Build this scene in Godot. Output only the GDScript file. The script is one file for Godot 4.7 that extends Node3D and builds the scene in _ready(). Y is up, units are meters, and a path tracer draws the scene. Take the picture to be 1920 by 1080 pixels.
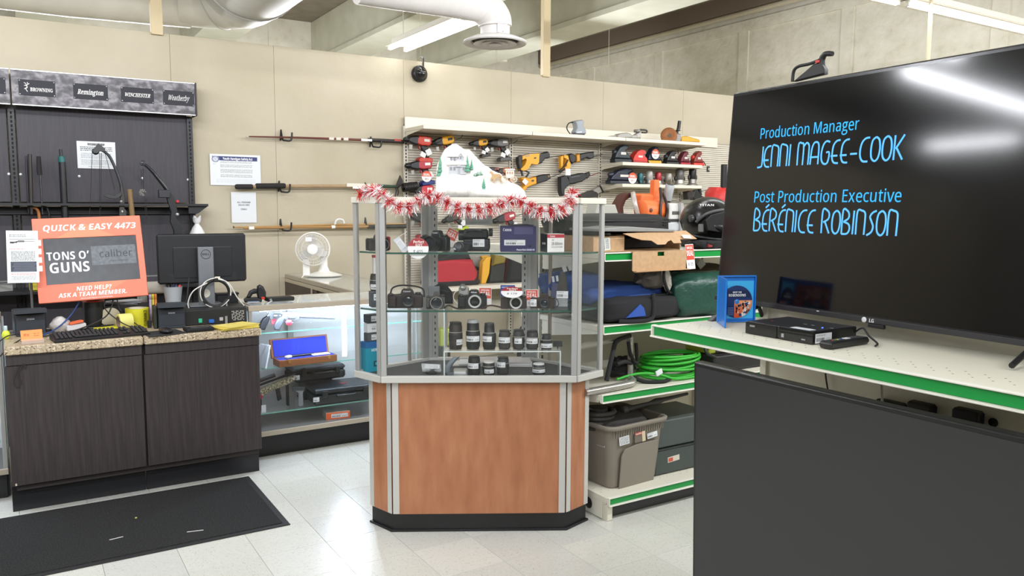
extends Node3D

# ---------- mesh builder ----------
class B:
	var v := PackedVector3Array()
	var n := PackedVector3Array()
	var t := PackedVector2Array()
	var x := Transform3D()
	var nb := Basis()

	func at(p: Vector3, e := Vector3.ZERO, s := Vector3.ONE) -> B:
		x = Transform3D(Basis.from_euler(e * PI / 180.0) * Basis.from_scale(s), p)
		nb = x.basis.inverse().transposed()
		return self

	func tri(a: Vector3, b: Vector3, c: Vector3, na: Vector3, nbb: Vector3, nc: Vector3, ua := Vector2.ZERO, ub := Vector2.ZERO, uc := Vector2.ZERO) -> void:
		if (b - a).cross(c - a).dot(na + nbb + nc) > 0.0:
			var q := b; b = c; c = q
			q = nbb; nbb = nc; nc = q
			var w := ub; ub = uc; uc = w
		v.append(x * a); v.append(x * b); v.append(x * c)
		n.append((nb * na).normalized()); n.append((nb * nbb).normalized()); n.append((nb * nc).normalized())
		t.append(ua); t.append(ub); t.append(uc)

	func quad(a: Vector3, b: Vector3, c: Vector3, d: Vector3, h: Vector3) -> B:
		var m := (b - a).cross(c - a)
		if m.length_squared() < 1e-16:
			m = (c - a).cross(d - a)
		m = m.normalized()
		if m.dot(h) < 0.0:
			m = -m
		var u := [Vector2(0, 1), Vector2(1, 1), Vector2(1, 0), Vector2(0, 0)]
		tri(a, b, c, m, m, m, u[0], u[1], u[2])
		tri(a, c, d, m, m, m, u[0], u[2], u[3])
		return self

	# a panel facing +z, its picture upright
	func face(c: Vector3, w: float, h: float) -> B:
		return quad(c + Vector3(-w / 2, -h / 2, 0), c + Vector3(w / 2, -h / 2, 0), c + Vector3(w / 2, h / 2, 0), c + Vector3(-w / 2, h / 2, 0), Vector3.BACK)

	func box(c: Vector3, s: Vector3, k := 0.0) -> B:
		var h := s / 2.0
		k = minf(k, minf(h.x, minf(h.y, h.z)) * 0.95)
		for a in 3:
			var b := (a + 1) % 3
			var d := (a + 2) % 3
			for sg: float in [-1.0, 1.0]:
				var m := Vector3.ZERO
				m[a] = sg
				var p := []
				for q in [[-1, -1], [1, -1], [1, 1], [-1, 1]]:
					var w := Vector3.ZERO
					w[a] = h[a] * sg; w[b] = (h[b] - k) * q[0]; w[d] = (h[d] - k) * q[1]
					p.append(c + w)
				quad(p[0], p[1], p[2], p[3], m)
			if k <= 0.0:
				continue
			for sb: float in [-1.0, 1.0]:
				for sd: float in [-1.0, 1.0]:
					var nb1 := Vector3.ZERO; nb1[b] = sb
					var nd := Vector3.ZERO; nd[d] = sd
					var p1 := Vector3.ZERO; p1[b] = sb * h[b]; p1[d] = sd * (h[d] - k)
					var p2 := Vector3.ZERO; p2[b] = sb * (h[b] - k); p2[d] = sd * h[d]
					var e := Vector3.ZERO; e[a] = h[a] - k
					tri(c + p1 - e, c + p1 + e, c + p2 + e, nb1, nb1, nd)
					tri(c + p1 - e, c + p2 + e, c + p2 - e, nb1, nd, nd)
		if k > 0.0:
			for i in 8:
				var g := Vector3(1 if i & 1 else -1, 1 if i & 2 else -1, 1 if i & 4 else -1)
				var q := h - Vector3.ONE * k
				tri(c + g * Vector3(h.x, q.y, q.z), c + g * Vector3(q.x, h.y, q.z), c + g * Vector3(q.x, q.y, h.z), Vector3(g.x, 0, 0), Vector3(0, g.y, 0), Vector3(0, 0, g.z))
		return self

	# profile of (radius, height) turned about y
	func lathe(p: Array, seg := 24) -> B:
		var m := []
		for i in p.size() - 1:
			var d: Vector2 = p[i + 1] - p[i]
			m.append(Vector2(d.y, -d.x).normalized())
		for i in p.size() - 1:
			var n0: Vector2 = m[i]
			var n1: Vector2 = m[i]
			if i > 0 and n0.dot(m[i - 1]) > 0.7: n0 = (n0 + m[i - 1]).normalized()
			if i < m.size() - 1 and n1.dot(m[i + 1]) > 0.7: n1 = (n1 + m[i + 1]).normalized()
			for k in seg:
				var a := TAU * k / seg
				var b := TAU * (k + 1) / seg
				var da := Vector3(cos(a), 0, sin(a))
				var db := Vector3(cos(b), 0, sin(b))
				var p0: Vector2 = p[i]
				var p1: Vector2 = p[i + 1]
				var A := da * p0.x + Vector3.UP * p0.y
				var Bq := db * p0.x + Vector3.UP * p0.y
				var C := db * p1.x + Vector3.UP * p1.y
				var D := da * p1.x + Vector3.UP * p1.y
				var na := da * n0.x + Vector3.UP * n0.y
				var nbq := db * n0.x + Vector3.UP * n0.y
				var nc := db * n1.x + Vector3.UP * n1.y
				var nd := da * n1.x + Vector3.UP * n1.y
				var u0 := float(k) / seg
				var u1 := float(k + 1) / seg
				var v0 := 1.0 - float(i) / (p.size() - 1)
				var v1 := 1.0 - float(i + 1) / (p.size() - 1)
				if p0.x > 0.0: tri(A, Bq, C, na, nbq, nc, Vector2(u0, v0), Vector2(u1, v0), Vector2(u1, v1))
				if p1.x > 0.0: tri(A, C, D, na, nc, nd, Vector2(u0, v0), Vector2(u1, v1), Vector2(u0, v1))
		return self

	# a closed cylinder with eased rims, standing on y = 0
	func cyl(r: float, h: float, k := 0.002, seg := 20, r2 := -1.0) -> B:
		if r2 < 0.0: r2 = r
		k = minf(k, minf(r, minf(r2, h / 2)) * 0.5)
		return lathe([Vector2(0, 0), Vector2(r - k, 0), Vector2(r, k), Vector2(r2, h - k), Vector2(r2 - k, h), Vector2(0, h)], seg)

	func ball(c: Vector3, r: Vector3, seg := 14) -> B:
		var rows := []
		for i in seg / 2 + 1:
			var a := PI * i / (seg / 2) - PI / 2
			var row := []
			for k in seg:
				var b := TAU * k / seg
				row.append(c + Vector3(cos(a) * cos(b), sin(a), cos(a) * sin(b)) * r)
			rows.append(row)
		return skin(rows, true)

	# smooth surface through rows of points; closed joins each row's ends
	func skin(rows: Array, closed := true, caps := false, hint := Vector3.ZERO) -> B:
		var w: int = rows[0].size()
		var hgt := rows.size()
		var nn := []
		var mid := Vector3.ZERO
		for r in rows:
			for p: Vector3 in r: mid += p
		mid /= float(w * hgt)
		for i in hgt:
			var r := []
			r.resize(w); r.fill(Vector3.ZERO); nn.append(r)
		var lim := w if closed else w - 1
		for i in hgt - 1:
			for k in lim:
				var k2 := (k + 1) % w
				var a: Vector3 = rows[i][k]
				var b: Vector3 = rows[i][k2]
				var c: Vector3 = rows[i + 1][k2]
				var d: Vector3 = rows[i + 1][k]
				var m := (c - a).cross(d - b)
				nn[i][k] += m; nn[i][k2] += m; nn[i + 1][k] += m; nn[i + 1][k2] += m
		var vote := 0.0
		for i in hgt:
			for k in w:
				vote += nn[i][k].dot(hint if hint != Vector3.ZERO else rows[i][k] - mid)
		var sg := 1.0 if vote >= 0 else -1.0
		for i in hgt:
			for k in w:
				var q: Vector3 = nn[i][k] * sg
				nn[i][k] = q.normalized() if q.length_squared() > 1e-20 else (rows[i][k] - mid).normalized()
		for i in hgt - 1:
			for k in lim:
				var k2 := (k + 1) % w
				var u := Vector2(float(k) / lim, float(i) / (hgt - 1))
				var u2 := Vector2(float(k + 1) / lim, float(i + 1) / (hgt - 1))
				tri(rows[i][k], rows[i][k2], rows[i + 1][k2], nn[i][k], nn[i][k2], nn[i + 1][k2], u, Vector2(u2.x, u.y), u2)
				tri(rows[i][k], rows[i + 1][k2], rows[i + 1][k], nn[i][k], nn[i + 1][k2], nn[i + 1][k], u, u2, Vector2(u.x, u2.y))
		if caps:
			for e in [0, hgt - 1]:
				var c := Vector3.ZERO
				for p: Vector3 in rows[e]: c += p
				c /= w
				var m: Vector3 = c - (mid if hgt == 2 or (c - mid).length() > 1e-6 else rows[1][0])
				for k in w:
					var a: Vector3 = rows[e][k]
					var b: Vector3 = rows[e][(k + 1) % w]
					var f := (a - c).cross(b - c).normalized()
					if f.dot(m) < 0: f = -f
					tri(c, a, b, f, f, f)
		return self

	func tube(p: Array, r: Variant, seg := 8, closed := false) -> B:
		var rows := []
		var N := p.size()
		var up := Vector3.UP
		var prev := Vector3.ZERO
		for i in N:
			var a: Vector3 = p[(i - 1 + N) % N] if closed or i > 0 else p[0]
			var b: Vector3 = p[(i + 1) % N] if closed or i < N - 1 else p[N - 1]
			var d := (b - a).normalized()
			if i == 0:
				up = Vector3.UP if absf(d.y) < 0.9 else Vector3.RIGHT
				up = (up - d * up.dot(d)).normalized()
			else:
				up = (up - d * up.dot(d)).normalized()
			prev = d
			var s := d.cross(up)
			var rr: float = r[i] if r is Array else r
			var row := []
			for k in seg:
				var an := TAU * k / seg
				row.append(p[i] + (up * cos(an) + s * sin(an)) * rr)
			rows.append(row)
		if closed:
			rows.append(rows[0])
		# outward by construction
		var nn := []
		for i in rows.size():
			var r2 := []
			for k in seg:
				r2.append((rows[i][k] - p[i % N]).normalized())
			nn.append(r2)
		for i in rows.size() - 1:
			for k in seg:
				var k2 := (k + 1) % seg
				tri(rows[i][k], rows[i][k2], rows[i + 1][k2], nn[i][k], nn[i][k2], nn[i + 1][k2])
				tri(rows[i][k], rows[i + 1][k2], rows[i + 1][k], nn[i][k], nn[i + 1][k2], nn[i + 1][k])
		if not closed:
			for e in [0, N - 1]:
				var m: Vector3 = (p[0] - p[1]) if e == 0 else (p[N - 1] - p[N - 2])
				m = m.normalized()
				for k in seg:
					tri(p[e], rows[e][k], rows[e][(k + 1) % seg], m, m, m)
		return self

	# outline in xy given a thickness along z, rims eased by k
	func prism(poly: PackedVector2Array, d: float, k := 0.0, z := 0.0) -> B:
		var area := 0.0
		var N := poly.size()
		for i in N: area += poly[i].cross(poly[(i + 1) % N])
		if area < 0: poly.reverse()
		var en := []
		for i in N:
			var e := (poly[(i + 1) % N] - poly[i]).normalized()
			en.append(Vector2(e.y, -e.x))
		var ins := PackedVector2Array()
		for i in N:
			var m: Vector2 = (en[i] + en[(i - 1 + N) % N])
			var l := maxf(m.length_squared(), 0.5)
			ins.append(poly[i] - m * (2.0 * k / l))
		var ti := Geometry2D.triangulate_polygon(ins)
		if ti.is_empty():
			k = 0.0
			ins = poly
			ti = Geometry2D.triangulate_polygon(poly)
		var lo := poly[0]
		var hi := poly[0]
		for p in poly:
			lo = lo.min(p); hi = hi.max(p)
		var sz := (hi - lo).max(Vector2(1e-6, 1e-6))
		for sg: float in [-1.0, 1.0]:
			var m := Vector3(0, 0, sg)
			for i in range(0, ti.size(), 3):
				var q := []
				var uu := []
				for j in 3:
					var w := ins[ti[i + j]]
					q.append(Vector3(w.x, w.y, z + sg * d / 2)); uu.append(Vector2((w.x - lo.x) / sz.x, 1.0 - (w.y - lo.y) / sz.y))
				tri(q[0], q[1], q[2], m, m, m, uu[0], uu[1], uu[2])
		for i in N:
			var j := (i + 1) % N
			var n0: Vector2 = en[i]
			var n1: Vector2 = en[i]
			if n0.dot(en[(i - 1 + N) % N]) > 0.7: n0 = (n0 + en[(i - 1 + N) % N]).normalized()
			if n1.dot(en[j]) > 0.7: n1 = (n1 + en[j]).normalized()
			var A := Vector3(n0.x, n0.y, 0)
			var C := Vector3(n1.x, n1.y, 0)
			var p := poly[i]
			var q := poly[j]
			var h := d / 2 - k
			tri(Vector3(p.x, p.y, z - h), Vector3(q.x, q.y, z - h), Vector3(q.x, q.y, z + h), A, C, C)
			tri(Vector3(p.x, p.y, z - h), Vector3(q.x, q.y, z + h), Vector3(p.x, p.y, z + h), A, C, A)
			if k > 0.0:
				for sg: float in [-1.0, 1.0]:
					var a := Vector3(p.x, p.y, z + sg * h)
					var b := Vector3(q.x, q.y, z + sg * h)
					var c := Vector3(ins[j].x, ins[j].y, z + sg * d / 2)
					var e := Vector3(ins[i].x, ins[i].y, z + sg * d / 2)
					var F := Vector3(0, 0, sg)
					tri(a, b, c, A, C, F); tri(a, c, e, A, F, F)
		return self

	func mesh(m: Material) -> ArrayMesh:
		var a := []
		a.resize(Mesh.ARRAY_MAX)
		a[Mesh.ARRAY_VERTEX] = v; a[Mesh.ARRAY_NORMAL] = n; a[Mesh.ARRAY_TEX_UV] = t
		var r := ArrayMesh.new()
		r.add_surface_from_arrays(Mesh.PRIMITIVE_TRIANGLES, a)
		r.surface_set_material(0, m)
		return r

# ---------- naming ----------
var used := {}
func numbered(called: String) -> String:
	used[called] = used.get(called, -1) + 1
	return called if used[called] == 0 else "%s_%03d" % [called, used[called]]

func thing(called: String, label: String, category: String, at := Vector3.ZERO, turn := 0.0, group := "") -> Node3D:
	var o := Node3D.new()
	o.name = numbered(called)
	add_child(o, true)
	o.position = at
	o.rotation_degrees.y = turn
	o.set_meta("label", label); o.set_meta("category", category)
	if group: o.set_meta("group", group)
	return o

func setting(called: String, label: String, category: String, at := Vector3.ZERO) -> Node3D:
	var o := thing(called, label, category, at)
	o.set_meta("kind", "structure")
	return o

func copy(o: Node3D, at: Vector3, turn: float, label: String) -> Node3D:
	var c: Node3D = o.duplicate()
	c.name = numbered(str(o.get_meta("kindname", o.name)).rstrip("0123456789_"))
	add_child(c, true)
	c.position = at; c.rotation_degrees.y = turn
	c.set_meta("label", label)
	return c

func part(o: Node3D, called: String, b: B, m: Material, stuff := false) -> MeshInstance3D:
	return piece(o, called, b.mesh(m), stuff)

func piece(o: Node3D, called: String, mesh: Mesh, stuff := false) -> MeshInstance3D:
	var i := MeshInstance3D.new()
	var key := "%d/%s" % [o.get_instance_id(), called]
	used[key] = used.get(key, -1) + 1
	i.name = called if used[key] == 0 else "%s_%03d" % [called, used[key]]
	i.mesh = mesh
	i.cast_shadow = GeometryInstance3D.SHADOW_CASTING_SETTING_ON
	if stuff: i.set_meta("kind", "stuff")
	o.add_child(i, true)
	return i

func bx(o: Node3D, called: String, c: Vector3, s: Vector3, m: Material, k := 0.002, e := Vector3.ZERO) -> MeshInstance3D:
	return part(o, called, B.new().at(c, e).box(Vector3.ZERO, s, k), m)

# cylinder centred on c; e turns it from upright
func cy(o: Node3D, called: String, c: Vector3, r: float, h: float, m: Material, e := Vector3.ZERO, r2 := -1.0, k := 0.002, seg := 20) -> MeshInstance3D:
	var b := B.new()
	b.x = Transform3D(Basis.from_euler(e * PI / 180.0), c) * Transform3D(Basis(), Vector3(0, -h / 2, 0))
	b.nb = b.x.basis
	return part(o, called, b.cyl(r, h, k, seg, r2), m)

func tb(o: Node3D, called: String, p: Array, r: Variant, m: Material, seg := 8) -> MeshInstance3D:
	return part(o, called, B.new().tube(p, r, seg), m)

func pr(o: Node3D, called: String, poly: PackedVector2Array, d: float, m: Material, z := 0.0, k := 0.003) -> MeshInstance3D:
	return part(o, called, B.new().prism(poly, d, k, z), m)

func fc(o: Node3D, called: String, c: Vector3, w: float, h: float, m: Material, e := Vector3.ZERO) -> MeshInstance3D:
	return part(o, called, B.new().at(c, e).face(Vector3.ZERO, w, h), m)

func P(a: Array) -> PackedVector2Array:
	var r := PackedVector2Array()
	for i in range(0, a.size(), 2): r.append(Vector2(a[i], a[i + 1]))
	return r

# stands a thing on measured axes
func pose(o: Node3D, x: Vector3, y: Vector3) -> void:
	x = x.normalized()
	var z := x.cross(y).normalized()
	o.basis = Basis(x, z.cross(x), z)

func V(a: float, b: float, c: float) -> Vector3:
	return Vector3(a, b, c)

# a smooth line through points
func curve(p: Array, per := 6, closed := false) -> Array:
	var r := []
	var N := p.size()
	for i in (N if closed else N - 1):
		var a: Vector3 = p[(i - 1 + N) % N] if closed or i > 0 else p[0]
		var b: Vector3 = p[i]
		var c: Vector3 = p[(i + 1) % N]
		var d: Vector3 = p[(i + 2) % N] if closed or i < N - 2 else p[N - 1]
		for k in per:
			r.append(b.cubic_interpolate(c, a, d, float(k) / per))
	if not closed: r.append(p[N - 1])
	return r

func circle(c: Vector2, r: float, seg := 24, ry := -1.0) -> PackedVector2Array:
	var q := PackedVector2Array()
	for i in seg: q.append(c + Vector2(cos(TAU * i / seg) * r, sin(TAU * i / seg) * (ry if ry > 0 else r)))
	return q

func rounded(w: float, h: float, r: float, seg := 4) -> PackedVector2Array:
	var q := PackedVector2Array()
	for c in 4:
		var o := Vector2((w / 2 - r) * [1, -1, -1, 1][c], (h / 2 - r) * [1, 1, -1, -1][c])
		for i in seg + 1:
			var a := PI / 2 * (c + float(i) / seg)
			q.append(o + Vector2(cos(a), sin(a)) * r)
	return q

# ---------- lettering ----------
var fonts := {}
func text(o: Node3D, called: String, s: String, h: float, m: Material, at: Vector3, e := Vector3.ZERO, w := 400, fit := 0.0, face := "Droid Sans", shear := 0.0) -> MeshInstance3D:
	var key := face + str(w)
	if not fonts.has(key):
		var f := SystemFont.new()
		f.font_names = PackedStringArray([face]); f.font_weight = w
		fonts[key] = f
	var tm := TextMesh.new()
	tm.font = fonts[key]; tm.font_size = 40; tm.pixel_size = h / 29.0; tm.depth = 0.0004; tm.curve_step = 1.0; tm.text = s; tm.material = m
	var i := piece(o, called, tm)
	var b := Basis.from_euler(e * PI / 180.0)
	var sx := fit / maxf(tm.get_aabb().size.x, 0.001) if fit > 0.0 else 1.0
	i.transform = Transform3D(b * Basis(Vector3(sx, 0, 0), Vector3(shear, 1, 0), Vector3(0, 0, 1)), at)
	return i

# ---------- materials ----------
var mats := {}
func M(c: String, rough := 0.55, metal := 0.0) -> StandardMaterial3D:
	var key := "%s/%.2f/%.2f" % [c, rough, metal]
	if mats.has(key): return mats[key]
	var m := StandardMaterial3D.new()
	m.albedo_color = Color(c); m.roughness = rough; m.metallic = metal
	mats[key] = m
	return m

func glow(c: String, e: float) -> StandardMaterial3D:
	var key := "glow%s%.2f" % [c, e]
	if mats.has(key): return mats[key]
	var m := StandardMaterial3D.new()
	m.albedo_color = Color(c); m.emission_enabled = true; m.emission = Color(c); m.emission_energy_multiplier = e
	mats[key] = m
	return m

func pane(c: String, a: float, r := 0.02) -> StandardMaterial3D:
	var m := StandardMaterial3D.new()
	m.albedo_color = Color(Color(c), a); m.transparency = BaseMaterial3D.TRANSPARENCY_ALPHA; m.roughness = r
	return m

func noise_tex(freq: float, seed_: int, ramp: Array, size := 512, oct := 4, normal := false, kind := FastNoiseLite.TYPE_SIMPLEX_SMOOTH, bump := 4.0) -> NoiseTexture2D:
	var f := FastNoiseLite.new()
	f.noise_type = kind; f.frequency = freq; f.seed = seed_; f.fractal_octaves = oct
	var t := NoiseTexture2D.new()
	t.width = size; t.height = size; t.seamless = true; t.noise = f
	if normal:
		t.as_normal_map = true; t.bump_strength = bump
	elif not ramp.is_empty():
		var g := Gradient.new()
		g.offsets = PackedFloat32Array(); g.colors = PackedColorArray()
		for r in ramp: g.add_point(r[0], Color(r[1]))
		t.color_ramp = g
	return t

# noise colour laid in the object's own axes; scale = repeats per metre
func tri_mat(tex: Texture2D, scale: Vector3, rough: float, nrm: Texture2D = null, ns := 0.5, metal := 0.0) -> StandardMaterial3D:
	var m := StandardMaterial3D.new()
	m.albedo_texture = tex; m.roughness = rough; m.metallic = metal
	m.uv1_triplanar = true; m.uv1_world_triplanar = true; m.uv1_scale = scale
	if nrm:
		m.normal_enabled = true; m.normal_texture = nrm; m.normal_scale = ns
	return m

func img_mat(im: Image, rough := 0.6) -> StandardMaterial3D:
	var m := StandardMaterial3D.new()
	m.albedo_texture = ImageTexture.create_from_image(im); m.roughness = rough
	return m

# a printed sheet: rows of tiny type in blocks [x0, y0, x1, rows, shade]
func sheet(w: int, h: int, seed_: int, blocks: Array, paper := Color(0.85, 0.86, 0.87)) -> Image:
	var rng := RandomNumberGenerator.new()
	rng.seed = seed_
	var im := Image.create(w, h, false, Image.FORMAT_RGB8)
	im.fill(paper)
	for b in blocks:
		var c := Color(b[4])
		for r in b[3]:
			var y: int = b[1] + r * (b[5] if b.size() > 5 else 4)
			var x: int = b[0]
			while x < b[2]:
				var l := rng.randi_range(2, 8)
				im.fill_rect(Rect2i(x, y, mini(l, b[2] - x), 2 if b.size() < 7 else b[6]), c.lerp(paper, rng.randf() * 0.35))
				x += l + rng.randi_range(1, 2)
	return im

# a price sticker with a bar code
func sticker_image(seed_: int) -> Image:
	var rng := RandomNumberGenerator.new()
	rng.seed = seed_
	var im := sheet(96, 48, seed_, [[6, 6, 60, 2, "#555", 5, 2], [60, 26, 90, 3, "#666", 5, 2]])
	var x := 6
	while x < 52:
		var w := rng.randi_range(1, 3)
		im.fill_rect(Rect2i(x, 22, w, 18), Color(0.1, 0.1, 0.1)); x += w + rng.randi_range(1, 3)
	return im

func lamp_area(o: Node3D, at: Vector3, e: Vector3, size: Vector2, energy: float, c: Color) -> void:
	var l := AreaLight3D.new()
	l.name = "lamp_light"
	l.area_size = size; l.light_energy = energy; l.light_color = c; l.shadow_enabled = true
	l.area_range = 30.0; l.area_attenuation = 2.0
	l.position = at; l.rotation_degrees = e
	o.add_child(l, true)

# ---------- shared surfaces ----------
var white_paint: Material
var tan_paint: Material
var metal_grey: Material
var alu: Material
var glass: Material
var shelf_glass: Material
var glass_edge: Material
var black: Material
var shelf_white: Material
var green_strip: Material
var stickers := []

func surfaces() -> void:
	var orange_peel := noise_tex(0.03, 5, [], 512, 3, true)
	tan_paint = tri_mat(noise_tex(0.004, 3, [[0.0, "aea48d"], [0.5, "b5ab95"], [1.0, "bbb19c"]], 512, 4), Vector3.ONE * 0.4, 0.75, orange_peel, 0.12)
	white_paint = tri_mat(noise_tex(0.02, 9, [[0.0, "c4bfad"], [0.3, "d3cebb"], [0.6, "d8d3c2"], [1.0, "dedacb"]], 512, 5), Vector3.ONE * 0.35, 0.7, noise_tex(0.05, 12, [], 512, 4, true, FastNoiseLite.TYPE_SIMPLEX_SMOOTH, 3.0), 0.3)
	metal_grey = M("a9a9a4", 0.42, 0.25)
	alu = M("b9bab9", 0.35, 0.55)
	glass = pane("9fb5ac", 0.012, 0.01)
	shelf_glass = pane("8fb0a4", 0.05, 0.02)
	glass_edge = pane("4e8f7d", 0.45, 0.1)
	for g: StandardMaterial3D in [glass, shelf_glass]: g.metallic_specular = 0.3
	black = M("141415", 0.45)
	shelf_white = M("d9d5c4", 0.5)
	green_strip = M("0f8a3c", 0.28)
	for i in 6: stickers.append(img_mat(sticker_image(40 + i)))

func _ready() -> void:
	# camera
	var cam := Camera3D.new()
	cam.name = "camera"
	cam.fov = 39.767
	cam.near = 0.05
	add_child(cam)
	cam.transform = Transform3D(Basis(Vector3(0.84867, 0.00431, 0.52891), Vector3(0.05006, 0.99482, -0.08844), Vector3(-0.52655, 0.10153, 0.84406)), Vector3(0, 1.57, 0))
	# sky: the hall is closed, a dim even sky stands outside it
	var env := Environment.new()
	env.background_mode = Environment.BG_COLOR
	env.background_color = Color(0.5, 0.52, 0.55)
	env.tonemap_mode = Environment.TONE_MAPPER_LINEAR
	env.tonemap_exposure = 0.72
	env.sdfgi_enabled = true; env.ssao_enabled = true; env.ssil_enabled = true
	var we := WorldEnvironment.new()
	we.name = "surroundings"
	we.environment = env
	add_child(we)
	surfaces()
	lights()
	room()
	ducts()
	sales_counter()
	gun_rack()
	wall_goods()
	glass_counters()
	octagon_case()
	case_goods()
	tool_wall()
	gondola()
	television_bay()

# ---------- lamps ----------
func fixture(label: String, at: Vector3, turn: float, length: float, both: bool, energy: float) -> void:
	var o := thing("fluorescent_light", label, "ceiling light", at, turn, "fluorescent fittings")
	var w := M("dcd8cc", 0.5)
	bx(o, "housing", V(0, 0.07, 0), V(length, 0.07, 0.12), w, 0.004)
	pr(o, "reflector", P([-0.13, 0.024, -0.07, 0.045, 0.07, 0.045, 0.13, 0.024, 0.126, 0.02, 0.066, 0.038, -0.066, 0.038, -0.126, 0.02]), length, w, 0, 0).rotation_degrees.y = 90
	for e in [-1, 1]: tb(o, "hanger", [V(e * length * 0.4, 0.1, 0), V(e * length * 0.4, 4.86 - at.y, 0)], 0.004, w, 5)
	var g := glow("fffaf0", 5.0)
	for s in ([-1, 1] if both else [0]):
		for e in [-1, 1]: bx(o, "socket", V(e * (length / 2 - 0.012), 0.012, s * 0.085), V(0.02, 0.045, 0.034), w, 0.003)
		cy(o, "tube", V(0, 0.005, s * 0.085), 0.019, length - 0.06, g, V(0, 0, 90), -1, 0.003, 12)
	for s in [-1, 1]:
		lamp_area(o, V(0, -0.022, s * 0.115), V(-24, 180 if s > 0 else 0, 0), Vector2(length - 0.06, 0.05), energy * 0.5, Color("f6f9ff"))

func lights() -> void:
	var E := 12.5
	fixture("twin tube light hung over the tan wall left of the round air diffuser", V(3.33, 3.12, -6.75), 90, 1.55, true, E * 0.15)
	fixture("tube light at the upper right, the one behind the tube that runs off the frame", V(5.27, 3.3, -4.2), 0, 2.44, false, E * 0.42)
	fixture("tube light at the upper right running off the right edge above the wall-mounted screen", V(7.78, 3.3, -4.17), 0, 2.44, false, E * 1.2)
	for s in [[-2.36, -4.78], [0.1, -4.2]]:  # out of view; placed to light the left wall and mirror in the screen
		fixture("unseen tube light overhead, out of the frame, placed to light the left wall", V(s[0], 3.3, s[1]), 0, 2.44, false, E)
	fixture("tube light left of the frame, mirrored as a short streak in the screen", V(-4.12, 3.3, -6.1), 90, 1.22, false, E * 0.4)
	fixture("short unseen tube light of the row overhead, right of the big duct, lighting the wall", V(3.2, 3.3, -4.2), 0, 1.5, false, E * 0.22)  # unseen lamp, its strength set by the tan wall it lights
	for x in [0.5, 3.6, 6.7]:  # kept out of view below the wall top, placed to light the far side
		fixture("unseen tube light behind the tan wall, placed to light the far wall and roof", V(x, 3.1, -9.6), 0, 2.44, false, E * 2.3)
	for x in [-3.5, -0.4, 3.6, 6.3, 8.75]:  # unseen row, placed and made strong to light the floor
		fixture("unseen tube light overhead, out of the frame, placed to light the floor", V(x, 3.3, -0.9), 0, 2.44, false, E * 1.65)
	for x in [-3.5, -1.0, 1.5, 4.0]:  # unseen row behind the camera, placed for the general light
		fixture("unseen tube light behind the viewer, placed to light the hall", V(x, 3.3, 2.2), 0, 2.44, false, E)

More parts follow.
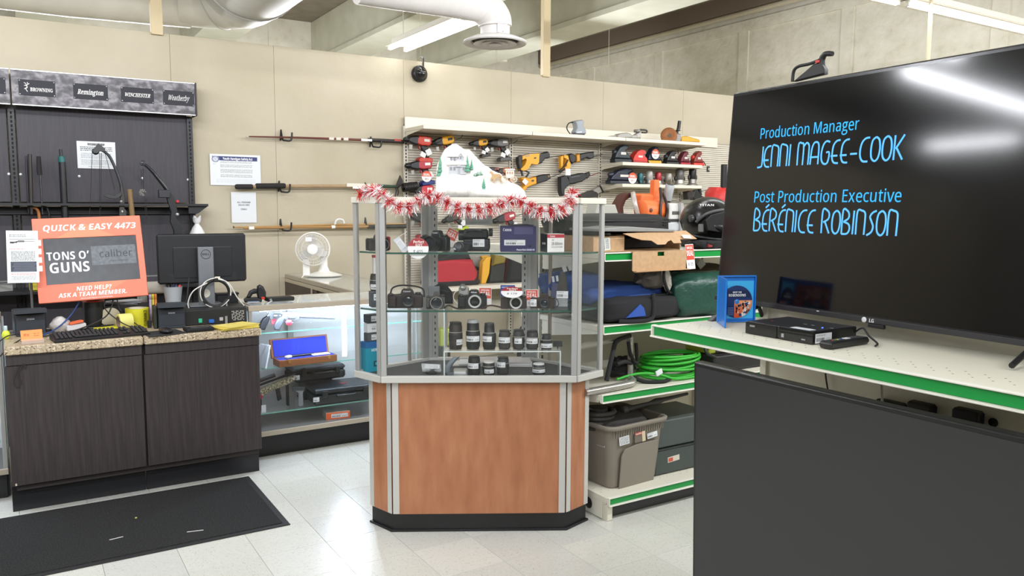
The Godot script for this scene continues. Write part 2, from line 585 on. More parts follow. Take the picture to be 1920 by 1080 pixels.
# ---------- the hall ----------
func room() -> void:
	# floor tiles with flecks
	var rng := RandomNumberGenerator.new()
	rng.seed = 71
	var tm := []
	for k in 4:
		var im := Image.create(256, 256, false, Image.FORMAT_RGB8)
		var base: Color = [Color("cdcdc5"), Color("d1d1ca"), Color("c9c9c3"), Color("cfcfc7")][k]
		im.fill(base)
		for i in 900:
			var c := base.lerp(Color("8d8b80") if rng.randf() < 0.5 else Color("e9e7de"), rng.randf_range(0.08, 0.3))
			im.fill_rect(Rect2i(rng.randi_range(0, 250), rng.randi_range(0, 250), rng.randi_range(1, 9), rng.randi_range(1, 4)), c)
		for i in 26:
			var x := rng.randi_range(4, 245)
			var y := rng.randi_range(4, 245)
			for j in rng.randi_range(2, 5):
				im.fill_rect(Rect2i(x + j * rng.randi_range(0, 2), y + j, 2, 1), base.lerp(Color("55524a"), rng.randf_range(0.3, 0.8)))
		var m := img_mat(im, 0.26)
		m.metallic_specular = 0.5
		tm.append(m)
	var fl := setting("floor", "speckled off-white vinyl tile floor of the shop", "floor")
	bx(fl, "slab", V(2, -0.103, -4.5), V(16.4, 0.2, 20.4), M("a5a196", 0.4), 0)
	var meshes := []
	for k in 4:
		var b := B.new()
		b.box(V(0, -0.0015, 0), V(0.3033, 0.003, 0.3033), 0.0007)
		meshes.append(b.mesh(tm[k]))
	for i in range(-5, 11):
		for j in range(-6, 8):
			var t := piece(fl, "floor_tile", meshes[rng.randi() % 4])
			t.position = V(0.254 + 0.1524 + 0.3048 * i, rng.randf_range(-0.0003, 0.0), -3.512 + 0.1524 + 0.3048 * j)
			t.rotation_degrees.y = 90 * (rng.randi() % 4)
	# tan partition in drywall sheets
	var wb := setting("wall_back", "tan painted partition wall that stops short of the ceiling", "wall")
	var e := [-6.0, -2.5, -1.28, -0.06, 1.16, 2.01, 3.25, 4.47, 5.69, 6.91, 8.13, 9.2]
	for i in e.size() - 1:
		bx(wb, "wall_sheet", V((e[i] + e[i + 1]) / 2, 1.485, -7.25), V(e[i + 1] - e[i] - 0.0012, 2.97, 0.1), tan_paint, 0.002)
	bx(wb, "backing", V(1.6, 1.48, -7.27), V(15.2, 2.95, 0.05), M("9d937e", 0.9), 0)
	for x in [1.065, 4.9]:
		bx(wb, "ceiling_post", V(x, 3.9, -7.2), V(0.09, 1.9, 0.06), M("cbb994", 0.6), 0.004)
	# outer shell
	var wr := setting("wall_right", "far white block wall with upright battens", "wall")
	bx(wr, "wall_face", V(10.1, 2.45, -4.5), V(0.2, 5.1, 20.4), white_paint, 0)
	for z in [-14.2, -13.03, -11.05, -9.08, -7.21, -5.16, -3.2, -1.2]:
		bx(wr, "batten", V(9.99, 2.2, z), V(0.03, 4.4, 0.2), white_paint, 0.004)
	bx(wr, "top_rail", V(9.985, 4.43, -4.5), V(0.04, 0.17, 20), white_paint, 0.004)
	bx(wr, "fascia", V(9.8, 4.78, -4.5), V(0.25, 0.36, 20), M("6d6152", 0.8), 0.004)
	cy(wr, "pipe", V(9.72, 4.56, -4.5), 0.04, 20, M("b8ae98", 0.5), V(90, 0, 0))
	var wf := setting("wall_far", "painted white block wall seen above the tan partition", "wall")
	bx(wf, "wall_face", V(2, 2.45, -14.6), V(16.4, 5.1, 0.2), white_paint, 0)
	bx(wf, "pilaster", V(5.1, 2.3, -14.4), V(0.7, 4.6, 0.3), white_paint, 0.01)
	var wl := setting("wall_left", "unseen grey wall left of the frame, toned dark to dim reflections", "wall")
	bx(wl, "wall_face", V(-6.1, 2.45, -4.5), V(0.2, 5.1, 20.4), M("8f897c", 0.8), 0)  # unseen wall, its colour darkened to keep reflections low
	var ws := setting("wall_front", "unseen grey wall behind the viewer, toned dark to dim its reflection in glass", "wall")
	bx(ws, "wall_face", V(2, 2.45, 5.6), V(16.4, 5.1, 0.2), M("7c766a", 0.8), 0)  # unseen wall, darkened so the case glass and screens reflect less of it
	var ce := setting("ceiling", "grey roof deck carried on deep white beams", "ceiling")
	bx(ce, "roof_deck", V(2, 4.97, -4.5), V(16.4, 0.2, 20.4), tri_mat(noise_tex(0.01, 31, [[0.0, "7c7364"], [1.0, "8f8676"]]), Vector3.ONE * 0.5, 0.85), 0)
	var bm := tri_mat(noise_tex(0.01, 33, [[0.0, "c9c8b4"], [1.0, "d8d7c6"]]), Vector3.ONE * 0.4, 0.7)
	for x in [-4.2, -2.0, 0.2, 2.5, 4.73, 6.83]:
		bx(ce, "beam", V(x + 0.26, 4.5, -4.5), V(0.52, 0.74, 20), bm, 0.01)
		bx(ce, "beam_flange", V(x + 0.26, 4.15, -4.5), V(0.62, 0.08, 20), bm, 0.006)
	tb(ce, "conduit", [V(7.75, 4.3, -14.4), V(7.75, 4.3, 4)], 0.014, M("cfcabb", 0.5))
	bx(ce, "junction_box", Vector3(7.7, 4.24, -12.689), V(0.12, 0.1, 0.12), M("d8d4c2", 0.5), 0.006)
	var pole := setting("trim_1", "thin beige drop pole from the roof behind the screen", "pole")
	cy(pole, "pole", V(6.72, 2.43, -4.05), 0.017, 4.86, M("cdbf9d", 0.5))
	# entrance mat
	var rub := M("1c1c1d", 0.7)
	var pile := tri_mat(noise_tex(0.12, 41, [[0.0, "0c0c0c"], [0.45, "1f1f20"], [0.7, "2e2f2f"], [1.0, "565857"]], 512, 2), Vector3.ONE * 2.2, 0.95, noise_tex(0.2, 42, [], 512, 2, true, FastNoiseLite.TYPE_SIMPLEX_SMOOTH, 12.0), 1.0)
	var mat := thing("floor_mat", "black ribbed carpet mat with rubber border lying before the dark counter", "mat", V(0.16, 0, -4.21))
	bx(mat, "rubber_border", V(0, 0.003, 0), V(1.85, 0.005, 0.825), rub, 0.002)
	bx(mat, "carpet_pile", V(0, 0.006, 0), V(1.79, 0.007, 0.765), pile, 0.003)
	var a := thing("paper_strip", "thin white paper strip on the black mat, the longer one to the right", "litter", Vector3(0.666, 0.01, -3.94))
	bx(a, "strip", Vector3.ZERO, V(0.074, 0.001, 0.006), M("d8d6d0"), 0, V(0, -12, 0))
	a = thing("paper_strip", "thin white paper strip on the black mat, the left one of two", "litter", Vector3(0.334, 0.01, -4.044))
	bx(a, "strip", Vector3.ZERO, V(0.06, 0.001, 0.006), M("d8d6d0"), 0, V(0, 8, 0))
	a = thing("crumb", "tiny yellow crumb on the black mat", "litter", Vector3(0.444, 0.012, -4.26))
	part(a, "lump", B.new().ball(Vector3.ZERO, V(0.006, 0.004, 0.006), 8), M("c9c46a"))

# ---------- air ducts ----------
func ducts() -> void:
	var dm := tri_mat(noise_tex(0.01, 51, [[0.0, "b9b7ae"], [1.0, "c9c7bf"]]), Vector3.ONE * 0.6, 0.5)
	var seam := M("a5a29a", 0.5)
	var o := thing("air_duct", "big grey round duct overhead bending left behind the top of the tan wall", "duct", V(1.5, 3.6, -7.5))
	tb(o, "main_run", curve([V(-0.12, 0.03, -0.35), V(0.1, 0.02, -0.28), V(0.27, 0.0, -0.05), V(0.33, 0.0, 0.3), V(0.33, 0.0, 3.0), V(0.33, 0, 7.0)], 8), 0.44, dm, 40)
	tb(o, "branch_run", [V(-0.05, -0.12, -0.38), V(-1.0, -0.14, -0.4), V(-7, -0.14, -0.4)], 0.3, dm, 32)
	part(o, "seam", B.new().at(V(0.33, 0, 0.32), V(90, 0, 0)).lathe([Vector2(0.441, -0.015), Vector2(0.452, -0.008), Vector2(0.452, 0.008), Vector2(0.441, 0.015)], 40), seam)
	part(o, "seam", B.new().at(V(0.18, 0.01, -0.18), V(90, 50, 0)).lathe([Vector2(0.441, -0.012), Vector2(0.452, -0.006), Vector2(0.452, 0.006), Vector2(0.441, 0.012)], 40), seam)
	o = thing("air_diffuser", "round white ceiling air diffuser at the end of a slim duct", "air vent", V(3.36, 2.88, -5.66))
	var wp := tri_mat(noise_tex(0.01, 53, [[0.0, "cfcac6"], [1.0, "dcd8d4"]]), Vector3.ONE, 0.5)
	var dark := M("3a3835", 0.7)
	part(o, "outer_ring", B.new().lathe([Vector2(0.12, 0.05), Vector2(0.18, 0.045), Vector2(0.255, 0.012), Vector2(0.26, 0.0), Vector2(0.25, -0.008), Vector2(0.2, 0.004), Vector2(0.19, 0.02)], 40), wp)
	part(o, "inner_cone", B.new().lathe([Vector2(0.1, 0.035), Vector2(0.17, 0.0), Vector2(0.175, -0.008), Vector2(0.16, -0.01), Vector2(0.08, 0.02)], 36), wp)
	part(o, "inner_cone", B.new().lathe([Vector2(0.05, 0.028), Vector2(0.1, -0.002), Vector2(0.105, -0.01), Vector2(0.095, -0.012), Vector2(0.04, 0.01)], 30), wp)
	part(o, "centre_plate", B.new().at(V(0, -0.018, 0)).cyl(0.05, 0.008), wp)
	part(o, "throat", B.new().at(V(0, 0.03, 0)).cyl(0.19, 0.01), dark)
	cy(o, "neck", V(0, 0.1, 0), 0.118, 0.14, wp, Vector3.ZERO, -1, 0.002, 32)
	tb(o, "slim_duct", curve([V(0.0, 0.13, 0), V(-0.01, 0.19, 0.0), V(-0.08, 0.255, 0), V(-0.2, 0.285, 0), V(-0.8, 0.285, 0), V(-1.16, 0.285, 0)], 5), 0.135, wp, 28)
	bx(o, "seam_plate", V(0.0, 0.1, 0.118), V(0.1, 0.08, 0.006), wp, 0.002)
	for p in [V(-0.045, 0.13, 0.12), V(0.045, 0.13, 0.12), V(0.0, 0.07, 0.122)]:
		part(o, "screw", B.new().ball(p, V(0.005, 0.005, 0.004), 8), M("8c8a86", 0.4, 0.6))

# ---------- the dark sales counter and what stands on it ----------
func speckle(seed_: int, base: String, flecks: Array, n: int) -> Image:
	var rng := RandomNumberGenerator.new()
	rng.seed = seed_
	var im := Image.create(256, 256, false, Image.FORMAT_RGB8)
	im.fill(Color(base))
	for i in n:
		im.fill_rect(Rect2i(rng.randi_range(0, 252), rng.randi_range(0, 252), rng.randi_range(2, 6), rng.randi_range(2, 5)), Color(flecks[rng.randi() % flecks.size()]))
	return im

func printer(label: String, at: Vector3, turn: float) -> void:
	var o := thing("receipt_printer", label, "printer", at, turn, "receipt printers")
	var b := M("2c323a", 0.5)
	bx(o, "body", V(0, 0.065, -0.09), V(0.145, 0.13, 0.18), M("23272d", 0.5), 0.006)
	bx(o, "front_cover", V(0, 0.062, 0.004), V(0.138, 0.105, 0.012), b, 0.004)
	pr(o, "lid", P([-0.09, 0.128, 0.0, 0.118, 0.012, 0.122, 0.006, 0.142, -0.02, 0.148, -0.09, 0.148]), 0.147, b, 0, 0.004).transform = Transform3D(Basis(Vector3(0, 0, 1), Vector3.UP, Vector3(-1, 0, 0)).inverse(), V(0, 0, 0))
	text(o, "name_plate", "EPSON", 0.009, M("d9dde2", 0.4), V(0, 0.088, 0.0108), Vector3.ZERO, 700, 0.034)
	bx(o, "base_foot", V(0, 0.008, 0.01), V(0.14, 0.016, 0.02), b, 0.003)

func cable(label: String, c: Color, pts: Array, r := 0.003, ends := true) -> Node3D:
	var o := thing("cable", label, "cable", pts[0], 0, "cables on the counter")
	var q := []
	for p: Vector3 in pts: q.append(p - pts[0])
	var m := M(c.to_html(false), 0.5)
	tb(o, "cord", curve(q, 6), r, m, 7)
	return o

func sales_counter() -> void:
	var lam := tri_mat(noise_tex(0.02, 61, [[0.0, "2b2526"], [0.5, "362f2f"], [1.0, "403837"]], 512, 4), V(6, 0.25, 6), 0.5)
	var stone := tri_mat(ImageTexture.create_from_image(speckle(62, "b7a58a", ["8a765e", "d2c4a9", "4b4037", "e0d6c2", "9c8a70"], 1700)), V(3.2, 3.2, 3.2), 0.4)
	var o := thing("sales_counter", "dark wood-grain sales counter with speckled stone-look top", "counter", V(0.55, 0, -4.9))
	for s in [[-0.075, 0.553, 0], [0.556, 1.172, 1]]:
		var c: float = (s[0] + s[1]) / 2 - 0.55
		var w: float = s[1] - s[0]
		bx(o, "countertop", V(c, 0.85, 0.0), V(w, 0.044, 0.62), stone, 0.006)
		bx(o, "apron", V(c, 0.8, 0.272), V(w - 0.012, 0.056, 0.02), lam, 0.002)
		bx(o, "door_panel", V(c - 0.003, 0.462, 0.264), V(w - 0.006, 0.615, 0.018), lam, 0.002)
		bx(o, "kick_board", V(c - 0.005, 0.078, 0.19), V(w - 0.003, 0.156, 0.02), M("17181c", 0.4), 0.002)
	bx(o, "carcass", V(0, 0.47, -0.03), V(1.21, 0.7, 0.55), M("2b2523", 0.7), 0.002)
	bx(o, "chipped_corner", V(-0.607, 0.163, 0.272), V(0.008, 0.012, 0.004), M("c4b9a4", 0.8), 0)
	var y := 0.8725
	# loop of cord under the apron
	var q := thing("cord_loop", "thin brown cord loop hanging at the left of the dark counter front", "cord", V(-0.03, 0.765, -4.612))
	tb(q, "cord", curve([V(0.02, 0.01, 0), V(-0.01, -0.06, 0.003), V(0.0, -0.1, 0.003), V(0.02, -0.08, 0.003), V(0.012, -0.04, 0.003), V(0.03, 0.01, 0.002), V(0.045, -0.01, 0.004), V(0.04, 0.012, 0)], 6), 0.0025, M("2a2220", 0.6), 6)
	# ordering screen in an orange card surround
	o = thing("kiosk_screen", "tilted screen in an orange surround reading QUICK & EASY 4473", "screen", V(0.3545, 1.275, -5.0))
	pose(o, V(0.5385, 0.0185, 0.02), V(-0.0215, 0.4515, -0.14))
	var org := M("e2785f", 0.55)
	var org2 := M("e88766", 0.55)
	var frame := B.new()
	frame.box(V(0, 0.178, 0), V(0.539, 0.117, 0.014), 0.004).box(V(0, -0.187, 0), V(0.539, 0.1, 0.014), 0.004)
	frame.box(V(-0.247, -0.01, 0), V(0.045, 0.27, 0.014), 0.003).box(V(0.253, -0.01, 0), V(0.034, 0.27, 0.014), 0.003)
	part(o, "surround", frame, org)
	for s in [[P([-0.16, 0.121, -0.02, 0.2, 0.13, 0.121])], [P([-0.05, -0.139, 0.06, -0.2, 0.17, -0.139])]]:
		pr(o, "surround_print", s[0], 0.0006, org2, 0.0072, 0)
	var dk := tri_mat(noise_tex(0.01, 66, [[0.0, "26282d"], [1.0, "393c41"]]), V(3, 3, 3), 0.35)
	bx(o, "display", V(0.005, -0.01, -0.002), V(0.466, 0.26, 0.01), dk, 0)
	var wt := M("dfe0ec", 0.5)
	var pl := M("f6f1ee", 0.5)
	text(o, "screen_lettering", "TONS O’", 0.045, wt, V(-0.112, 0.02, 0.0035), Vector3.ZERO, 700, 0.205)
	text(o, "screen_lettering", "GUNS", 0.058, wt, V(-0.108, -0.046, 0.0035), Vector3.ZERO, 700, 0.192)
	bx(o, "logo_plate", V(0.115, 0.012, 0.0035), V(0.225, 0.11, 0.001), tri_mat(noise_tex(0.02, 67, [[0.0, "4a4f54"], [1.0, "6f757b"]]), V(4, 4, 4), 0.4), 0)
	text(o, "logo_lettering", "caliber", 0.04, M("30343a", 0.5), V(0.125, 0.02, 0.0045), Vector3.ZERO, 400, 0.165)
	text(o, "logo_lettering", "FIREARMS SERVICES", 0.006, M("3a3e44", 0.5), V(0.14, -0.022, 0.0045), Vector3.ZERO, 400, 0.09)
	text(o, "surround_lettering", "QUICK & EASY 4473", 0.034, pl, V(0.012, 0.178, 0.0078), Vector3.ZERO, 700, 0.46, "Droid Sans", 0.18)
	text(o, "surround_lettering", "NEED HELP?", 0.024, pl, V(0.0, -0.17, 0.0078), Vector3.ZERO, 700, 0.17, "Droid Sans", 0.18)
	text(o, "surround_lettering", "ASK A TEAM MEMBER.", 0.024, pl, V(-0.005, -0.202, 0.0078), Vector3.ZERO, 700, 0.335, "Droid Sans", 0.18)
	text(o, "surround_lettering", "¿Necesita ayuda? Pregunte a un miembro del equipo.", 0.007, pl, V(0.01, -0.225, 0.0078), Vector3.ZERO, 400, 0.16)
	bx(o, "back_shell", V(0, 0, -0.03), V(0.46, 0.3, 0.045), black, 0.01)
	o = thing("kiosk_stand", "black pedestal carrying the orange-framed screen", "stand", V(0.36, y, -5.08))
	part(o, "column", B.new().at(V(0, 0.02, 0)).lathe([Vector2(0.06, 0), Vector2(0.055, 0.14), Vector2(0.05, 0.3), Vector2(0, 0.3)], 24), M("17181a", 0.35))
	cy(o, "base", V(0, 0.01, 0), 0.11, 0.02, black)
	part(o, "red_ring", B.new().at(V(0, 0.15, 0)).lathe([Vector2(0.055, 0), Vector2(0.058, 0.004), Vector2(0.055, 0.012)], 24), M("a0392c", 0.4)).set_meta("label", "red ring round the column")
	# firearm paper on a rod
	o = thing("notice_stand", "white printed firearm notice clipped to a thin rod left of the orange screen", "notice", V(0.03, y, -4.92))
	var paper := sheet(96, 192, 70, [[8, 14, 60, 2, "#555", 5, 2], [8, 66, 56, 1, "#c66", 4, 2], [12, 76, 86, 9, "#666", 4, 2], [10, 158, 88, 2, "#c88", 4, 2], [12, 168, 88, 4, "#999", 4, 2]])
	paper.fill_rect(Rect2i(10, 114, 80, 38), Color("3a3f4c"))
	for i in 9: paper.fill_rect(Rect2i(13 + (i * 7) % 9, 117 + i * 4, 70, 1), Color("8b90a0"))
	paper.fill_rect(Rect2i(8, 30, 80, 1), Color("333333"))
	for r in [[10, 40, 22, 4], [10, 42, 12, 4], [28, 38, 26, 3], [50, 38, 36, 1], [34, 35, 20, 2]]: paper.fill_rect(Rect2i(r[0], r[1], r[2], r[3]), Color("2b2826"))
	fc(o, "paper", V(0.0, 0.425, 0.017), 0.139, 0.27, img_mat(paper), V(-6, 0, -1.2))
	bx(o, "clear_sleeve", V(0.0, 0.425, 0.015), V(0.143, 0.274, 0.002), M("e8eaee", 0.3), 0, V(-6, 0, -1.2))
	bx(o, "clip_arm", V(0.032, 0.4, -0.07), V(0.012, 0.012, 0.17), M("6c6c6c", 0.4, 0.4), 0.003)
	bx(o, "rod", V(0.032, 0.2, -0.15), V(0.014, 0.4, 0.014), M("6c6c6c", 0.4, 0.4), 0.004)
	tb(o, "foot", [V(-0.12, 0.006, -0.15), V(0.13, 0.006, -0.15)], 0.006, M("555555", 0.4, 0.4))
	for k in 4: bx(o, "index_tab", V(0.077, 0.36 + 0.045 * k, 0.012 - 0.004 * k), V(0.018, 0.03, 0.0015), M("f3ecec", 0.6), 0)
	printer("small dark receipt printer at the left end of the dark counter", V(0.048, y, -4.95), 4)
	printer("small dark receipt printer beside the mouse under the monitor", V(0.735, y, -4.84), -6)
	bx(get_node("receipt_printer_001"), "side_flap", V(-0.085, 0.06, -0.09), V(0.02, 0.12, 0.17), M("2a2d22", 0.5), 0.004)
	# orange cards
	o = thing("card_holder", "clear holder of orange cards at the counter front edge", "card holder", V(0.048, y, -4.66), 6)
	var oc := sheet(64, 40, 72, [[38, 12, 54, 2, "#7a4420", 8, 2], [8, 12, 24, 3, "#a0402a", 3, 2]], Color("f39350"))
	bx(o, "card_stack", V(0, 0.038, -0.012), V(0.095, 0.056, 0.012), M("f08c48", 0.6), 0.001, V(-22, 0, 0))
	fc(o, "top_card", V(0, 0.0385, -0.0048), 0.094, 0.055, img_mat(oc), V(-22, 0, 0))
	bx(o, "clear_tray", V(0, 0.012, 0.01), V(0.1, 0.022, 0.045), pane("f2e4d8", 0.35, 0.1), 0.002)
	# keyboard
	o = thing("keyboard", "black computer keyboard along the front edge of the counter", "keyboard", V(0.36, y, -4.7), 6)
	pr(o, "case", P([-0.075, 0.0, 0.078, 0.0, 0.08, 0.01, 0.07, 0.014, -0.06, 0.03, -0.078, 0.028]), 0.455, M("17181a", 0.5), 0, 0.003).transform = Transform3D(Basis(V(0, 0, 1), Vector3.UP, V(-1, 0, 0)), Vector3.ZERO)
	var kb := B.new()
	var tilt := V(7, 0, 0)
	for r in 6:
		var z := -0.058 + r * 0.021 + (0.004 if r > 0 else 0.0)
		var yy := 0.034 - (z + 0.058) * 0.12
		for c in 22:
			if c == 15 or c == 18: continue
			if r == 5 and c > 3 and c < 10: continue
			if r in [3, 4] and c in [16, 17] and not (r == 4 and c == 17): continue
			kb.at(V(-0.208 + c * 0.0197, yy, z), tilt).box(Vector3.ZERO, V(0.016, 0.009, 0.017), 0.003)
	kb.at(V(-0.075, 0.022, 0.051), tilt).box(Vector3.ZERO, V(0.112, 0.009, 0.017), 0.003)
	part(o, "keys", kb, M("26282c", 0.45), true)
	# rolls of yellow stickers
	var yel := M("d6cf2a", 0.5)
	o = thing("label_roll", "upright roll of yellow clearance labels behind the keyboard", "label roll", V(0.575, y, -5.0))
	part(o, "roll", B.new().lathe([Vector2(0.046, 0), Vector2(0.063, 0), Vector2(0.063, 0.108), Vector2(0.046, 0.108), Vector2(0.046, 0.0)], 28), yel)
	part(o, "card_core", B.new().lathe([Vector2(0.044, 0.0), Vector2(0.046, 0.0), Vector2(0.046, 0.111), Vector2(0.044, 0.111), Vector2(0.044, 0)], 28), M("d8d0b8", 0.7))
	text(o, "lettering", "CLEARANCE", 0.02, M("22221c", 0.6), V(0.036, 0.055, 0.053), V(0, 34, 90), 700, 0.09)
	o = thing("label_roll", "yellow and white label roll lying on its side behind the keyboard", "label roll", V(0.505, y + 0.045, -4.93))
	part(o, "roll", B.new().at(V(0.03, 0, 0), V(0, 12, 90)).lathe([Vector2(0.034, 0), Vector2(0.045, 0), Vector2(0.045, 0.07), Vector2(0.034, 0.07), Vector2(0.034, 0.0)], 28), M("dcd67a", 0.5))
	part(o, "card_core", B.new().at(V(0.031, 0, 0), V(0, 12, 90)).lathe([Vector2(0.031, 0), Vector2(0.034, 0), Vector2(0.034, 0.072), Vector2(0.031, 0.072), Vector2(0.031, 0.0)], 28), M("8d7866", 0.8))
	bx(o, "blue_label", V(-0.005, 0.03, 0.034), V(0.022, 0.001, 0.016), M("2f6fb0", 0.5), 0, V(48, 12, 0))
	o = thing("label_roll", "flat yellow-edged label reel with a cream disc behind the keyboard", "label roll", V(0.42, y, -4.98))
	cy(o, "reel", V(0, 0.008, 0), 0.075, 0.016, yel)
	cy(o, "backing_disc", V(0.02, 0.06, -0.06), 0.055, 0.006, M("b9b096", 0.7), V(80, 0, 0), -1, 0.001, 28)
	# monitor seen from behind
	o = thing("monitor", "black computer monitor seen from behind on a grey stand", "monitor", V(0.96, 0.966, -5.07))
	bx(o, "display_shell", V(0, 0.285, -0.02), V(0.512, 0.298, 0.03), M("16181b", 0.42), 0.012)
	bx(o, "back_bulge", V(0, 0.262, -0.013), V(0.35, 0.2, 0.03), M("17191d", 0.42), 0.012)
	bx(o, "port_cover", V(0.0, 0.17, -0.016), V(0.4, 0.06, 0.026), M("131518", 0.5), 0.006)
	bx(o, "neck", V(0.008, 0.178, 0.03), V(0.09, 0.356, 0.022), M("7f8388", 0.38, 0.5), 0.004)
	part(o, "cable_hole", B.new().at(V(0.0, 0.075, 0.0412), V(90, 0, 0)).lathe([Vector2(0, 0), Vector2(0.022, 0), Vector2(0.024, 0.0012), Vector2(0.026, 0)], 24), M("b7b3a6", 0.6))
	bx(o, "base", V(0, 0.005, 0.0), V(0.2, 0.01, 0.17), M("777b80", 0.4, 0.5), 0.003)
	part(o, "logo_ring", B.new().at(V(0.008, 0.312, 0.0415), V(90, 0, 0)).lathe([Vector2(0.026, 0), Vector2(0.026, 0.001), Vector2(0.0285, 0.001), Vector2(0.0285, 0), Vector2(0.026, 0)], 32), black)
	text(o, "logo", "DELL", 0.012, black, V(0.008, 0.312, 0.0415), Vector3.ZERO, 700, 0.042)
	bx(o, "tag", V(0.075, 0.158, 0.018), V(0.03, 0.03, 0.002), M("e5d9c6", 0.6), 0)
	# computer under it
	o = thing("desktop_computer", "small black computer lying under the monitor, its ports facing out", "computer", V(0.985, y, -5.03), -2)
	bx(o, "case", V(0, 0.046, 0), V(0.36, 0.092, 0.32), M("151617", 0.5), 0.006)
	bx(o, "vent_panel", V(0.13, 0.046, 0.161), V(0.085, 0.07, 0.004), M("232425", 0.6), 0.001)
	var holes := B.new()
	for i in 9:
		for j in 7:
			if (i * 5 + j * 3) % 7 > 1: holes.box(V(0.095 + i * 0.008, 0.02 + j * 0.0085, 0.1635), V(0.005, 0.005, 0.001))
	part(o, "vent_holes", holes, M("b9b9b4", 0.5), true)
	bx(o, "port", V(-0.085, 0.028, 0.162), V(0.02, 0.024, 0.006), M("2fb58a", 0.4), 0.001).set_meta("label", "green audio port")
	bx(o, "plug", V(-0.025, 0.022, 0.17), V(0.03, 0.02, 0.025), M("1f62b4", 0.4), 0.003).set_meta("label", "blue video plug")
	bx(o, "port", V(0.032, 0.03, 0.162), V(0.02, 0.02, 0.006), M("aaaaaa", 0.4), 0.001)
	bx(o, "port", V(0.06, 0.02, 0.162), V(0.014, 0.05, 0.006), M("8c8c88", 0.4), 0.001)
	bx(o, "side_book", V(-0.19, 0.045, 0.08), V(0.014, 0.085, 0.16), M("b4a052", 0.7), 0.002)
	o = thing("cash_drawer_box", "low black box behind the computer right of the monitor stand", "box", V(1.115, y, -5.19))
	bx(o, "body", V(0, 0.07, 0), V(0.13, 0.14, 0.06), M("17181a", 0.5), 0.006)
	bx(o, "lid", V(0, 0.145, 0), V(0.14, 0.014, 0.07), M("1f2022", 0.4), 0.004)
	# bundled lead on the stand
	o = thing("cable_bundle", "coiled black and white monitor lead tied round the stand neck", "cable", V(1.01, 1.045, -4.985))
	var ring := []
	for i in 40: ring.append(V(cos(TAU * i / 40) * 0.078, sin(TAU * i / 40) * 0.08, 0.004 * sin(TAU * i / 13.0)))
	part(o, "black_coil", B.new().tube(ring, 0.011, 8, true), M("1a1a1c", 0.5))
	var ring2 := []
	for i in 40: ring2.append(V(cos(TAU * i / 40) * 0.088 - 0.004, sin(TAU * i / 40) * 0.088 + 0.003, 0.009 + 0.003 * sin(TAU * i / 9.0)))
	part(o, "white_coil", B.new().tube(ring2, 0.0035, 6, true), M("d7d5cf", 0.5))
	for a in [90, 215, 340]: bx(o, "tie", V(cos(deg_to_rad(a)) * 0.08, sin(deg_to_rad(a)) * 0.081, 0.002), V(0.026, 0.022, 0.03), black, 0.004, V(0, 0, a + 90))
	tb(o, "white_tail", curve([V(0.0, 0.088, 0.01), V(0.07, 0.06, 0.01), V(0.12, -0.03, 0.01), V(0.16, -0.085, 0.01)], 6), 0.0035, M("d7d5cf", 0.5))
	tb(o, "white_tail", curve([V(-0.05, 0.065, 0.01), V(-0.13, 0.02, 0.01), V(-0.16, -0.05, 0.0), V(-0.15, -0.1, 0.0)], 6), 0.0035, M("d7d5cf", 0.5))
	tb(o, "black_tail", curve([V(0.06, -0.05, 0.0), V(0.055, -0.09, 0.01), V(0.02, -0.12, 0.03), V(-0.06, -0.15, 0.07)], 6), 0.004, M("8b8a88", 0.5))
	tb(o, "black_tail", curve([V(0.07, -0.04, 0.0), V(0.09, -0.1, 0.0), V(0.15, -0.08, 0.01), V(0.17, -0.14, 0.0)], 6), 0.004, M("202022", 0.5))
	# mouse and pads
	o = thing("mouse", "black computer mouse before the right receipt printer", "mouse", V(0.675, y, -4.66), 10)
	var mouse := []
	for i in 9:
		var f := i / 8.0
		var row := []
		for k in 16:
			var a := TAU * k / 16
			var w := 0.031 * sqrt(maxf(0.02, 1.0 - pow(2 * f - 1, 4)))
			row.append(V(cos(a) * w, 0.014 + sin(a) * (0.019 if sin(a) > 0 else 0.013) * sqrt(maxf(0.03, 1.0 - pow(2 * f - 1.05, 2))), -0.055 + f * 0.11))
		mouse.append(row)
	part(o, "shell", B.new().skin(mouse, true, true), M("1b1c1f", 0.3))
	bx(o, "wheel", V(0, 0.03, -0.03), V(0.006, 0.008, 0.018), M("3b3c40", 0.4), 0.002)
	bx(o, "mouse_mat", V(-0.01, 0.001, -0.02), V(0.2, 0.002, 0.19), M("222324", 0.8), 0)
	o = thing("signature_pad", "flat black signature pad on the counter right of the mouse", "device", V(0.845, y, -4.66), 4)
	bx(o, "body", V(0, 0.011, 0), V(0.15, 0.022, 0.09), M("151617", 0.4), 0.006)
	bx(o, "slot", V(0.005, 0.0225, 0.012), V(0.1, 0.0015, 0.008), M("77787a", 0.3), 0)
	# yellow forms
	o = thing("form_pad", "fanned pad of yellow forms at the right end of the counter top", "paper", V(1.045, y, -4.67), 18)
	for k in 5: bx(o, "sheet", V(0.006 * sin(k * 2.0), 0.003 + 0.0035 * k, 0.004 * cos(k * 1.7)), V(0.215, 0.003, 0.15), M(["d9c65a", "e2cf66"][k % 2], 0.7), 0, V(0, k * 4 - 8, 0))
	fc(o, "top_print", V(0.006, 0.0195, 0.0), 0.2, 0.14, img_mat(sheet(96, 64, 74, [[30, 12, 64, 2, "#6a5c20", 4, 2], [10, 26, 84, 6, "#a8953a", 5, 1]], Color("e6d470"))), V(-90, 8, 0))
	# pen pot
	o = thing("pen_pot", "white plastic pot holding pens behind the right receipt printer", "pot", V(0.79, y + 0.06, -5.12))
	bx(o, "stand_block", V(0, -0.03, 0), V(0.1, 0.06, 0.1), black, 0.003)
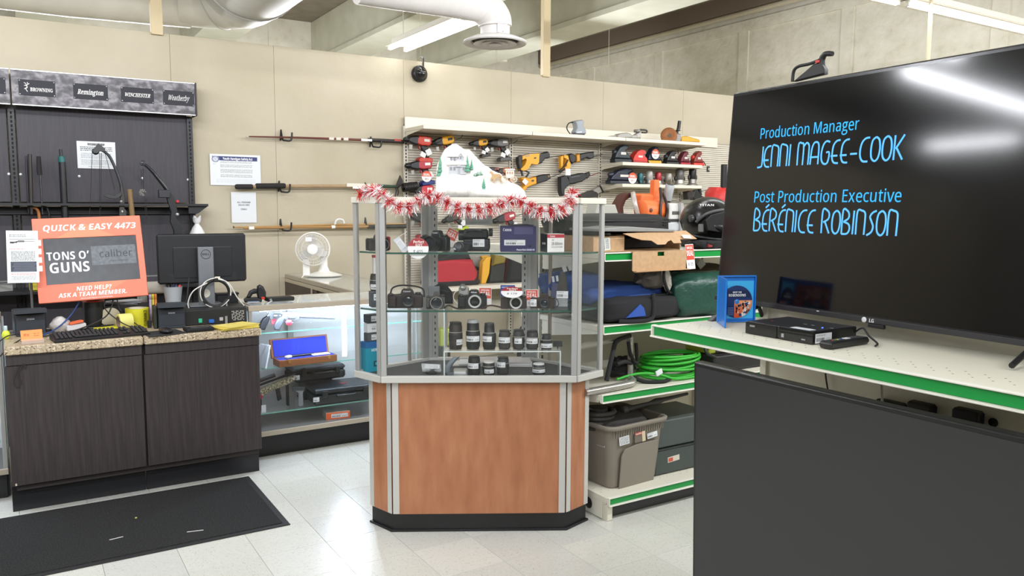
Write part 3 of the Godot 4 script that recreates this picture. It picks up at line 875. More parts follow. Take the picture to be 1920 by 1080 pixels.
	part(o, "pot", B.new().lathe([Vector2(0, 0.002), Vector2(0.036, 0.0), Vector2(0.054, 0.15), Vector2(0.056, 0.152), Vector2(0.052, 0.152), Vector2(0.034, 0.01), Vector2(0, 0.01)], 28), M("c9cdd2", 0.5))
	for s in [[-0.03, 0.01, "1d1d20"], [-0.01, -0.02, "2a2a30"], [0.012, 0.014, "2c5aa0"], [0.03, -0.01, "1b1b1d"], [0.0, 0.03, "3d3d44"]]:
		tb(o, "pen", [V(s[0] * 0.5, 0.02, s[1] * 0.5), V(s[0] * 1.2, 0.2, s[1])], 0.0045, M(s[2], 0.4))
	part(o, "red_cap", B.new().ball(V(0.033, 0.155, 0.035), V(0.01, 0.009, 0.008), 8), M("c8302a", 0.4))
	o = thing("tissue_roll", "white paper roll lying on its side left of the pen pot", "paper roll", V(0.69, 1.075, -5.2))
	part(o, "roll", B.new().at(V(0.065, 0, 0), V(0, 0, 90)).lathe([Vector2(0.018, 0), Vector2(0.037, 0), Vector2(0.037, 0.11), Vector2(0.018, 0.11), Vector2(0.018, 0)], 28), M("ddd5c8", 0.9))
	cy(o, "spindle", V(0, -0.1, 0), 0.006, 0.2, black)
	cy(o, "spindle_foot", V(0, -0.198, 0), 0.03, 0.008, black)
	o = thing("spray_bottle", "clear spray bottle with green band and red drink between the two screens", "bottle", V(0.63, y, -5.2))
	part(o, "bottle", B.new().lathe([Vector2(0, 0), Vector2(0.026, 0), Vector2(0.028, 0.02), Vector2(0.028, 0.15), Vector2(0.03, 0.2), Vector2(0.02, 0.225), Vector2(0, 0.235)], 20), pane("e8f0ea", 0.3, 0.1))
	part(o, "liquid", B.new().lathe([Vector2(0, 0.004), Vector2(0.024, 0.004), Vector2(0.025, 0.13), Vector2(0, 0.13)], 20), M("8e1a16", 0.3))
	part(o, "band", B.new().at(V(0, 0.185, 0)).lathe([Vector2(0.0295, 0), Vector2(0.031, 0.004), Vector2(0.031, 0.014), Vector2(0.0295, 0.018)], 20), M("3f7d33", 0.5))
	for s in [[0.05, "e0d23a"], [0.065, "e98a3a"], [0.035, "c9b6d8"]]:
		o = thing("highlighter", {"e0d23a": "yellow highlighter standing right of the clear bottle", "e98a3a": "orange highlighter standing right of the clear bottle", "c9b6d8": "lilac highlighter standing right of the clear bottle"}[s[1]], "pen", V(0.63 + s[0], y, -5.14))
		cy(o, "barrel", V(0, 0.07, 0), 0.007, 0.14, M(s[1], 0.4))
		cy(o, "cap", V(0, 0.155, 0), 0.0075, 0.03, M(s[1], 0.3))
	o = thing("paper_pile", "loose white papers fanned behind the label rolls", "paper", V(0.5, y, -5.16), 14)
	bx(o, "letter_tray", V(0, 0.06, 0), V(0.3, 0.12, 0.1), M("2c2a29", 0.6), 0.004)
	for k in 4: bx(o, "sheet", V(0.02 * k - 0.02, 0.125 + 0.004 * k, 0), V(0.22, 0.001, 0.09), M("dcdde2", 0.7), 0, V(2, k * 13 - 10, -3))
	o = thing("plastic_bag", "crumpled clear bag with an orange card behind the left printer", "bag", V(0.185, y, -4.96))
	var bag := []
	for i in 8:
		var row := []
		for k in 14:
			var a := TAU * k / 14
			var r := 1.0 + 0.18 * sin(k * 2.3 + i * 1.7)
			row.append(V(cos(a) * 0.05 * r * sin(PI * (0.15 + i * 0.11)), 0.006 + 0.085 * i / 7.0, sin(a) * 0.04 * r * sin(PI * (0.15 + i * 0.11))))
		bag.append(row)
	part(o, "film", B.new().skin(bag, true, true), M("b9b4b0", 0.3))
	bx(o, "card", V(0.075, 0.055, 0.01), V(0.07, 0.012, 0.04), M("e0663a", 0.6), 0.002, V(0, 15, 8))
	bx(o, "receipt", V(0.075, 0.03, 0.012), V(0.1, 0.03, 0.03), M("c9c7ca", 0.6), 0.004, V(0, 15, 4))
	o = thing("key_fob", "small black and chrome key fob by the right end of the keyboard", "keys", V(0.62, y, -4.86))
	bx(o, "fob", V(0, 0.03, 0), V(0.022, 0.045, 0.012), M("1a1a1a", 0.4), 0.004)
	part(o, "ring", B.new().tube([V(0.012, 0.008, 0.01), V(0, 0.016, 0.01), V(-0.012, 0.008, 0.01), V(0, 0.002, 0.01)], 0.002, 6, true), M("c9c9c9", 0.2, 0.9))
	cable("blue network cable dropping from the orange screen to the left printer", Color("23407e"), [V(0.3, 1.06, -4.99), V(0.24, 0.97, -4.95), V(0.17, 0.91, -4.9), V(0.1, 0.885, -4.84), V(0.02, 0.88, -4.82)], 0.004)
	cable("black power cable curving from behind the orange screen to the left printer", Color("1a1a1b"), [V(0.46, 1.06, -4.99), V(0.42, 0.96, -4.95), V(0.32, 0.91, -4.91), V(0.2, 0.885, -4.86), V(0.05, 0.88, -4.8)], 0.004)
	cable("thin black cable looping left off the counter corner", Color("171718"), [V(0.0, 0.9, -4.82), V(-0.06, 0.9, -4.78), V(-0.12, 0.86, -4.72), V(-0.2, 0.8, -4.7)], 0.003)
	cable("second thin black cable at the counter corner", Color("171718"), [V(0.01, 0.885, -4.78), V(-0.05, 0.86, -4.68), V(-0.12, 0.8, -4.62), V(-0.2, 0.76, -4.6)], 0.003)
	cable("thin black cable hanging behind the label rolls", Color("171718"), [V(0.47, 1.06, -4.98), V(0.49, 0.97, -4.97), V(0.56, 0.9, -4.87), V(0.6, 0.88, -4.83)], 0.003)
	cable("thin black cable left of the label rolls", Color("171718"), [V(0.42, 1.06, -4.98), V(0.41, 0.99, -4.97), V(0.48, 0.92, -4.86), V(0.55, 0.885, -4.82)], 0.003)
	cable("black video cable dropping from the monitor to the printer", Color("171718"), [V(0.87, 1.14, -5.04), V(0.855, 1.08, -5.0), V(0.84, 1.0, -4.99), V(0.8, 0.94, -5.0)], 0.004)
	# scanner and folder on the glass
	o = thing("barcode_scanner", "black hand scanner resting in a holder on the glass counter", "scanner", V(1.27, 0.967, -5.08), -10)
	pr(o, "holder", P([-0.07, 0.0, 0.03, 0.0, 0.035, 0.02, 0.0, 0.03, -0.06, 0.03, -0.075, 0.018]), 0.06, M("1b1c1e", 0.4), 0, 0.006)
	pr(o, "handle", P([-0.06, 0.028, -0.04, 0.07, -0.01, 0.085, 0.015, 0.08, 0.01, 0.055, -0.02, 0.05, -0.035, 0.028]), 0.034, M("1d1e20", 0.35), 0, 0.01)
	pr(o, "head", P([0.01, 0.02, 0.035, 0.015, 0.058, 0.03, 0.06, 0.06, 0.045, 0.095, 0.025, 0.11, 0.008, 0.1, 0.003, 0.06]), 0.06, M("222326", 0.3), 0, 0.014)
	bx(o, "window", V(0.04, 0.025, 0.03), V(0.022, 0.016, 0.008), M("c0392b", 0.2), 0.003).set_meta("label", "red scan window")
	bx(o, "printed_card", V(-0.02, 0.006, 0.045), V(0.07, 0.002, 0.04), M("8fa6c0", 0.5), 0)
	o = thing("folder", "flat black case lying on the glass counter beside the scanner", "case", V(1.41, 0.967, -5.06), 3)
	bx(o, "body", V(0, 0.014, 0), V(0.17, 0.026, 0.09), M("0f1011", 0.5), 0.006)
	bx(o, "buckle", V(-0.07, 0.012, 0.05), V(0.014, 0.022, 0.012), M("c9c9cc", 0.25, 0.8), 0.002, V(0, 0, 20))
	tb(o, "strap", [V(-0.07, 0.008, 0.055), V(-0.12, -0.01, 0.085), V(-0.16, -0.03, 0.11)], 0.003, M("b9b9ba", 0.4))
# ---------- dark display rack on the tan wall ----------
func upright(o: Node3D, x: float, y0: float, y1: float, z: float, m: Material) -> void:
	bx(o, "upright", V(x, (y0 + y1) / 2, z), V(0.045, y1 - y0, 0.03), m, 0.002)
	var s := B.new()
	var y := y0 + 0.02
	while y < y1 - 0.02:
		s.box(V(x, y, z + 0.0155), V(0.012, 0.02, 0.001)); y += 0.032
	part(o, "upright_slots", s, M("050506", 0.8), true)

func gun_rack() -> void:
	var steel := tri_mat(noise_tex(0.012, 81, [[0.0, "3c3a3c"], [0.35, "565357"], [0.6, "77747a"], [0.8, "8f8b8e"], [1.0, "55504c"]], 512, 5), V(1.6, 2.2, 1.6), 0.5)
	var lam := tri_mat(noise_tex(0.02, 83, [[0.0, "312e34"], [1.0, "3d393f"]], 512, 3), V(5, 0.3, 5), 0.55)
	var bk := M("131317", 0.4)
	var o := thing("display_rack", "dark wall display rack with a lettered steel-look header", "rack", V(0.65, 0, -7.13))
	for s in [[-1.86, -0.66], [-0.6, 0.605]]:
		bx(o, "back_panel", V((s[0] + s[1]) / 2, 1.95, 0), V(s[1] - s[0], 0.72, 0.02), lam, 0.002)
		bx(o, "lower_panel", V((s[0] + s[1]) / 2, 1.08, 0), V(s[1] - s[0], 0.94, 0.02), lam, 0.002)
	for x in [-0.63, 0.625, -1.88]: upright(o, x, 0.6, 2.3, 0.012, bk)
	var hdr := [[-1.88, -0.627], [-0.62, 0.655]]
	for s in hdr:
		var c: float = (s[0] + s[1]) / 2
		bx(o, "header_face", V(c, 2.43, 0.14), V(s[1] - s[0] - 0.004, 0.25, 0.012), steel, 0.001)
		bx(o, "header_top", V(c, 2.555, 0.06), V(s[1] - s[0] - 0.004, 0.01, 0.17), bk, 0.001)
		for y in [2.555, 2.302]: bx(o, "header_trim", V(c, y, 0.146), V(s[1] - s[0] - 0.004, 0.009, 0.01), M("cfd0d2", 0.3, 0.6), 0.002)
	bx(o, "header_end", V(0.66, 2.43, 0.07), V(0.012, 0.265, 0.17), M("2f2724", 0.5), 0.002)
	bx(o, "rack_shelf", V(-0.24, 1.572, 0.13), V(1.9, 0.02, 0.22), bk, 0.002)
	pr(o, "shelf_end", P([0.56, -0.07, 0.63, -0.07, 0.71, -0.01, 0.56, -0.01]), 0.02, bk, 0.2, 0.002).position.y = 1.572
	bx(o, "rack_rail", V(-0.6, 1.52, 0.03), V(2.5, 0.05, 0.03), bk, 0.003)
	bx(o, "low_shelf", V(-0.5, 0.93, 0.2), V(2.4, 0.02, 0.4), bk, 0.002)
	bx(o, "low_rail", V(-0.5, 1.02, 0.38), V(2.4, 0.012, 0.012), M("7b7b7a", 0.4, 0.4), 0.002)
	for x in [-0.665, -0.59, -0.2, 0.25, 0.6]:
		part(o, "screw", B.new().at(V(x, 1.79 - 0.012 * x, 0.011)).ball(Vector3.ZERO, V(0.011, 0.011, 0.005), 10), M("d8dade", 0.3, 0.5))
	# lettered plates
	var pm := M("2a2a32", 0.7)
	var wl := M("e6e3df", 0.5)
	var k := 0
	for c in [V(0.195, 2.43, 0), V(0.548, 2.43, 0), V(0.875, 2.43, 0), V(1.178, 2.43, 0), V(-0.12, 2.43, 0)]:
		var s := thing("name_plate", ["dark plate with a white stag head beside its lettering on the rack header", "dark plate with bold slanted serif lettering, second from left on the rack header", "dark plate with slanted white capitals, third from left on the rack header", "dark plate with flowing script lettering at the right end of the rack header", "dark plate cut off by the left edge on the rack header"][k], "sign", V(c.x, c.y, -6.982), 0, "header plates")
		bx(s, "plate", Vector3.ZERO, V(0.235, 0.115, 0.004), pm, 0.001)
		for q in [[-1, -1], [-1, 1], [1, -1], [1, 1]]: part(s, "pin", B.new().ball(V(q[0] * 0.11, q[1] * 0.049, 0.002), V(0.004, 0.004, 0.002), 6), M("c8c8ca", 0.3, 0.5))
		if k == 0:
			text(s, "lettering", "BROWNING", 0.026, wl, V(0.028, -0.012, 0.0025), Vector3.ZERO, 700, 0.145, "Droid Serif")
			var d := B.new()
			for a in [[V(-0.062, -0.03, 0.003), V(-0.072, -0.012, 0.003), V(-0.062, 0.002, 0.003), V(-0.07, 0.012, 0.003), V(-0.082, 0.014, 0.003)], [V(-0.07, 0.012, 0.003), V(-0.07, 0.026, 0.003), V(-0.082, 0.034, 0.003)], [V(-0.068, 0.012, 0.003), V(-0.058, 0.024, 0.003), V(-0.062, 0.038, 0.003)], [V(-0.058, 0.024, 0.003), V(-0.048, 0.028, 0.003)], [V(-0.062, 0.002, 0.003), V(-0.082, -0.012, 0.003)]]:
				d.tube(curve(a, 4), 0.0028, 5)
			part(s, "stag_head", d, wl)
		elif k == 1: text(s, "lettering", "Remington", 0.036, wl, V(0, -0.004, 0.0025), Vector3.ZERO, 700, 0.175, "Droid Serif", 0.2)
		elif k == 2: text(s, "lettering", "WINCHESTER", 0.028, wl, V(0, 0, 0.0025), Vector3.ZERO, 700, 0.185, "Droid Serif", 0.25)
		elif k == 3: text(s, "lettering", "Weatherby", 0.04, wl, V(0, 0, 0.0025), Vector3.ZERO, 400, 0.16, "Droid Serif", 0.3)
		k += 1
	# notice
	o = thing("notice", "white customer notice taped to the dark rack behind the compound bow", "notice", Vector3(0.578, 1.96, -7.115))
	var im := sheet(144, 100, 90, [[40, 8, 104, 2, "#333", 4, 3], [12, 20, 132, 3, "#333", 6, 3], [14, 44, 128, 4, "#8a8f98", 5, 2], [14, 68, 128, 4, "#8a8f98", 5, 2], [40, 92, 120, 1, "#999", 4, 2]])
	bx(o, "sheet", V(0, 0, 0), V(0.27, 0.21, 0.001), M("d3d9dd", 0.6), 0)
	fc(o, "print", V(0, 0, 0.0008), 0.27, 0.21, img_mat(im))
	text(o, "heading", "Customer Notice", 0.014, M("333333", 0.6), V(0, 0.087, 0.001), Vector3.ZERO, 700, 0.12, "Droid Serif", 0.2)
	# long things racked upright
	o = thing("rod", "thin grey steel rod at the far left of the rack", "rod", Vector3(0.09, 1.573, -7))
	tb(o, "shaft", [Vector3(0.007, -0.068, 0), Vector3(0.011, 0.359, 0)], 0.008, M("3c3c42", 0.35, 0.5))
	o = thing("gun_barrel", "brown-black barrel beside the thin grey rod on the rack", "barrel", Vector3(0.114, 1.573, -6.97))
	tb(o, "barrel", [Vector3(0, -0.075, 0), Vector3(0.011, 0.37, 0)], 0.013, M("2a2320", 0.4))
	tb(o, "curved_grip", curve([Vector3(-0.008, -0.028, 0), Vector3(0.026, -0.028, 0), Vector3(0.045, -0.059, 0), Vector3(0.049, -0.127, 0)], 5), 0.011, M("a3622c", 0.5)).set_meta("label", "orange-brown curved grip below the shelf")
	o = thing("golf_club", "steel shaft with a black rubber grip, second group from the left on the rack", "club", Vector3(0.175, 1.573, -6.97))
	tb(o, "shaft", [Vector3(0.01, -0.076, 0), Vector3(0.008, 0.23, 0)], 0.0065, M("57585e", 0.25, 0.8))
	tb(o, "grip", [Vector3(0.007, 0.218, 0), Vector3(0.004, 0.258, 0), Vector3(0.005, 0.356, 0)], [0.016, 0.017, 0.014], M("1d1a1a", 0.8))
	tb(o, "curved_hook", curve([Vector3(0.013, -0.02, 0), Vector3(0.04, -0.028, 0), Vector3(0.052, -0.076, 0), Vector3(0.05, -0.116, 0)], 5), 0.008, M("17171a", 0.4))
	o = thing("tube_case", "long black tube with a teal collar standing on the rack", "tube", Vector3(0.319, 1.526, -6.94))
	tb(o, "tube", [Vector3(0.011, -0.06, 0), Vector3(0.011, 0.38, 0)], 0.024, M("131318", 0.35), 14)
	tb(o, "collar", [Vector3(0.011, 0.364, 0), Vector3(0.008, 0.392, 0), Vector3(0.007, 0.407, 0)], [0.0255, 0.025, 0.02], M("155e5c", 0.45), 14)
	tb(o, "tip", [Vector3(0.007, 0.403, 0), Vector3(0.006, 0.459, 0)], 0.012, M("1d1d20", 0.4), 10)
	o = thing("wooden_staff", "plain round wooden staff between the two compound bows", "staff", Vector3(0.783, 1.506, -6.9))
	tb(o, "staff", [Vector3(0.009, -0.05, 0), Vector3(-0.004, 0.187, 0)], 0.019, tri_mat(noise_tex(0.03, 84, [[0.0, "6d5636"], [1.0, "8a7048"]]), V(4, 0.6, 4), 0.6), 14)
	# bows
	var camo := M("2b2c2e", 0.4)
	o = thing("compound_bow", "dark compound bow with its cam in front of the white notice", "bow", Vector3(0.726, 1.514, -6.93))
	tb(o, "limb", curve([Vector3(-0.136, 0.481, 0), Vector3(-0.079, 0.435, 0), Vector3(-0.035, 0.33, 0), Vector3(-0.006, 0.228, 0), Vector3(0.002, 0.149, 0)], 6), [0.010, 0.010, 0.010, 0.010, 0.010, 0.010, 0.011, 0.011, 0.011, 0.011, 0.011, 0.011, 0.011, 0.011, 0.011, 0.012, 0.012, 0.012, 0.012, 0.012, 0.012, 0.013, 0.013, 0.013, 0.013], camo, 8)
	pr(o, "cam", P([-0.191, 0.471, -0.149, 0.525, -0.103, 0.487, -0.107, 0.462, -0.14, 0.465, -0.159, 0.448, -0.185, 0.447]), 0.016, camo, 0.012, 0.003)
	cy(o, "wheel", Vector3(-0.169, 0.464, 0), 0.026, 0.012, M("1a1b1e", 0.3), V(90, 0, 0))
	pr(o, "riser", P([-0.006, 0.22, 0.008, 0.199, 0.02, 0.108, 0.013, 0.033, 0.031, 0.008, 0.02, -0.058, -0.029, -0.058, -0.025, 0.025, -0.015, 0.095]), 0.03, M("34312c", 0.45), 0.0, 0.005)
	pr(o, "sight", P([-0.133, 0.123, -0.102, 0.144, -0.055, 0.128, -0.009, 0.158, -0.002, 0.133, -0.037, 0.103, -0.089, 0.107]), 0.02, camo, 0.02, 0.003)
	for s in [[Vector3(-0.193, 0.459, 0.01), Vector3(-0.207, 0.273, 0.01)], [Vector3(-0.207, 0.273, 0.01), Vector3(-0.231, -0.024, 0.01)], [Vector3(-0.141, 0.453, 0), Vector3(-0.161, -0.025, 0)], [Vector3(-0.13, 0.453, 0.01), Vector3(-0.152, 0.025, 0.01)], [Vector3(-0.107, 0.466, 0), Vector3(-0.049, 0.178, 0)]]:
		tb(o, "string", s, 0.0022, M("242326", 0.7), 5)
	part(o, "bolt", B.new().at(Vector3(-0.008, 0.083, 0.016)).ball(Vector3.ZERO, V(0.012, 0.012, 0.006), 10), M("8a8884", 0.3, 0.6))
	part(o, "bolt", B.new().at(Vector3(-0.004, 0.004, 0.016)).ball(Vector3.ZERO, V(0.009, 0.012, 0.006), 10), M("a9a7a2", 0.3, 0.6))
	o = thing("compound_bow", "black compound bow with a shiny limb nearest the right upright of the rack", "bow", Vector3(1.092, 1.527, -6.9))
	var lb := []
	for i in 13: lb.append(0.011 + 0.0004 * i)
	tb(o, "limb", curve([Vector3(-0.209, 0.371, 0), Vector3(-0.153, 0.319, 0), Vector3(-0.094, 0.24, 0), Vector3(-0.038, 0.161, 0)], 4), lb, M("1b1b1f", 0.18), 8)
	cy(o, "wheel", Vector3(-0.211, 0.371, 0), 0.022, 0.014, M("15151a", 0.3), V(90, 0, 0))
	part(o, "wheel_ring", B.new().at(Vector3(-0.211, 0.371, 0.008), V(90, 0, 0)).lathe([Vector2(0.012, 0), Vector2(0.016, 0.002), Vector2(0.02, 0)], 20), M("3b3b40", 0.3))
	bx(o, "sight_box", Vector3(-0.068, 0.133, 0.02), Vector3(0.083, 0.063, 0.05), M("26272b", 0.4), 0.005)
	pr(o, "riser", P([-0.045, 0.17, -0.022, 0.157, 0.008, 0.098, 0.022, 0.043, 0.032, -0.013, 0.018, -0.064, 0.041, -0.099, 0.063, -0.15, 0.052, -0.219, -0.004, -0.218, -0.006, -0.158, -0.031, -0.085, -0.02, -0.013, -0.041, 0.064, -0.051, 0.114]), 0.03, M("17181b", 0.35), 0.0, 0.006)
	part(o, "bolt", B.new().at(Vector3(0.027, -0.03, 0.016)).ball(Vector3.ZERO, V(0.013, 0.013, 0.006), 10), M("a5a5a8", 0.3, 0.6))
	part(o, "red_fletching", B.new().at(Vector3(0.033, 0.073, 0)).ball(Vector3.ZERO, V(0.014, 0.012, 0.01), 8), M("c9323a", 0.5))
	for s in [[Vector3(-0.226, 0.321, 0), Vector3(-0.224, 0.196, 0)], [Vector3(-0.211, 0.329, 0), Vector3(-0.213, 0.171, 0)], [Vector3(-0.208, 0.113, 0), Vector3(-0.206, -0.038, 0)], [Vector3(-0.197, 0.096, 0), Vector3(-0.198, -0.038, 0)]]: tb(o, "string", s, 0.0025, M("1d1c1f", 0.7), 5)
	var puff := B.new()
	var rng := RandomNumberGenerator.new()
	rng.seed = 8
	for i in 40:
		var d := V(rng.randf_range(-1, 1), rng.randf_range(-1, 1), rng.randf_range(-1, 1)).normalized() * 0.028
		puff.at(Vector3(-0.222, 0.142, 0)).tube([Vector3.ZERO, d], 0.003, 4)
	part(o, "string_silencer", puff, M("8d8a86", 0.8), true)
	# clutter on the low shelf
	var c := 0
	for s in [[0.14, 1.0, "b9ae2e", 0.14, 0.07, "yellow box on the low shelf of the dark rack"], [0.3, 1.0, "d8d6d2", 0.03, 0.04, "small white pot on the low shelf of the dark rack"], [0.62, 1.0, "7d1f1c", 0.14, 0.05, "dark red box on the low shelf of the dark rack"], [-0.1, 1.0, "8c8b88", 0.12, 0.05, "grey cord pack on the low shelf of the dark rack"]]:
		var q := thing("shelf_box", s[5], "box", V(s[0], 0.942, -6.84), 8 * c, "odds and ends on the low rack shelf")
		bx(q, "carton", V(0, s[4] / 2, 0), V(s[3], s[4], 0.08), M(s[2], 0.6), 0.004)
		bx(q, "flap", V(0, s[4] + 0.002, 0), V(s[3] * 0.96, 0.003, 0.076), M(s[2], 0.5), 0.001)
		c += 1

# ---------- things on and against the tan wall ----------
func hook(o: Node3D, x: float, y: float) -> void:
	tb(o, "wall_hook", curve([V(x - 0.03, y - 0.015, -0.06), V(x - 0.03, y + 0.07, -0.04), V(x - 0.03, y + 0.05, -0.03), V(x - 0.028, y - 0.01, 0.0), V(x - 0.02, y - 0.02, 0.03), V(x + 0.03, y - 0.018, 0.05), V(x + 0.04, y + 0.05, 0.055)], 4), 0.008, M("1a1817", 0.4), 8)

func wall_goods() -> void:
	# fishing rod
	var o := thing("fishing_rod", "thin red-brown fishing rod lying across two hooks high on the wall", "rod", Vector3(1.735, 2.163, -7.13))
	tb(o, "blank", [Vector3(0, 0, 0), Vector3(0.461, 0.013, 0), Vector3(1.17, 0.023, 0)], [0.006, 0.009, 0.012], M("5e2a1e", 0.3))
	tb(o, "handle", [Vector3(1.117, 0.023, 0), Vector3(1.48, 0.023, 0)], 0.019, M("241f1e", 0.6))
	tb(o, "tip", [Vector3(0, 0, 0), Vector3(0.023, 0, 0)], 0.008, M("b9b3a6", 0.4))
	for s: Vector3 in [Vector3(0.761, 0.018, 0), Vector3(0.827, 0.019, 0), Vector3(0.898, 0.02, 0)]: bx(o, "white_wrap", s, V(0.05, 0.028, 0.028), M("d2c8bd", 0.6), 0.006)
	bx(o, "white_tag", Vector3(1.096, 0.02, 0.018), Vector3(0.106, 0.02, 0.004), M("e3e1dc", 0.6), 0)
	bx(o, "red_wrap", Vector3(1.414, 0.03, 0), Vector3(0.077, 0.03, 0.036), M("a83a30", 0.5), 0.006)
	hook(o, 0.345, 0.0); hook(o, 1.19, -0.02)
	# long garden tool
	o = thing("garden_tool", "long wooden garden hoe with black foam grips and a dark blade hung on the wall", "tool", Vector3(1.632, 1.732, -7.13))
	tb(o, "foam_grip", [Vector3(0, 0, 0), Vector3(0.013, 0, 0), Vector3(0.14, 0.002, 0), Vector3(0.149, 0.003, 0)], [0.016, 0.022, 0.022, 0.018], M("221e1c", 0.8), 12)
	tb(o, "foam_grip", [Vector3(0.172, 0.008, 0), Vector3(0.181, 0.008, 0), Vector3(0.423, 0.014, 0), Vector3(0.433, 0.014, 0)], [0.018, 0.024, 0.024, 0.02], M("1f1c1b", 0.8), 12)
	tb(o, "wooden_shaft", [Vector3(0.14, 0.002, 0), Vector3(0.749, 0.017, 0), Vector3(1.331, 0.027, 0)], 0.0155, tri_mat(noise_tex(0.02, 95, [[0.0, "8f7454"], [1.0, "b09673"]]), V(0.6, 4, 4), 0.55), 12)
	tb(o, "green_socket", [Vector3(1.293, 0.027, 0), Vector3(1.495, 0.025, 0)], [0.018, 0.014], M("1e3a26", 0.5), 12)
	pr(o, "blade", P([1.484, 0.02, 1.506, 0.051, 1.54, 0.133, 1.568, 0.077, 1.55, 0.036, 1.517, 0.01]), 0.03, M("2b2723", 0.6), 0.0, 0.004)
	tb(o, "fork_tine", curve([Vector3(1.489, 0.02, 0), Vector3(1.5, -0.015, 0), Vector3(1.488, -0.067, 0)], 4), 0.006, M("2b2723", 0.6))
	tb(o, "fork_tine", curve([Vector3(1.511, 0.015, 0), Vector3(1.522, -0.025, 0), Vector3(1.51, -0.061, 0)], 4), 0.006, M("2b2723", 0.6))
	bx(o, "paper_wrap", Vector3(1.089, 0.031, 0), Vector3(0.183, 0.035, 0.036), M("d9d3c4", 0.7), 0.006)
	bx(o, "white_tag", Vector3(1.107, 0.009, 0.02), Vector3(0.105, 0.02, 0.003), M("e9e7e2", 0.6), 0)
	hook(o, 0.42, -0.02); hook(o, 1.23, -0.02)
	# cues
	o = thing("cue_stick", "pale wooden cue stick, the upper of two on the lowest wall hooks", "stick", Vector3(1.604, 1.384, -7.13))
	tb(o, "shaft", [Vector3(0, 0, 0), Vector3(0.149, -0.001, 0), Vector3(0.821, 0.014, 0), Vector3(1.62, 0.015, 0)], [0.007, 0.008, 0.008, 0.009], M("b08a54", 0.4), 10)
	tb(o, "ferrule", [Vector3(0, 0, 0), Vector3(0.009, 0, 0)], 0.009, M("3a2c20", 0.6), 10)
	o = thing("cue_stick", "brown cue stick with a dark butt, the lower of two on the wall hooks", "stick", Vector3(1.687, 1.374, -7.1))
	tb(o, "shaft", [Vector3(0, 0, 0), Vector3(0.481, 0.004, 0), Vector3(1.194, 0.003, 0)], [0.009, 0.012, 0.016], M("9c7440", 0.4), 10)
	tb(o, "butt", [Vector3(1.141, 0.003, 0), Vector3(1.546, 0.004, 0)], [0.017, 0.02], M("2b2623", 0.5), 10)
	tb(o, "wrap", [Vector3(0.783, 0.003, 0), Vector3(0.818, 0.004, 0)], 0.0165, M("e6e3da", 0.5), 10)
	bx(o, "paper_tag", Vector3(0.063, 0.003, 0.014), Vector3(0.045, 0.025, 0.003), M("e6e3da", 0.6), 0)
	hook(o, 0.36, 0.0); hook(o, 1.16, 0.01)
	o = thing("white_clamp", "small white curved clip hanging over the cue sticks", "clip", Vector3(2.559, 1.405, -7.08))
	tb(o, "arc", curve([Vector3(-0.061, -0.004, 0), Vector3(-0.05, 0.03, 0), Vector3(-0.02, 0.044, 0), Vector3(0.016, 0.034, 0), Vector3(0.026, 0.005, 0)], 5), 0.01, M("d6d4d0", 0.4), 8)
	# paper on the wall
	o = thing("safety_poster", "white poster with navy heading Youth Handgun Safety Act on the tan wall", "poster", Vector3(1.655, 1.876, -7.19))
	var im := sheet(220, 150, 96, [[44, 34, 180, 2, "#777", 5, 2], [44, 50, 182, 3, "#777", 5, 2], [44, 72, 184, 4, "#777", 5, 2], [44, 98, 182, 3, "#777", 5, 2], [26, 120, 196, 4, "#aaa", 5, 1], [14, 46, 26, 1, "#888", 4, 2]])
	im.fill_rect(Rect2i(10, 10, 196, 20), Color("2f3768"))
	for r in [[16, "f3f3f6"], [15, "2f3768"], [12, "f3f3f6"], [10, "8f94ae"], [7, "eceef3"], [4, "9aa0b6"]]:
		for yy in 40:
			for xx in 40:
				if Vector2(xx - 20, yy - 20).length() < r[0]: im.set_pixel(xx + 3, yy + 4, Color(r[1]))
	bx(o, "sheet", Vector3.ZERO, V(0.425, 0.265, 0.001), M("d6d8da", 0.6), 0)
	fc(o, "print", V(0, 0, 0.0008), 0.425, 0.265, img_mat(im))
	text(o, "heading", "Youth Handgun Safety Act", 0.02, M("f3f3f6", 0.6), V(0.02, 0.096, 0.001), Vector3.ZERO, 700, 0.25)
	o = thing("sales_notice", "white page reading ALL FIREARM SALES ARE FINAL! below the navy-headed poster", "notice", Vector3(1.715, 1.553, -7.19))
	bx(o, "sheet", Vector3.ZERO, V(0.213, 0.265, 0.001), M("d6d8da", 0.6), 0)
	var tm := M("4a4a4c", 0.6)
	text(o, "lettering", "ALL FIREARM", 0.014, tm, V(0.0, 0.045, 0.001), Vector3.ZERO, 700, 0.112)
	text(o, "lettering", "SALES ARE", 0.014, tm, V(0.0, 0.022, 0.001), Vector3.ZERO, 700, 0.095)
	text(o, "lettering", "FINAL!", 0.014, tm, V(0.0, -0.015, 0.001), Vector3.ZERO, 700, 0.052)
	# dome camera
	o = thing("dome_camera", "black dome security camera on the tan wall under the tube light", "camera", Vector3(3.411, 2.849, -7.2))
	part(o, "base", B.new().at(Vector3.ZERO, V(90, 0, 0)).lathe([Vector2(0, 0), Vector2(0.078, 0), Vector2(0.08, 0.03), Vector2(0.07, 0.045), Vector2(0.058, 0.05), Vector2(0, 0.05)], 30), M("111112", 0.4))
	part(o, "dome", B.new().at(V(0, 0, 0.05)).ball(Vector3.ZERO, V(0.056, 0.056, 0.05), 20), M("1b1c1e", 0.08))
	bx(o, "slot", V(0.0, 0.012, 0.094), V(0.05, 0.006, 0.02), M("8c8c8e", 0.3), 0.002, V(0, 0, -6))
	tb(o, "lead", curve([V(0.04, 0.05, 0.02), V(0.046, 0.09, 0.01), V(0.045, 0.16, 0.01), V(0.045, 0.17, -0.05)], 4), 0.007, M("18181a", 0.5))
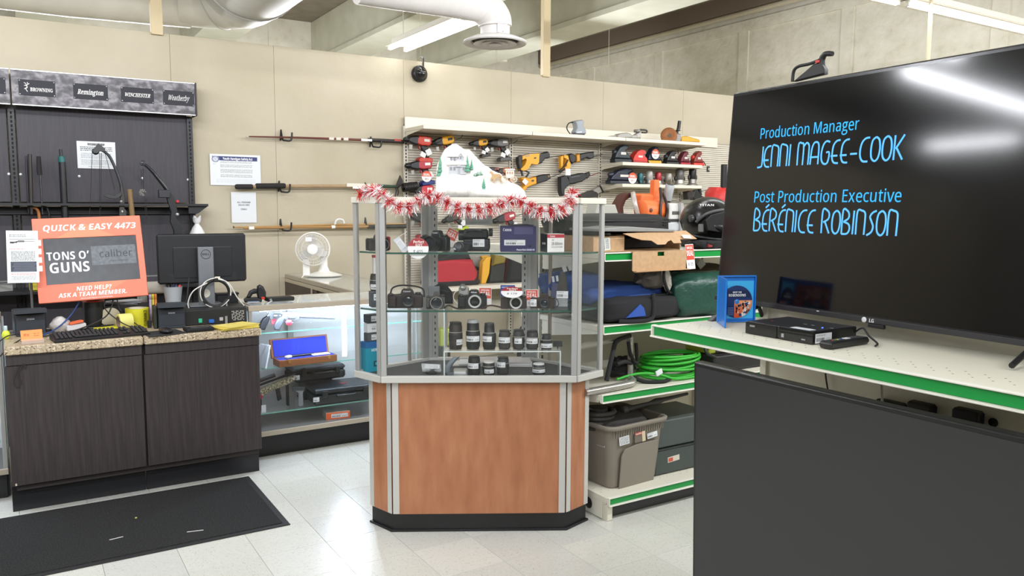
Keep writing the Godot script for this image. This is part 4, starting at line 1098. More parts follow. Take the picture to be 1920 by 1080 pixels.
	# knotted bag
	o = thing("knotted_bag", "white knotted plastic bag hanging beside the rack above the monitor", "bag", Vector3(1.29, 1.336, -7.02))
	part(o, "bag", B.new().lathe([Vector2(0.0, -0.1), Vector2(0.085, -0.08), Vector2(0.07, -0.02), Vector2(0.038, 0.05), Vector2(0.016, 0.08), Vector2(0.03, 0.1), Vector2(0.034, 0.13), Vector2(0.0, 0.125)], 14), M("dfdedd", 0.5))
	part(o, "ear", B.new().at(V(-0.012, 0.125, 0.0), V(0, 0, 25)).ball(Vector3.ZERO, V(0.014, 0.03, 0.01), 8), M("dfdedd", 0.5))
	part(o, "ear", B.new().at(V(0.016, 0.128, 0.0), V(0, 0, -25)).ball(Vector3.ZERO, V(0.014, 0.03, 0.01), 8), M("dfdedd", 0.5))
	bx(o, "hanger", V(0, 0.11, -0.07), V(0.01, 0.01, 0.12), black, 0.002)
	# fan
	o = thing("desk_fan", "white desk fan on the showcase against the tan wall", "fan", V(2.19, 0.968, -6.72), -22)
	var fw := M("e6e3dc", 0.4)
	part(o, "base", B.new().at(V(0.07, 0, 0), Vector3.ZERO, V(1.25, 1, 1)).lathe([Vector2(0, 0), Vector2(0.12, 0.0), Vector2(0.125, 0.008), Vector2(0.09, 0.022), Vector2(0.04, 0.04), Vector2(0.027, 0.08), Vector2(0.026, 0.17), Vector2(0, 0.17)], 30), fw)
	bx(o, "control_box", V(-0.075, 0.075, 0.03), V(0.062, 0.15, 0.04), fw, 0.008)
	var h := V(-0.015, 0.235, 0.06)
	cy(o, "motor", h + V(0.02, 0, -0.07), 0.05, 0.1, fw, V(90, 0, 0), 0.04, 0.012)
	var gr := B.new()
	gr.at(h, V(84, 0, 0))
	for ring in [[0.142, 0.0], [0.137, 0.022], [0.12, 0.034], [0.137, -0.03], [0.09, 0.042]]:
		var pts := []
		for i in 36: pts.append(V(cos(TAU * i / 36) * ring[0], ring[1], sin(TAU * i / 36) * ring[0]))
		gr.tube(pts, 0.0016 if ring[0] < 0.14 else 0.004, 5, true)
	for i in 72:
		var a := TAU * i / 72
		var d := V(cos(a), 0, sin(a))
		gr.tube([d * 0.04 + V(0, 0.046, 0), d * 0.1 + V(0, 0.04, 0), d * 0.132 + V(0, 0.026, 0), d * 0.142], 0.0011, 3)
		if i % 2 == 0: gr.tube([d * 0.142, d * 0.13 + V(0, -0.035, 0), d * 0.05 + V(0, -0.05, 0)], 0.0013, 3)
	part(o, "grille", gr, M("efece6", 0.4), true)
	cy(o, "badge", h + V(0, 0, 0.046), 0.044, 0.008, M("efece6", 0.4), V(84, 0, 0))
	for i in 3:
		var a := TAU * i / 3 + 0.4
		var bl := []
		for j in 6:
			var rr := 0.025 + 0.02 * j
			var w := 0.028 + 0.045 * sin(PI * minf(1.0, (j + 0.6) / 5.5))
			var row := []
			for kx in 5:
				var t := (kx / 4.0 - 0.5)
				var aa := a + t * w / rr * 1.1
				row.append(V(cos(aa) * rr, t * 0.03, sin(aa) * rr))
			bl.append(row)
		part(o, "blade", B.new().at(h, V(84, 0, 0)).skin(bl, false, false, Vector3.UP), M("c9c8c4", 0.3))
	bx(o, "label", h + V(-0.03, 0.085, 0.046), V(0.05, 0.034, 0.001), M("f5f5f3", 0.6), 0, V(-6, 0, 0))
	tb(o, "power_cord", curve([V(-0.085, 0.02, 0.05), V(-0.115, -0.02, 0.09), V(-0.12, -0.1, 0.1), V(-0.1, -0.18, 0.1)], 6), 0.004, fw)

# ---------- glass counters ----------
func showcase(label: String, at: Vector3, turn: float, L: float, back: Material, top_m: Material) -> Node3D:
	var o := thing("glass_showcase", label, "showcase", at, turn, "glass shop counters")
	var D := 0.46
	var fr := M("b5aa98", 0.45, 0.2)
	bx(o, "kick_board", V(0, 0.07, 0.18), V(L - 0.02, 0.14, 0.02), M("111112", 0.4), 0.002)
	bx(o, "cabinet_side", V(-L / 2 + 0.01, 0.07, -0.02), V(0.02, 0.14, 0.38), black, 0.002)
	bx(o, "cabinet_side", V(L / 2 - 0.01, 0.07, -0.02), V(0.02, 0.14, 0.38), black, 0.002)
	bx(o, "deck", V(0, 0.155, 0), V(L, 0.026, D), M("5b5855", 0.4), 0.002)
	bx(o, "sill", V(0, 0.156, D / 2 + 0.004), V(L, 0.032, 0.012), fr, 0.003)
	for s in [-1, 1]:
		for z in [-1, 1]: bx(o, "post", V(s * (L / 2 - 0.012), 0.55, z * (D / 2 - 0.01)), V(0.022, 0.78, 0.022), metal_grey, 0.003)
		part(o, "end_glass", B.new().box(V(s * (L / 2 - 0.006), 0.55, 0), V(0.004, 0.76, D - 0.05)), glass)
		bx(o, "top_rail", V(s * (L / 2 - 0.012), 0.945, 0), V(0.024, 0.034, D), fr, 0.004)
	for z in [-1, 1]: bx(o, "top_rail", V(0, 0.945, z * (D / 2 - 0.006)), V(L, 0.036, 0.024), fr, 0.004)
	part(o, "front_glass", B.new().box(V(0, 0.55, D / 2 - 0.008), V(L - 0.05, 0.76, 0.004)), glass)
	part(o, "top_glass", B.new().box(V(0, 0.959, 0), V(L - 0.02, 0.006, D - 0.02)), top_m)
	bx(o, "back_doors", V(-L / 4, 0.55, -D / 2 + 0.01), V(L / 2 + 0.02, 0.77, 0.006), back, 0.001)
	bx(o, "back_doors", V(L / 4, 0.55, -D / 2 + 0.0), V(L / 2 + 0.02, 0.77, 0.006), back, 0.001)
	return o

func glass_shelf(o: Node3D, y: float, x0: float, x1: float, z0: float, z1: float) -> void:
	var s := part(o, "glass_shelf", B.new().box(V((x0 + x1) / 2, y, (z0 + z1) / 2), V(x1 - x0, 0.007, z1 - z0)), shelf_glass)
	part(s, "polished_edge", B.new().box(V((x0 + x1) / 2, y, z1 + 0.001), V(x1 - x0, 0.007, 0.002)), M("6fae9e", 0.2))

func revolver(label: String, at: Vector3, turn: float, grip: String) -> void:
	var o := thing("revolver", label, "handgun", at, turn, "handguns in the glass counter")
	var s := M("b9bfc4", 0.25, 0.8)
	tb(o, "barrel", [V(0.03, 0.05, 0), V(0.27, 0.022, 0)], 0.011, s, 12)
	pr(o, "rib", P([0.02, 0.07, 0.02, 0.06, 0.25, 0.033, 0.255, 0.043]), 0.012, s, 0, 0.002)
	pr(o, "frame", P([-0.06, 0.08, 0.03, 0.075, 0.04, 0.03, 0.0, 0.02, -0.05, 0.03, -0.075, 0.05]), 0.022, s, 0, 0.003)
	cy(o, "cylinder", V(-0.012, 0.05, 0), 0.021, 0.045, s, V(0, 0, 84))
	pr(o, "grip", P([-0.05, 0.055, -0.075, 0.055, -0.1, 0.04, -0.125, 0.0, -0.12, -0.03, -0.09, -0.035, -0.075, -0.005, -0.06, 0.025]), 0.032, M(grip, 0.5), 0, 0.009)
	tb(o, "trigger_guard", curve([V(-0.05, 0.03, 0), V(-0.045, 0.005, 0), V(-0.015, -0.002, 0), V(0.0, 0.022, 0)], 5), 0.003, s, 6)
	pr(o, "hammer", P([-0.06, 0.075, -0.075, 0.09, -0.085, 0.088, -0.07, 0.065]), 0.008, s, 0, 0.001)
	cy(o, "price_disc", V(-0.035, 0.015, 0.03), 0.02, 0.002, M("b32a3c", 0.4), V(70, 0, 0))

func glass_counters() -> void:
	var dark_doors := M("4a4038", 0.5)
	var pale := M("c3c7c8", 0.4)
	var topg := pane("e4ece8", 0.3, 0.05)
	var o := showcase("lit glass gun counter between the dark counter and the camera case", V(1.86, 0, -5.15), 0, 1.36, pale, topg)
	for s in [[0.772, -0.18, 0.13], [0.545, -0.2, 0.12], [0.262, -0.2, 0.15]]: glass_shelf(o, s[0], -0.65, 0.65, s[1], s[2])
	for x in [-0.3, 0.35]: bx(o, "shelf_standard", V(x, 0.55, -0.2), V(0.04, 0.76, 0.012), alu, 0.002)
	var led := thing("led_strip", "bright upright white light strip inside the glass gun counter", "light", V(1.815, 0.58, -5.0))
	bx(led, "channel", V(0, 0.165, -0.008), V(0.02, 0.34, 0.01), alu, 0.002)
	bx(led, "light_strip", V(0, 0.165, 0.0), V(0.03, 0.33, 0.005), glow("e8f4ff", 14.0), 0.001)
	lamp_area(led, V(0, 0.165, 0.006), V(0, 180, 0), Vector2(0.028, 0.32), 1.1, Color("dcecff"))
	led = thing("led_strip", "unseen white light strip under the front rail, placed to light the glass gun counter", "light", V(1.86, 0.92, -4.965))
	bx(led, "light_strip", V(0, 0, 0), V(1.2, 0.006, 0.01), glow("e8f4ff", 6.0), 0.001)  # unseen strip, placed to brighten the inside of the gun counter
	lamp_area(led, V(0, -0.006, -0.004), V(-65, 0, 0), Vector2(1.2, 0.01), 1.3, Color("d6e8ff"))
	var left := showcase("glass counter cut off by the left edge, beside the dark counter", V(-0.77, 0, -5.15), 0, 1.36, pale, topg)
	for s in [[0.772, -0.18, 0.13], [0.53, -0.2, 0.14], [0.3, -0.2, 0.15]]: glass_shelf(left, s[0], -0.65, 0.65, s[1], s[2])
	led = thing("led_strip", "unseen white light strip placed to light the glass counter at the left edge", "light", V(-0.77, 0.92, -4.965))
	bx(led, "light_strip", V(0, 0, 0), V(1.2, 0.006, 0.01), glow("e8f4ff", 6.0), 0.001)  # unseen strip, placed to brighten the inside of the left counter
	lamp_area(led, V(0, -0.006, -0.004), V(-65, 0, 0), Vector2(1.2, 0.01), 1.3, Color("d6e8ff"))
	var f := showcase("glass counter running to the tan wall with the desk fan on it", V(2.27, 0, -6.24), 90, 1.74, dark_doors, topg)
	bx(f, "door_trim", V(0, 0.91, -0.236), V(1.74, 0.03, 0.012), M("b9ad95", 0.5), 0.003)
	bx(f, "door_divider", V(0.1, 0.55, -0.24), V(0.02, 0.7, 0.01), M("b9ad95", 0.5), 0.002)
	# white pot at the left edge
	var p := thing("paper_cup", "white lidded tub at the left edge of the picture on the glass counter", "tub", V(-0.16, 0.966, -5.0))
	part(p, "tub", B.new().lathe([Vector2(0, 0), Vector2(0.05, 0), Vector2(0.058, 0.09), Vector2(0, 0.09)], 24), M("b9bcc0", 0.4))
	part(p, "lid", B.new().at(V(0, 0.09, 0)).lathe([Vector2(0, 0), Vector2(0.064, 0), Vector2(0.064, 0.01), Vector2(0, 0.016)], 24), M("e4e6ea", 0.4))
	p = thing("highlighter", "stubby yellow-green marker lying at the left end of the dark counter", "pen", V(-0.065, 0.873, -4.87), 20)
	part(p, "body", B.new().ball(V(0, 0.022, 0), V(0.02, 0.026, 0.02), 12), M("c8d43a", 0.4))
	cy(p, "cap", V(0.0, 0.055, 0), 0.008, 0.03, M("b8ccd0", 0.3))
	# stock in the lit counter
	revolver("long silver revolver with a black grip, the rear one on the top glass shelf", V(1.42, 0.812, -5.13), 0, "23262c")
	revolver("long silver revolver with a grey rubber grip, the front one on the top glass shelf", V(1.49, 0.815, -5.04), -3, "5a5f66")
	var wood := tri_mat(noise_tex(0.02, 98, [[0.0, "6b3f22"], [1.0, "8f5a33"]]), V(1, 6, 6), 0.4)
	p = thing("presentation_case", "open wooden pistol case lined in blue velvet on the middle glass shelf", "case", V(1.57, 0.55, -5.06), 4)
	bx(p, "tray", V(0, 0.022, 0), V(0.39, 0.044, 0.12), wood, 0.003)
	bx(p, "velvet_bed", V(0, 0.0445, 0), V(0.37, 0.002, 0.1), M("1c2c96", 0.9), 0)
	var lid := bx(p, "lid", V(-0.01, 0.1, -0.075), V(0.39, 0.125, 0.02), wood, 0.003, V(-14, 0, 0))
	bx(lid, "velvet_lining", V(-0.01, 0.103, -0.063), V(0.36, 0.105, 0.003), M("1f2fa6", 0.9), 0, V(-14, 0, 0))
	for x in [-0.13, 0.14]: bx(p, "clasp", V(x, 0.034, 0.062), V(0.014, 0.026, 0.004), M("c3a050", 0.3, 0.8), 0.001)
	tb(p, "pistol_barrel", [V(-0.1, 0.052, 0.0), V(0.06, 0.052, -0.01)], 0.008, M("2b2c30", 0.3, 0.5))
	bx(p, "pistol_grip", V(-0.12, 0.055, 0.015), V(0.05, 0.018, 0.03), M("c9c6bd", 0.4), 0.006, V(0, 30, 0))
	bx(p, "cloth", V(0.1, 0.05, 0.01), V(0.12, 0.008, 0.05), M("e3e6ee", 0.7), 0.003)
	p = thing("lid_card", "pale card leaning at the left end of the middle glass shelf", "card", V(1.3, 0.55, -5.06), 20)
	bx(p, "card", V(0, 0.07, 0), V(0.012, 0.15, 0.1), M("cfd6de", 0.5), 0.002, V(0, 0, -14))
	bx(p, "edge", V(0.006, 0.07, 0.0), V(0.004, 0.14, 0.09), M("8a6a4a", 0.5), 0.001, V(0, 0, -14))
	for s in [["black hard gun case with red crest, the front one on the lowest glass shelf", V(1.82, 0.267, -5.12), -2.0, 1.0], ["black hard gun case behind the front one, partly raised", V(1.7, 0.4, -5.27), 3.0, 0.85]]:
		p = thing("gun_case", s[0], "case", s[1], s[2], "hard gun cases")
		var q: float = s[3]
		bx(p, "lower_shell", V(0, 0.035 * q, 0), V(0.42 * q, 0.07 * q, 0.26 * q), M("191b1f", 0.4), 0.014)
		bx(p, "upper_shell", V(0, 0.09 * q, 0), V(0.42 * q, 0.04 * q, 0.26 * q), M("24272c", 0.35), 0.014)
		for x in [-0.14, 0.14]: bx(p, "latch", V(x * q, 0.07 * q, 0.133 * q), V(0.04 * q, 0.05 * q, 0.008), black, 0.003)
		tb(p, "handle", curve([V(-0.06, 0.06, 0.13), V(-0.05, 0.06, 0.155), V(0.05, 0.06, 0.155), V(0.06, 0.06, 0.13)], 4), 0.008, black)
		bx(p, "crest", V(0.02, 0.1105 * q, 0.02), V(0.06, 0.001, 0.025), M("8a2a2e", 0.5), 0)
		fc(p, "sticker", V(-0.2 * q, 0.045 * q, 0.1315 * q), 0.04, 0.03, stickers[0])
	p = thing("rest_stand", "block under the rear gun case on the lowest glass shelf", "block", V(1.7, 0.267, -5.27))
	bx(p, "block", V(0, 0.065, 0), V(0.2, 0.13, 0.12), M("2b2e33", 0.5), 0.004)
	bx(p, "foot", V(0, 0.004, 0), V(0.22, 0.008, 0.13), M("1a1b1e", 0.5), 0.002)
	p = thing("camo_stock", "camouflage rifle stock with black barrel at the left of the lowest shelf", "rifle", V(1.36, 0.41, -5.1), 4)
	pr(p, "stock", P([-0.16, -0.05, -0.13, -0.02, 0.0, 0.02, 0.15, 0.055, 0.16, 0.03, 0.1, 0.0, 0.0, -0.025, -0.12, -0.075]), 0.04, tri_mat(noise_tex(0.03, 99, [[0.0, "3e3a2c"], [0.45, "6f6c56"], [0.6, "a39d84"], [1.0, "cfc8b0"]], 512, 2), V(4, 4, 4), 0.6), 0, 0.008)
	tb(p, "barrel", [V(-0.12, 0.01, 0), V(0.22, 0.09, 0)], 0.008, M("1e1f23", 0.3, 0.5))
	tb(p, "scope", [V(-0.13, 0.035, 0), V(0.02, 0.07, 0)], 0.014, M("17181b", 0.3))
	pr(p, "magazine", P([0.02, -0.01, 0.045, 0.0, 0.06, -0.09, 0.035, -0.1]), 0.02, M("1e1f23", 0.4), 0, 0.003)
	bx(p, "stand_leg", V(-0.08, -0.095, 0), V(0.012, 0.1, 0.03), M("1e1f23", 0.4), 0.002)
	bx(p, "stand_leg", V(0.1, -0.07, 0), V(0.012, 0.14, 0.03), M("1e1f23", 0.4), 0.002)
	cy(p, "red_tag", V(-0.09, -0.05, 0.03), 0.016, 0.003, M("b0203a", 0.4), V(90, 0, 0))
	bx(p, "white_tag", V(-0.07, -0.13, 0.035), V(0.03, 0.05, 0.002), M("e3e7ec", 0.6), 0.001)
	p = thing("pistol_magazines", "steel pistol frame standing upright beside the black gun case", "handgun", V(1.53, 0.267, -5.05), -20)
	pr(p, "frame", P([-0.02, 0.0, 0.02, 0.0, 0.015, 0.09, 0.03, 0.12, -0.03, 0.13, -0.04, 0.11, -0.015, 0.09]), 0.025, M("8b9098", 0.25, 0.8), 0, 0.004)
	pr(p, "slide", P([-0.05, 0.105, 0.03, 0.105, 0.03, 0.13, -0.05, 0.135]), 0.028, M("2a2c30", 0.35), 0.0, 0.004)
	p = thing("ammunition_box", "flat grey box with an orange end and a white label on the counter deck", "box", V(1.76, 0.169, -5.02), -6)
	bx(p, "carton", V(0, 0.022, -0.02), V(0.16, 0.044, 0.11), M("7c817c", 0.6), 0.003)
	bx(p, "orange_end", V(0, 0.022, 0.0365), V(0.161, 0.045, 0.004), M("e0622c", 0.5), 0.001)
	fc(p, "label", V(0.01, 0.022, 0.039), 0.11, 0.026, stickers[1])
# ---------- the camera case: a six-sided showcase turned thirty degrees ----------
const CASE_AT := Vector3(1.846, 0, -3.25)
const CASE_TURN := -30.0

func in_case(u: float, y: float, w: float) -> Vector3:
	return CASE_AT + Basis.from_euler(V(0, deg_to_rad(CASE_TURN), 0)) * V(u, y, w)

func seg(o: Node3D, called: String, a: Vector2, b: Vector2, y0: float, y1: float, t: float, m: Material, k := 0.002, trim := 0.0) -> MeshInstance3D:
	var d := b - a
	var c := (a + b) / 2
	return part(o, called, B.new().at(V(c.x, (y0 + y1) / 2, c.y), V(0, rad_to_deg(atan2(-d.y, d.x)), 0)).box(Vector3.ZERO, V(d.length() - trim, y1 - y0, t), k), m)

func hexa(o: Node3D, called: String, pts: Array, y: float, t: float, m: Material, grow := 0.0) -> MeshInstance3D:
	var q := PackedVector2Array()
	for p: Vector2 in pts: q.append(Vector2(p.x, -p.y) + Vector2(p.x, -(p.y + 0.2)).normalized() * grow)
	var b := B.new()
	b.x = Transform3D(Basis(Vector3.RIGHT, Vector3.FORWARD, Vector3.UP), V(0, y, 0))
	b.nb = b.x.basis
	return part(o, called, b.prism(q, t, 0.002), m)

func octagon_case() -> void:
	var cherry := StandardMaterial3D.new()
	cherry = tri_mat(noise_tex(0.012, 111, [[0.0, "985f40"], [0.3, "a56a49"], [0.55, "ad724f"], [0.8, "b37a57"], [1.0, "ba845f"]], 512, 5, false), V(2.6, 0.5, 2.6), 0.42)
	var o := thing("display_case", "six-sided glass camera case on a cherry wood base with black kick", "display case", CASE_AT, CASE_TURN)
	var g := [Vector2(-0.46, 0.04), Vector2(0.46, 0.04), Vector2(0.6, -0.1), Vector2(0.27, -0.43), Vector2(-0.27, -0.43), Vector2(-0.6, -0.1)]
	var wd := [Vector2(-0.415, 0.0), Vector2(0.415, 0.0), Vector2(0.535, -0.12), Vector2(0.25, -0.4), Vector2(-0.25, -0.4), Vector2(-0.535, -0.12)]
	# base
	hexa(o, "kick_board", wd, 0.045, 0.09, M("151517", 0.4), -0.002)
	hexa(o, "kick_cove", wd, 0.006, 0.012, M("17171a", 0.35), 0.012)
	for i in 6:
		var a: Vector2 = wd[i]
		var b: Vector2 = wd[(i + 1) % 6]
		seg(o, "wood_panel", a, b, 0.09, 0.742, 0.016, cherry, 0.001, 0.02)
	var trim := M("c6c5c0", 0.4, 0.2)
	for i in 6:
		var c: Vector2 = wd[i]
		for n in [wd[(i + 1) % 6], wd[(i + 5) % 6]]:
			var d: Vector2 = (n - c).normalized()
			var out := Vector2(d.y, -d.x)
			if out.dot(c - Vector2(0, -0.2)) < 0: out = -out
			seg(o, "corner_strip", c + out * 0.009, c + d * 0.031 + out * 0.009, 0.092, 0.742, 0.004, trim, 0.0015)
	# glass house
	hexa(o, "deck", g, 0.752, 0.02, M("3d3e3f", 0.7), -0.012)
	for i in 6:
		var a: Vector2 = g[i]
		var b: Vector2 = g[(i + 1) % 6]
		seg(o, "bottom_rail", a, b, 0.744, 0.776, 0.026, trim, 0.003)
		seg(o, "top_rail", a, b, 1.584, 1.612, 0.03, M("d9d6c9", 0.4, 0.1), 0.003)
		if i != 3: seg(o, "glass_wall", a, b, 0.776, 1.584, 0.005, glass, 0, 0.03)
	hexa(o, "top_glass", g, 1.606, 0.006, pane("f2f2ec", 0.5, 0.1), -0.012)
	for i in 6:
		var c: Vector2 = g[i]
		for n in [g[(i + 1) % 6], g[(i + 5) % 6]]:
			var d: Vector2 = (n - c).normalized()
			seg(o, "corner_post", c, c + d * (0.026 if i not in [3, 4] else 0.045), 0.776, 1.584, 0.012, alu, 0.002)
	for s in [-1, 1]:
		bx(o, "shelf_standard", V(s * 0.235, 1.18, -0.425), V(0.03, 0.81, 0.012), alu, 0.002)
		var sl := B.new()
		for k in 24: sl.box(V(s * 0.235, 0.8 + k * 0.032, -0.4185), V(0.006, 0.014, 0.001))
		part(o, "standard_slots", sl, M("3a3a3a", 0.7), true)
		var a := Vector2(s * 0.6, -0.1)
		var b := Vector2(s * 0.27, -0.43)
		for f in [[0.36, 0.05], [0.7, 0.04]]:
			var p := a.lerp(b, f[0])
			seg(o, "door_stile", p, a.lerp(b, f[0] + f[1]), 0.776, 1.584, 0.012, M("a39a90", 0.4, 0.3), 0.002)
	# shelves follow the plan
	for y in [1.352, 1.08]:
		var inner := []
		for p: Vector2 in g: inner.append(Vector2(p.x * 0.955, p.y * 0.95 - (0.018 if p.y > 0 else 0.0)))
		var s := hexa(o, "glass_shelf", inner, y, 0.008, shelf_glass, 0)
		var eb := B.new()
		for i in [0, 1, 5]:
			var a: Vector2 = inner[i]
			var b: Vector2 = inner[(i + 1) % 6]
			var d := b - a
			eb.at(V((a.x + b.x) / 2, y, (a.y + b.y) / 2), V(0, rad_to_deg(atan2(-d.y, d.x)), 0)).box(Vector3.ZERO, V(d.length(), 0.0084, 0.002))
		part(s, "polished_edge", eb, M("31544a", 0.15))
	# white chips of wear on the sill are left to the metal; a grey notice hangs inside
	var n := thing("hanging_sign", "pale grey sign hanging at the back of the camera case behind the tinsel", "sign", in_case(-0.005, 1.5, -0.4), CASE_TURN)
	bx(n, "plate", Vector3.ZERO, V(0.14, 0.05, 0.003), M("b7bcbd", 0.5), 0.001)
	text(n, "lettering", "PLEASE ASK FOR ASSISTANCE", 0.006, M("77797a", 0.6), V(0, -0.012, 0.002), Vector3.ZERO, 400, 0.1)
	for x in [-0.06, 0.06]: tb(n, "hanger", [V(x, 0.02, 0), V(x, 0.1, 0.0)], 0.001, alu, 4)

# ---------- what lies in and on the camera case ----------
func on(p: Vector3, y: float) -> Vector3:
	return V(p.x, y, p.z)

func band(o: Node3D, r: float, y: float, h: float, from: float, to: float, m: Material) -> void:
	var rows := []
	for j in 2:
		var row := []
		for i in 13:
			var a := deg_to_rad(90.0 - lerpf(from, to, i / 12.0))
			row.append(V(cos(a) * r, y - h / 2 + h * (1 - j), sin(a) * r))
		rows.append(row)
	part(o, "price_sticker", B.new().skin(rows, false, false, V(0, 0, 1)), m)

func lens(label: String, at: Vector3, r: float, h: float, tone: String, cap: String, sticker := 0.45, from := -65.0, to := 40.0, neck := 1.0) -> Node3D:
	var o := thing("camera_lens", label, "lens", at, CASE_TURN, "camera lenses in the glass case")
	var m := M(tone, 0.45)
	part(o, "barrel", B.new().lathe([Vector2(0, 0.0), Vector2(r * 0.86, 0), Vector2(r * 0.9, h * 0.08), Vector2(r * 0.97, h * 0.1), Vector2(r, h * 0.3), Vector2(r, h * 0.66), Vector2(r * 0.96 * neck, h * 0.72), Vector2(r * 0.94 * neck, h * 0.95), Vector2(r * 0.9 * neck, h), Vector2(0, h)], 26), m)
	var rb := B.new()
	for k in 5: rb.at(V(0, h * (0.36 + 0.05 * k), 0)).lathe([Vector2(r, 0), Vector2(r + 0.0012, 0.002), Vector2(r, 0.005)], 26)
	part(o, "zoom_ring", rb, M("141414", 0.6))
	part(o, "focus_line", B.new().at(V(0, h * 0.7, 0)).lathe([Vector2(r * 0.97, 0), Vector2(r * 0.985, 0.001), Vector2(r * 0.97, 0.0022)], 26), M("b9b5ae", 0.4))
	part(o, "cap", B.new().at(V(0, h, 0)).lathe([Vector2(0, 0), Vector2(r * 0.88 * neck, 0), Vector2(r * 0.88 * neck, h * 0.09), Vector2(r * 0.8 * neck, h * 0.11), Vector2(0, h * 0.1)], 24), M(cap, 0.45))
	band(o, r + 0.0022, h * sticker, minf(0.026, h * 0.32), from, to, stickers[used["camera_lens"] % 6])
	return o

func slr(label: String, at: Vector3, turn: float, w: float, h: float, tone: String, maker: String, ring: bool, lens_r: float, lens_l: float, top := "") -> Node3D:
	var o := thing("camera", label, "camera", at, turn, "cameras in the glass case")
	var m := M(tone, 0.42)
	pr(o, "body", P([-w * 0.5, h * 0.04, -w * 0.47, 0, w * 0.46, 0, w * 0.5, h * 0.05, w * 0.5, h * 0.62, w * 0.46, h * 0.7, w * 0.26, h * 0.72, w * 0.2, h * 0.95, w * 0.14, h, -w * 0.04, h, -w * 0.1, h * 0.94, -w * 0.14, h * 0.74, -w * 0.3, h * 0.7, -w * 0.44, h * 0.78, -w * 0.5, h * 0.7]), 0.045, m, 0.0, 0.007)
	pr(o, "grip", P([-w * 0.5, 0.004, -w * 0.25, 0.004, -w * 0.24, h * 0.6, -w * 0.3, h * 0.68, -w * 0.5, h * 0.68]), 0.045, M(tone, 0.7), 0.025, 0.012)
	cy(o, "shutter_button", V(-w * 0.38, h * 0.74, 0.03), 0.008, 0.008, M("3a3a3c", 0.3), V(20, 0, 0))
	cy(o, "mode_dial", V(w * 0.36, h * 0.74, 0.0), 0.014, 0.012, M("1b1b1c", 0.4))
	if maker: text(o, "name_plate", maker, 0.0065, M("d8d8d8", 0.4), V(w * 0.05, h * 0.88, 0.0235), Vector3.ZERO, 700, w * 0.2)
	var c := V(w * 0.08, h * 0.4, 0.024)
	if ring:
		part(o, "mount_ring", B.new().at(c, V(90, 0, 0)).lathe([Vector2(lens_r * 0.72, 0), Vector2(lens_r * 0.74, 0.005), Vector2(lens_r * 0.98, 0.006), Vector2(lens_r, 0.002), Vector2(lens_r, -0.004)], 32), M("d3d4d4", 0.25, 0.6))
		part(o, "mirror_box", B.new().at(c, V(90, 0, 0)).lathe([Vector2(0, 0.001), Vector2(lens_r * 0.72, 0.001)], 24), M("0d0d0e", 0.2))
		bx(o, "mirror", c + V(0, -0.002, 0.002), V(lens_r * 0.9, lens_r * 0.6, 0.001), M("3a3d42", 0.1, 0.6), 0, V(-20, 0, 0))
	else:
		part(o, "lens_barrel", B.new().at(c, V(90, 0, 0)).lathe([Vector2(lens_r * 0.9, 0), Vector2(lens_r, 0.006), Vector2(lens_r, lens_l * 0.5), Vector2(lens_r * 0.94, lens_l * 0.55), Vector2(lens_r * 0.97, lens_l), Vector2(lens_r * 0.84, lens_l), Vector2(lens_r * 0.7, lens_l * 0.85), Vector2(0, lens_l * 0.82)], 30), M("18181a", 0.4))
		part(o, "front_glass", B.new().at(c + V(0, 0, lens_l * 0.8)).ball(Vector3.ZERO, V(lens_r * 0.66, lens_r * 0.66, 0.004), 16), M("20242c", 0.05))
		part(o, "filter_ring", B.new().at(c + V(0, 0, lens_l), V(90, 0, 0)).lathe([Vector2(lens_r * 0.84, 0), Vector2(lens_r * 0.86, 0.0015), Vector2(lens_r * 0.95, 0.0015), Vector2(lens_r * 0.97, 0)], 30), M(top if top else "333335", 0.3, 0.4))
	return o

func deal_tag(label: String, at: Vector3, turn: float, w: float, h: float, lean: float, price: String) -> void:
	var o := thing("deal_tag", label, "price tag", at, turn, "red special deal tags")
	var e := V(-8, 0, lean)
	var piv := Node3D.new()
	bx(o, "card", V(0, h / 2, 0), V(w, h, 0.001), M("ece9e6", 0.6), 0, e)
	var bs := Basis.from_euler(e * PI / 180.0)
	bx(o, "red_field", V(0, h / 2, 0) + bs * V(0, h * 0.17, 0.0007), V(w * 0.94, h * 0.6, 0.0006), M("cf4630", 0.5), 0, e)
	text(o, "lettering", "SPECIAL", h * 0.1, M("f4efe9", 0.5), V(0, h / 2, 0) + bs * V(0, h * 0.35, 0.0013), e, 700, w * 0.7)
	text(o, "lettering", "DEAL", h * 0.22, M("f4efe9", 0.5), V(0, h / 2, 0) + bs * V(0, h * 0.14, 0.0013), e, 700, w * 0.78)
	if price: text(o, "price", price, h * 0.12, M("39415c", 0.5), V(0, h / 2, 0) + bs * V(0, -h * 0.3, 0.001), e, 400, w * 0.6)
	piv.free()

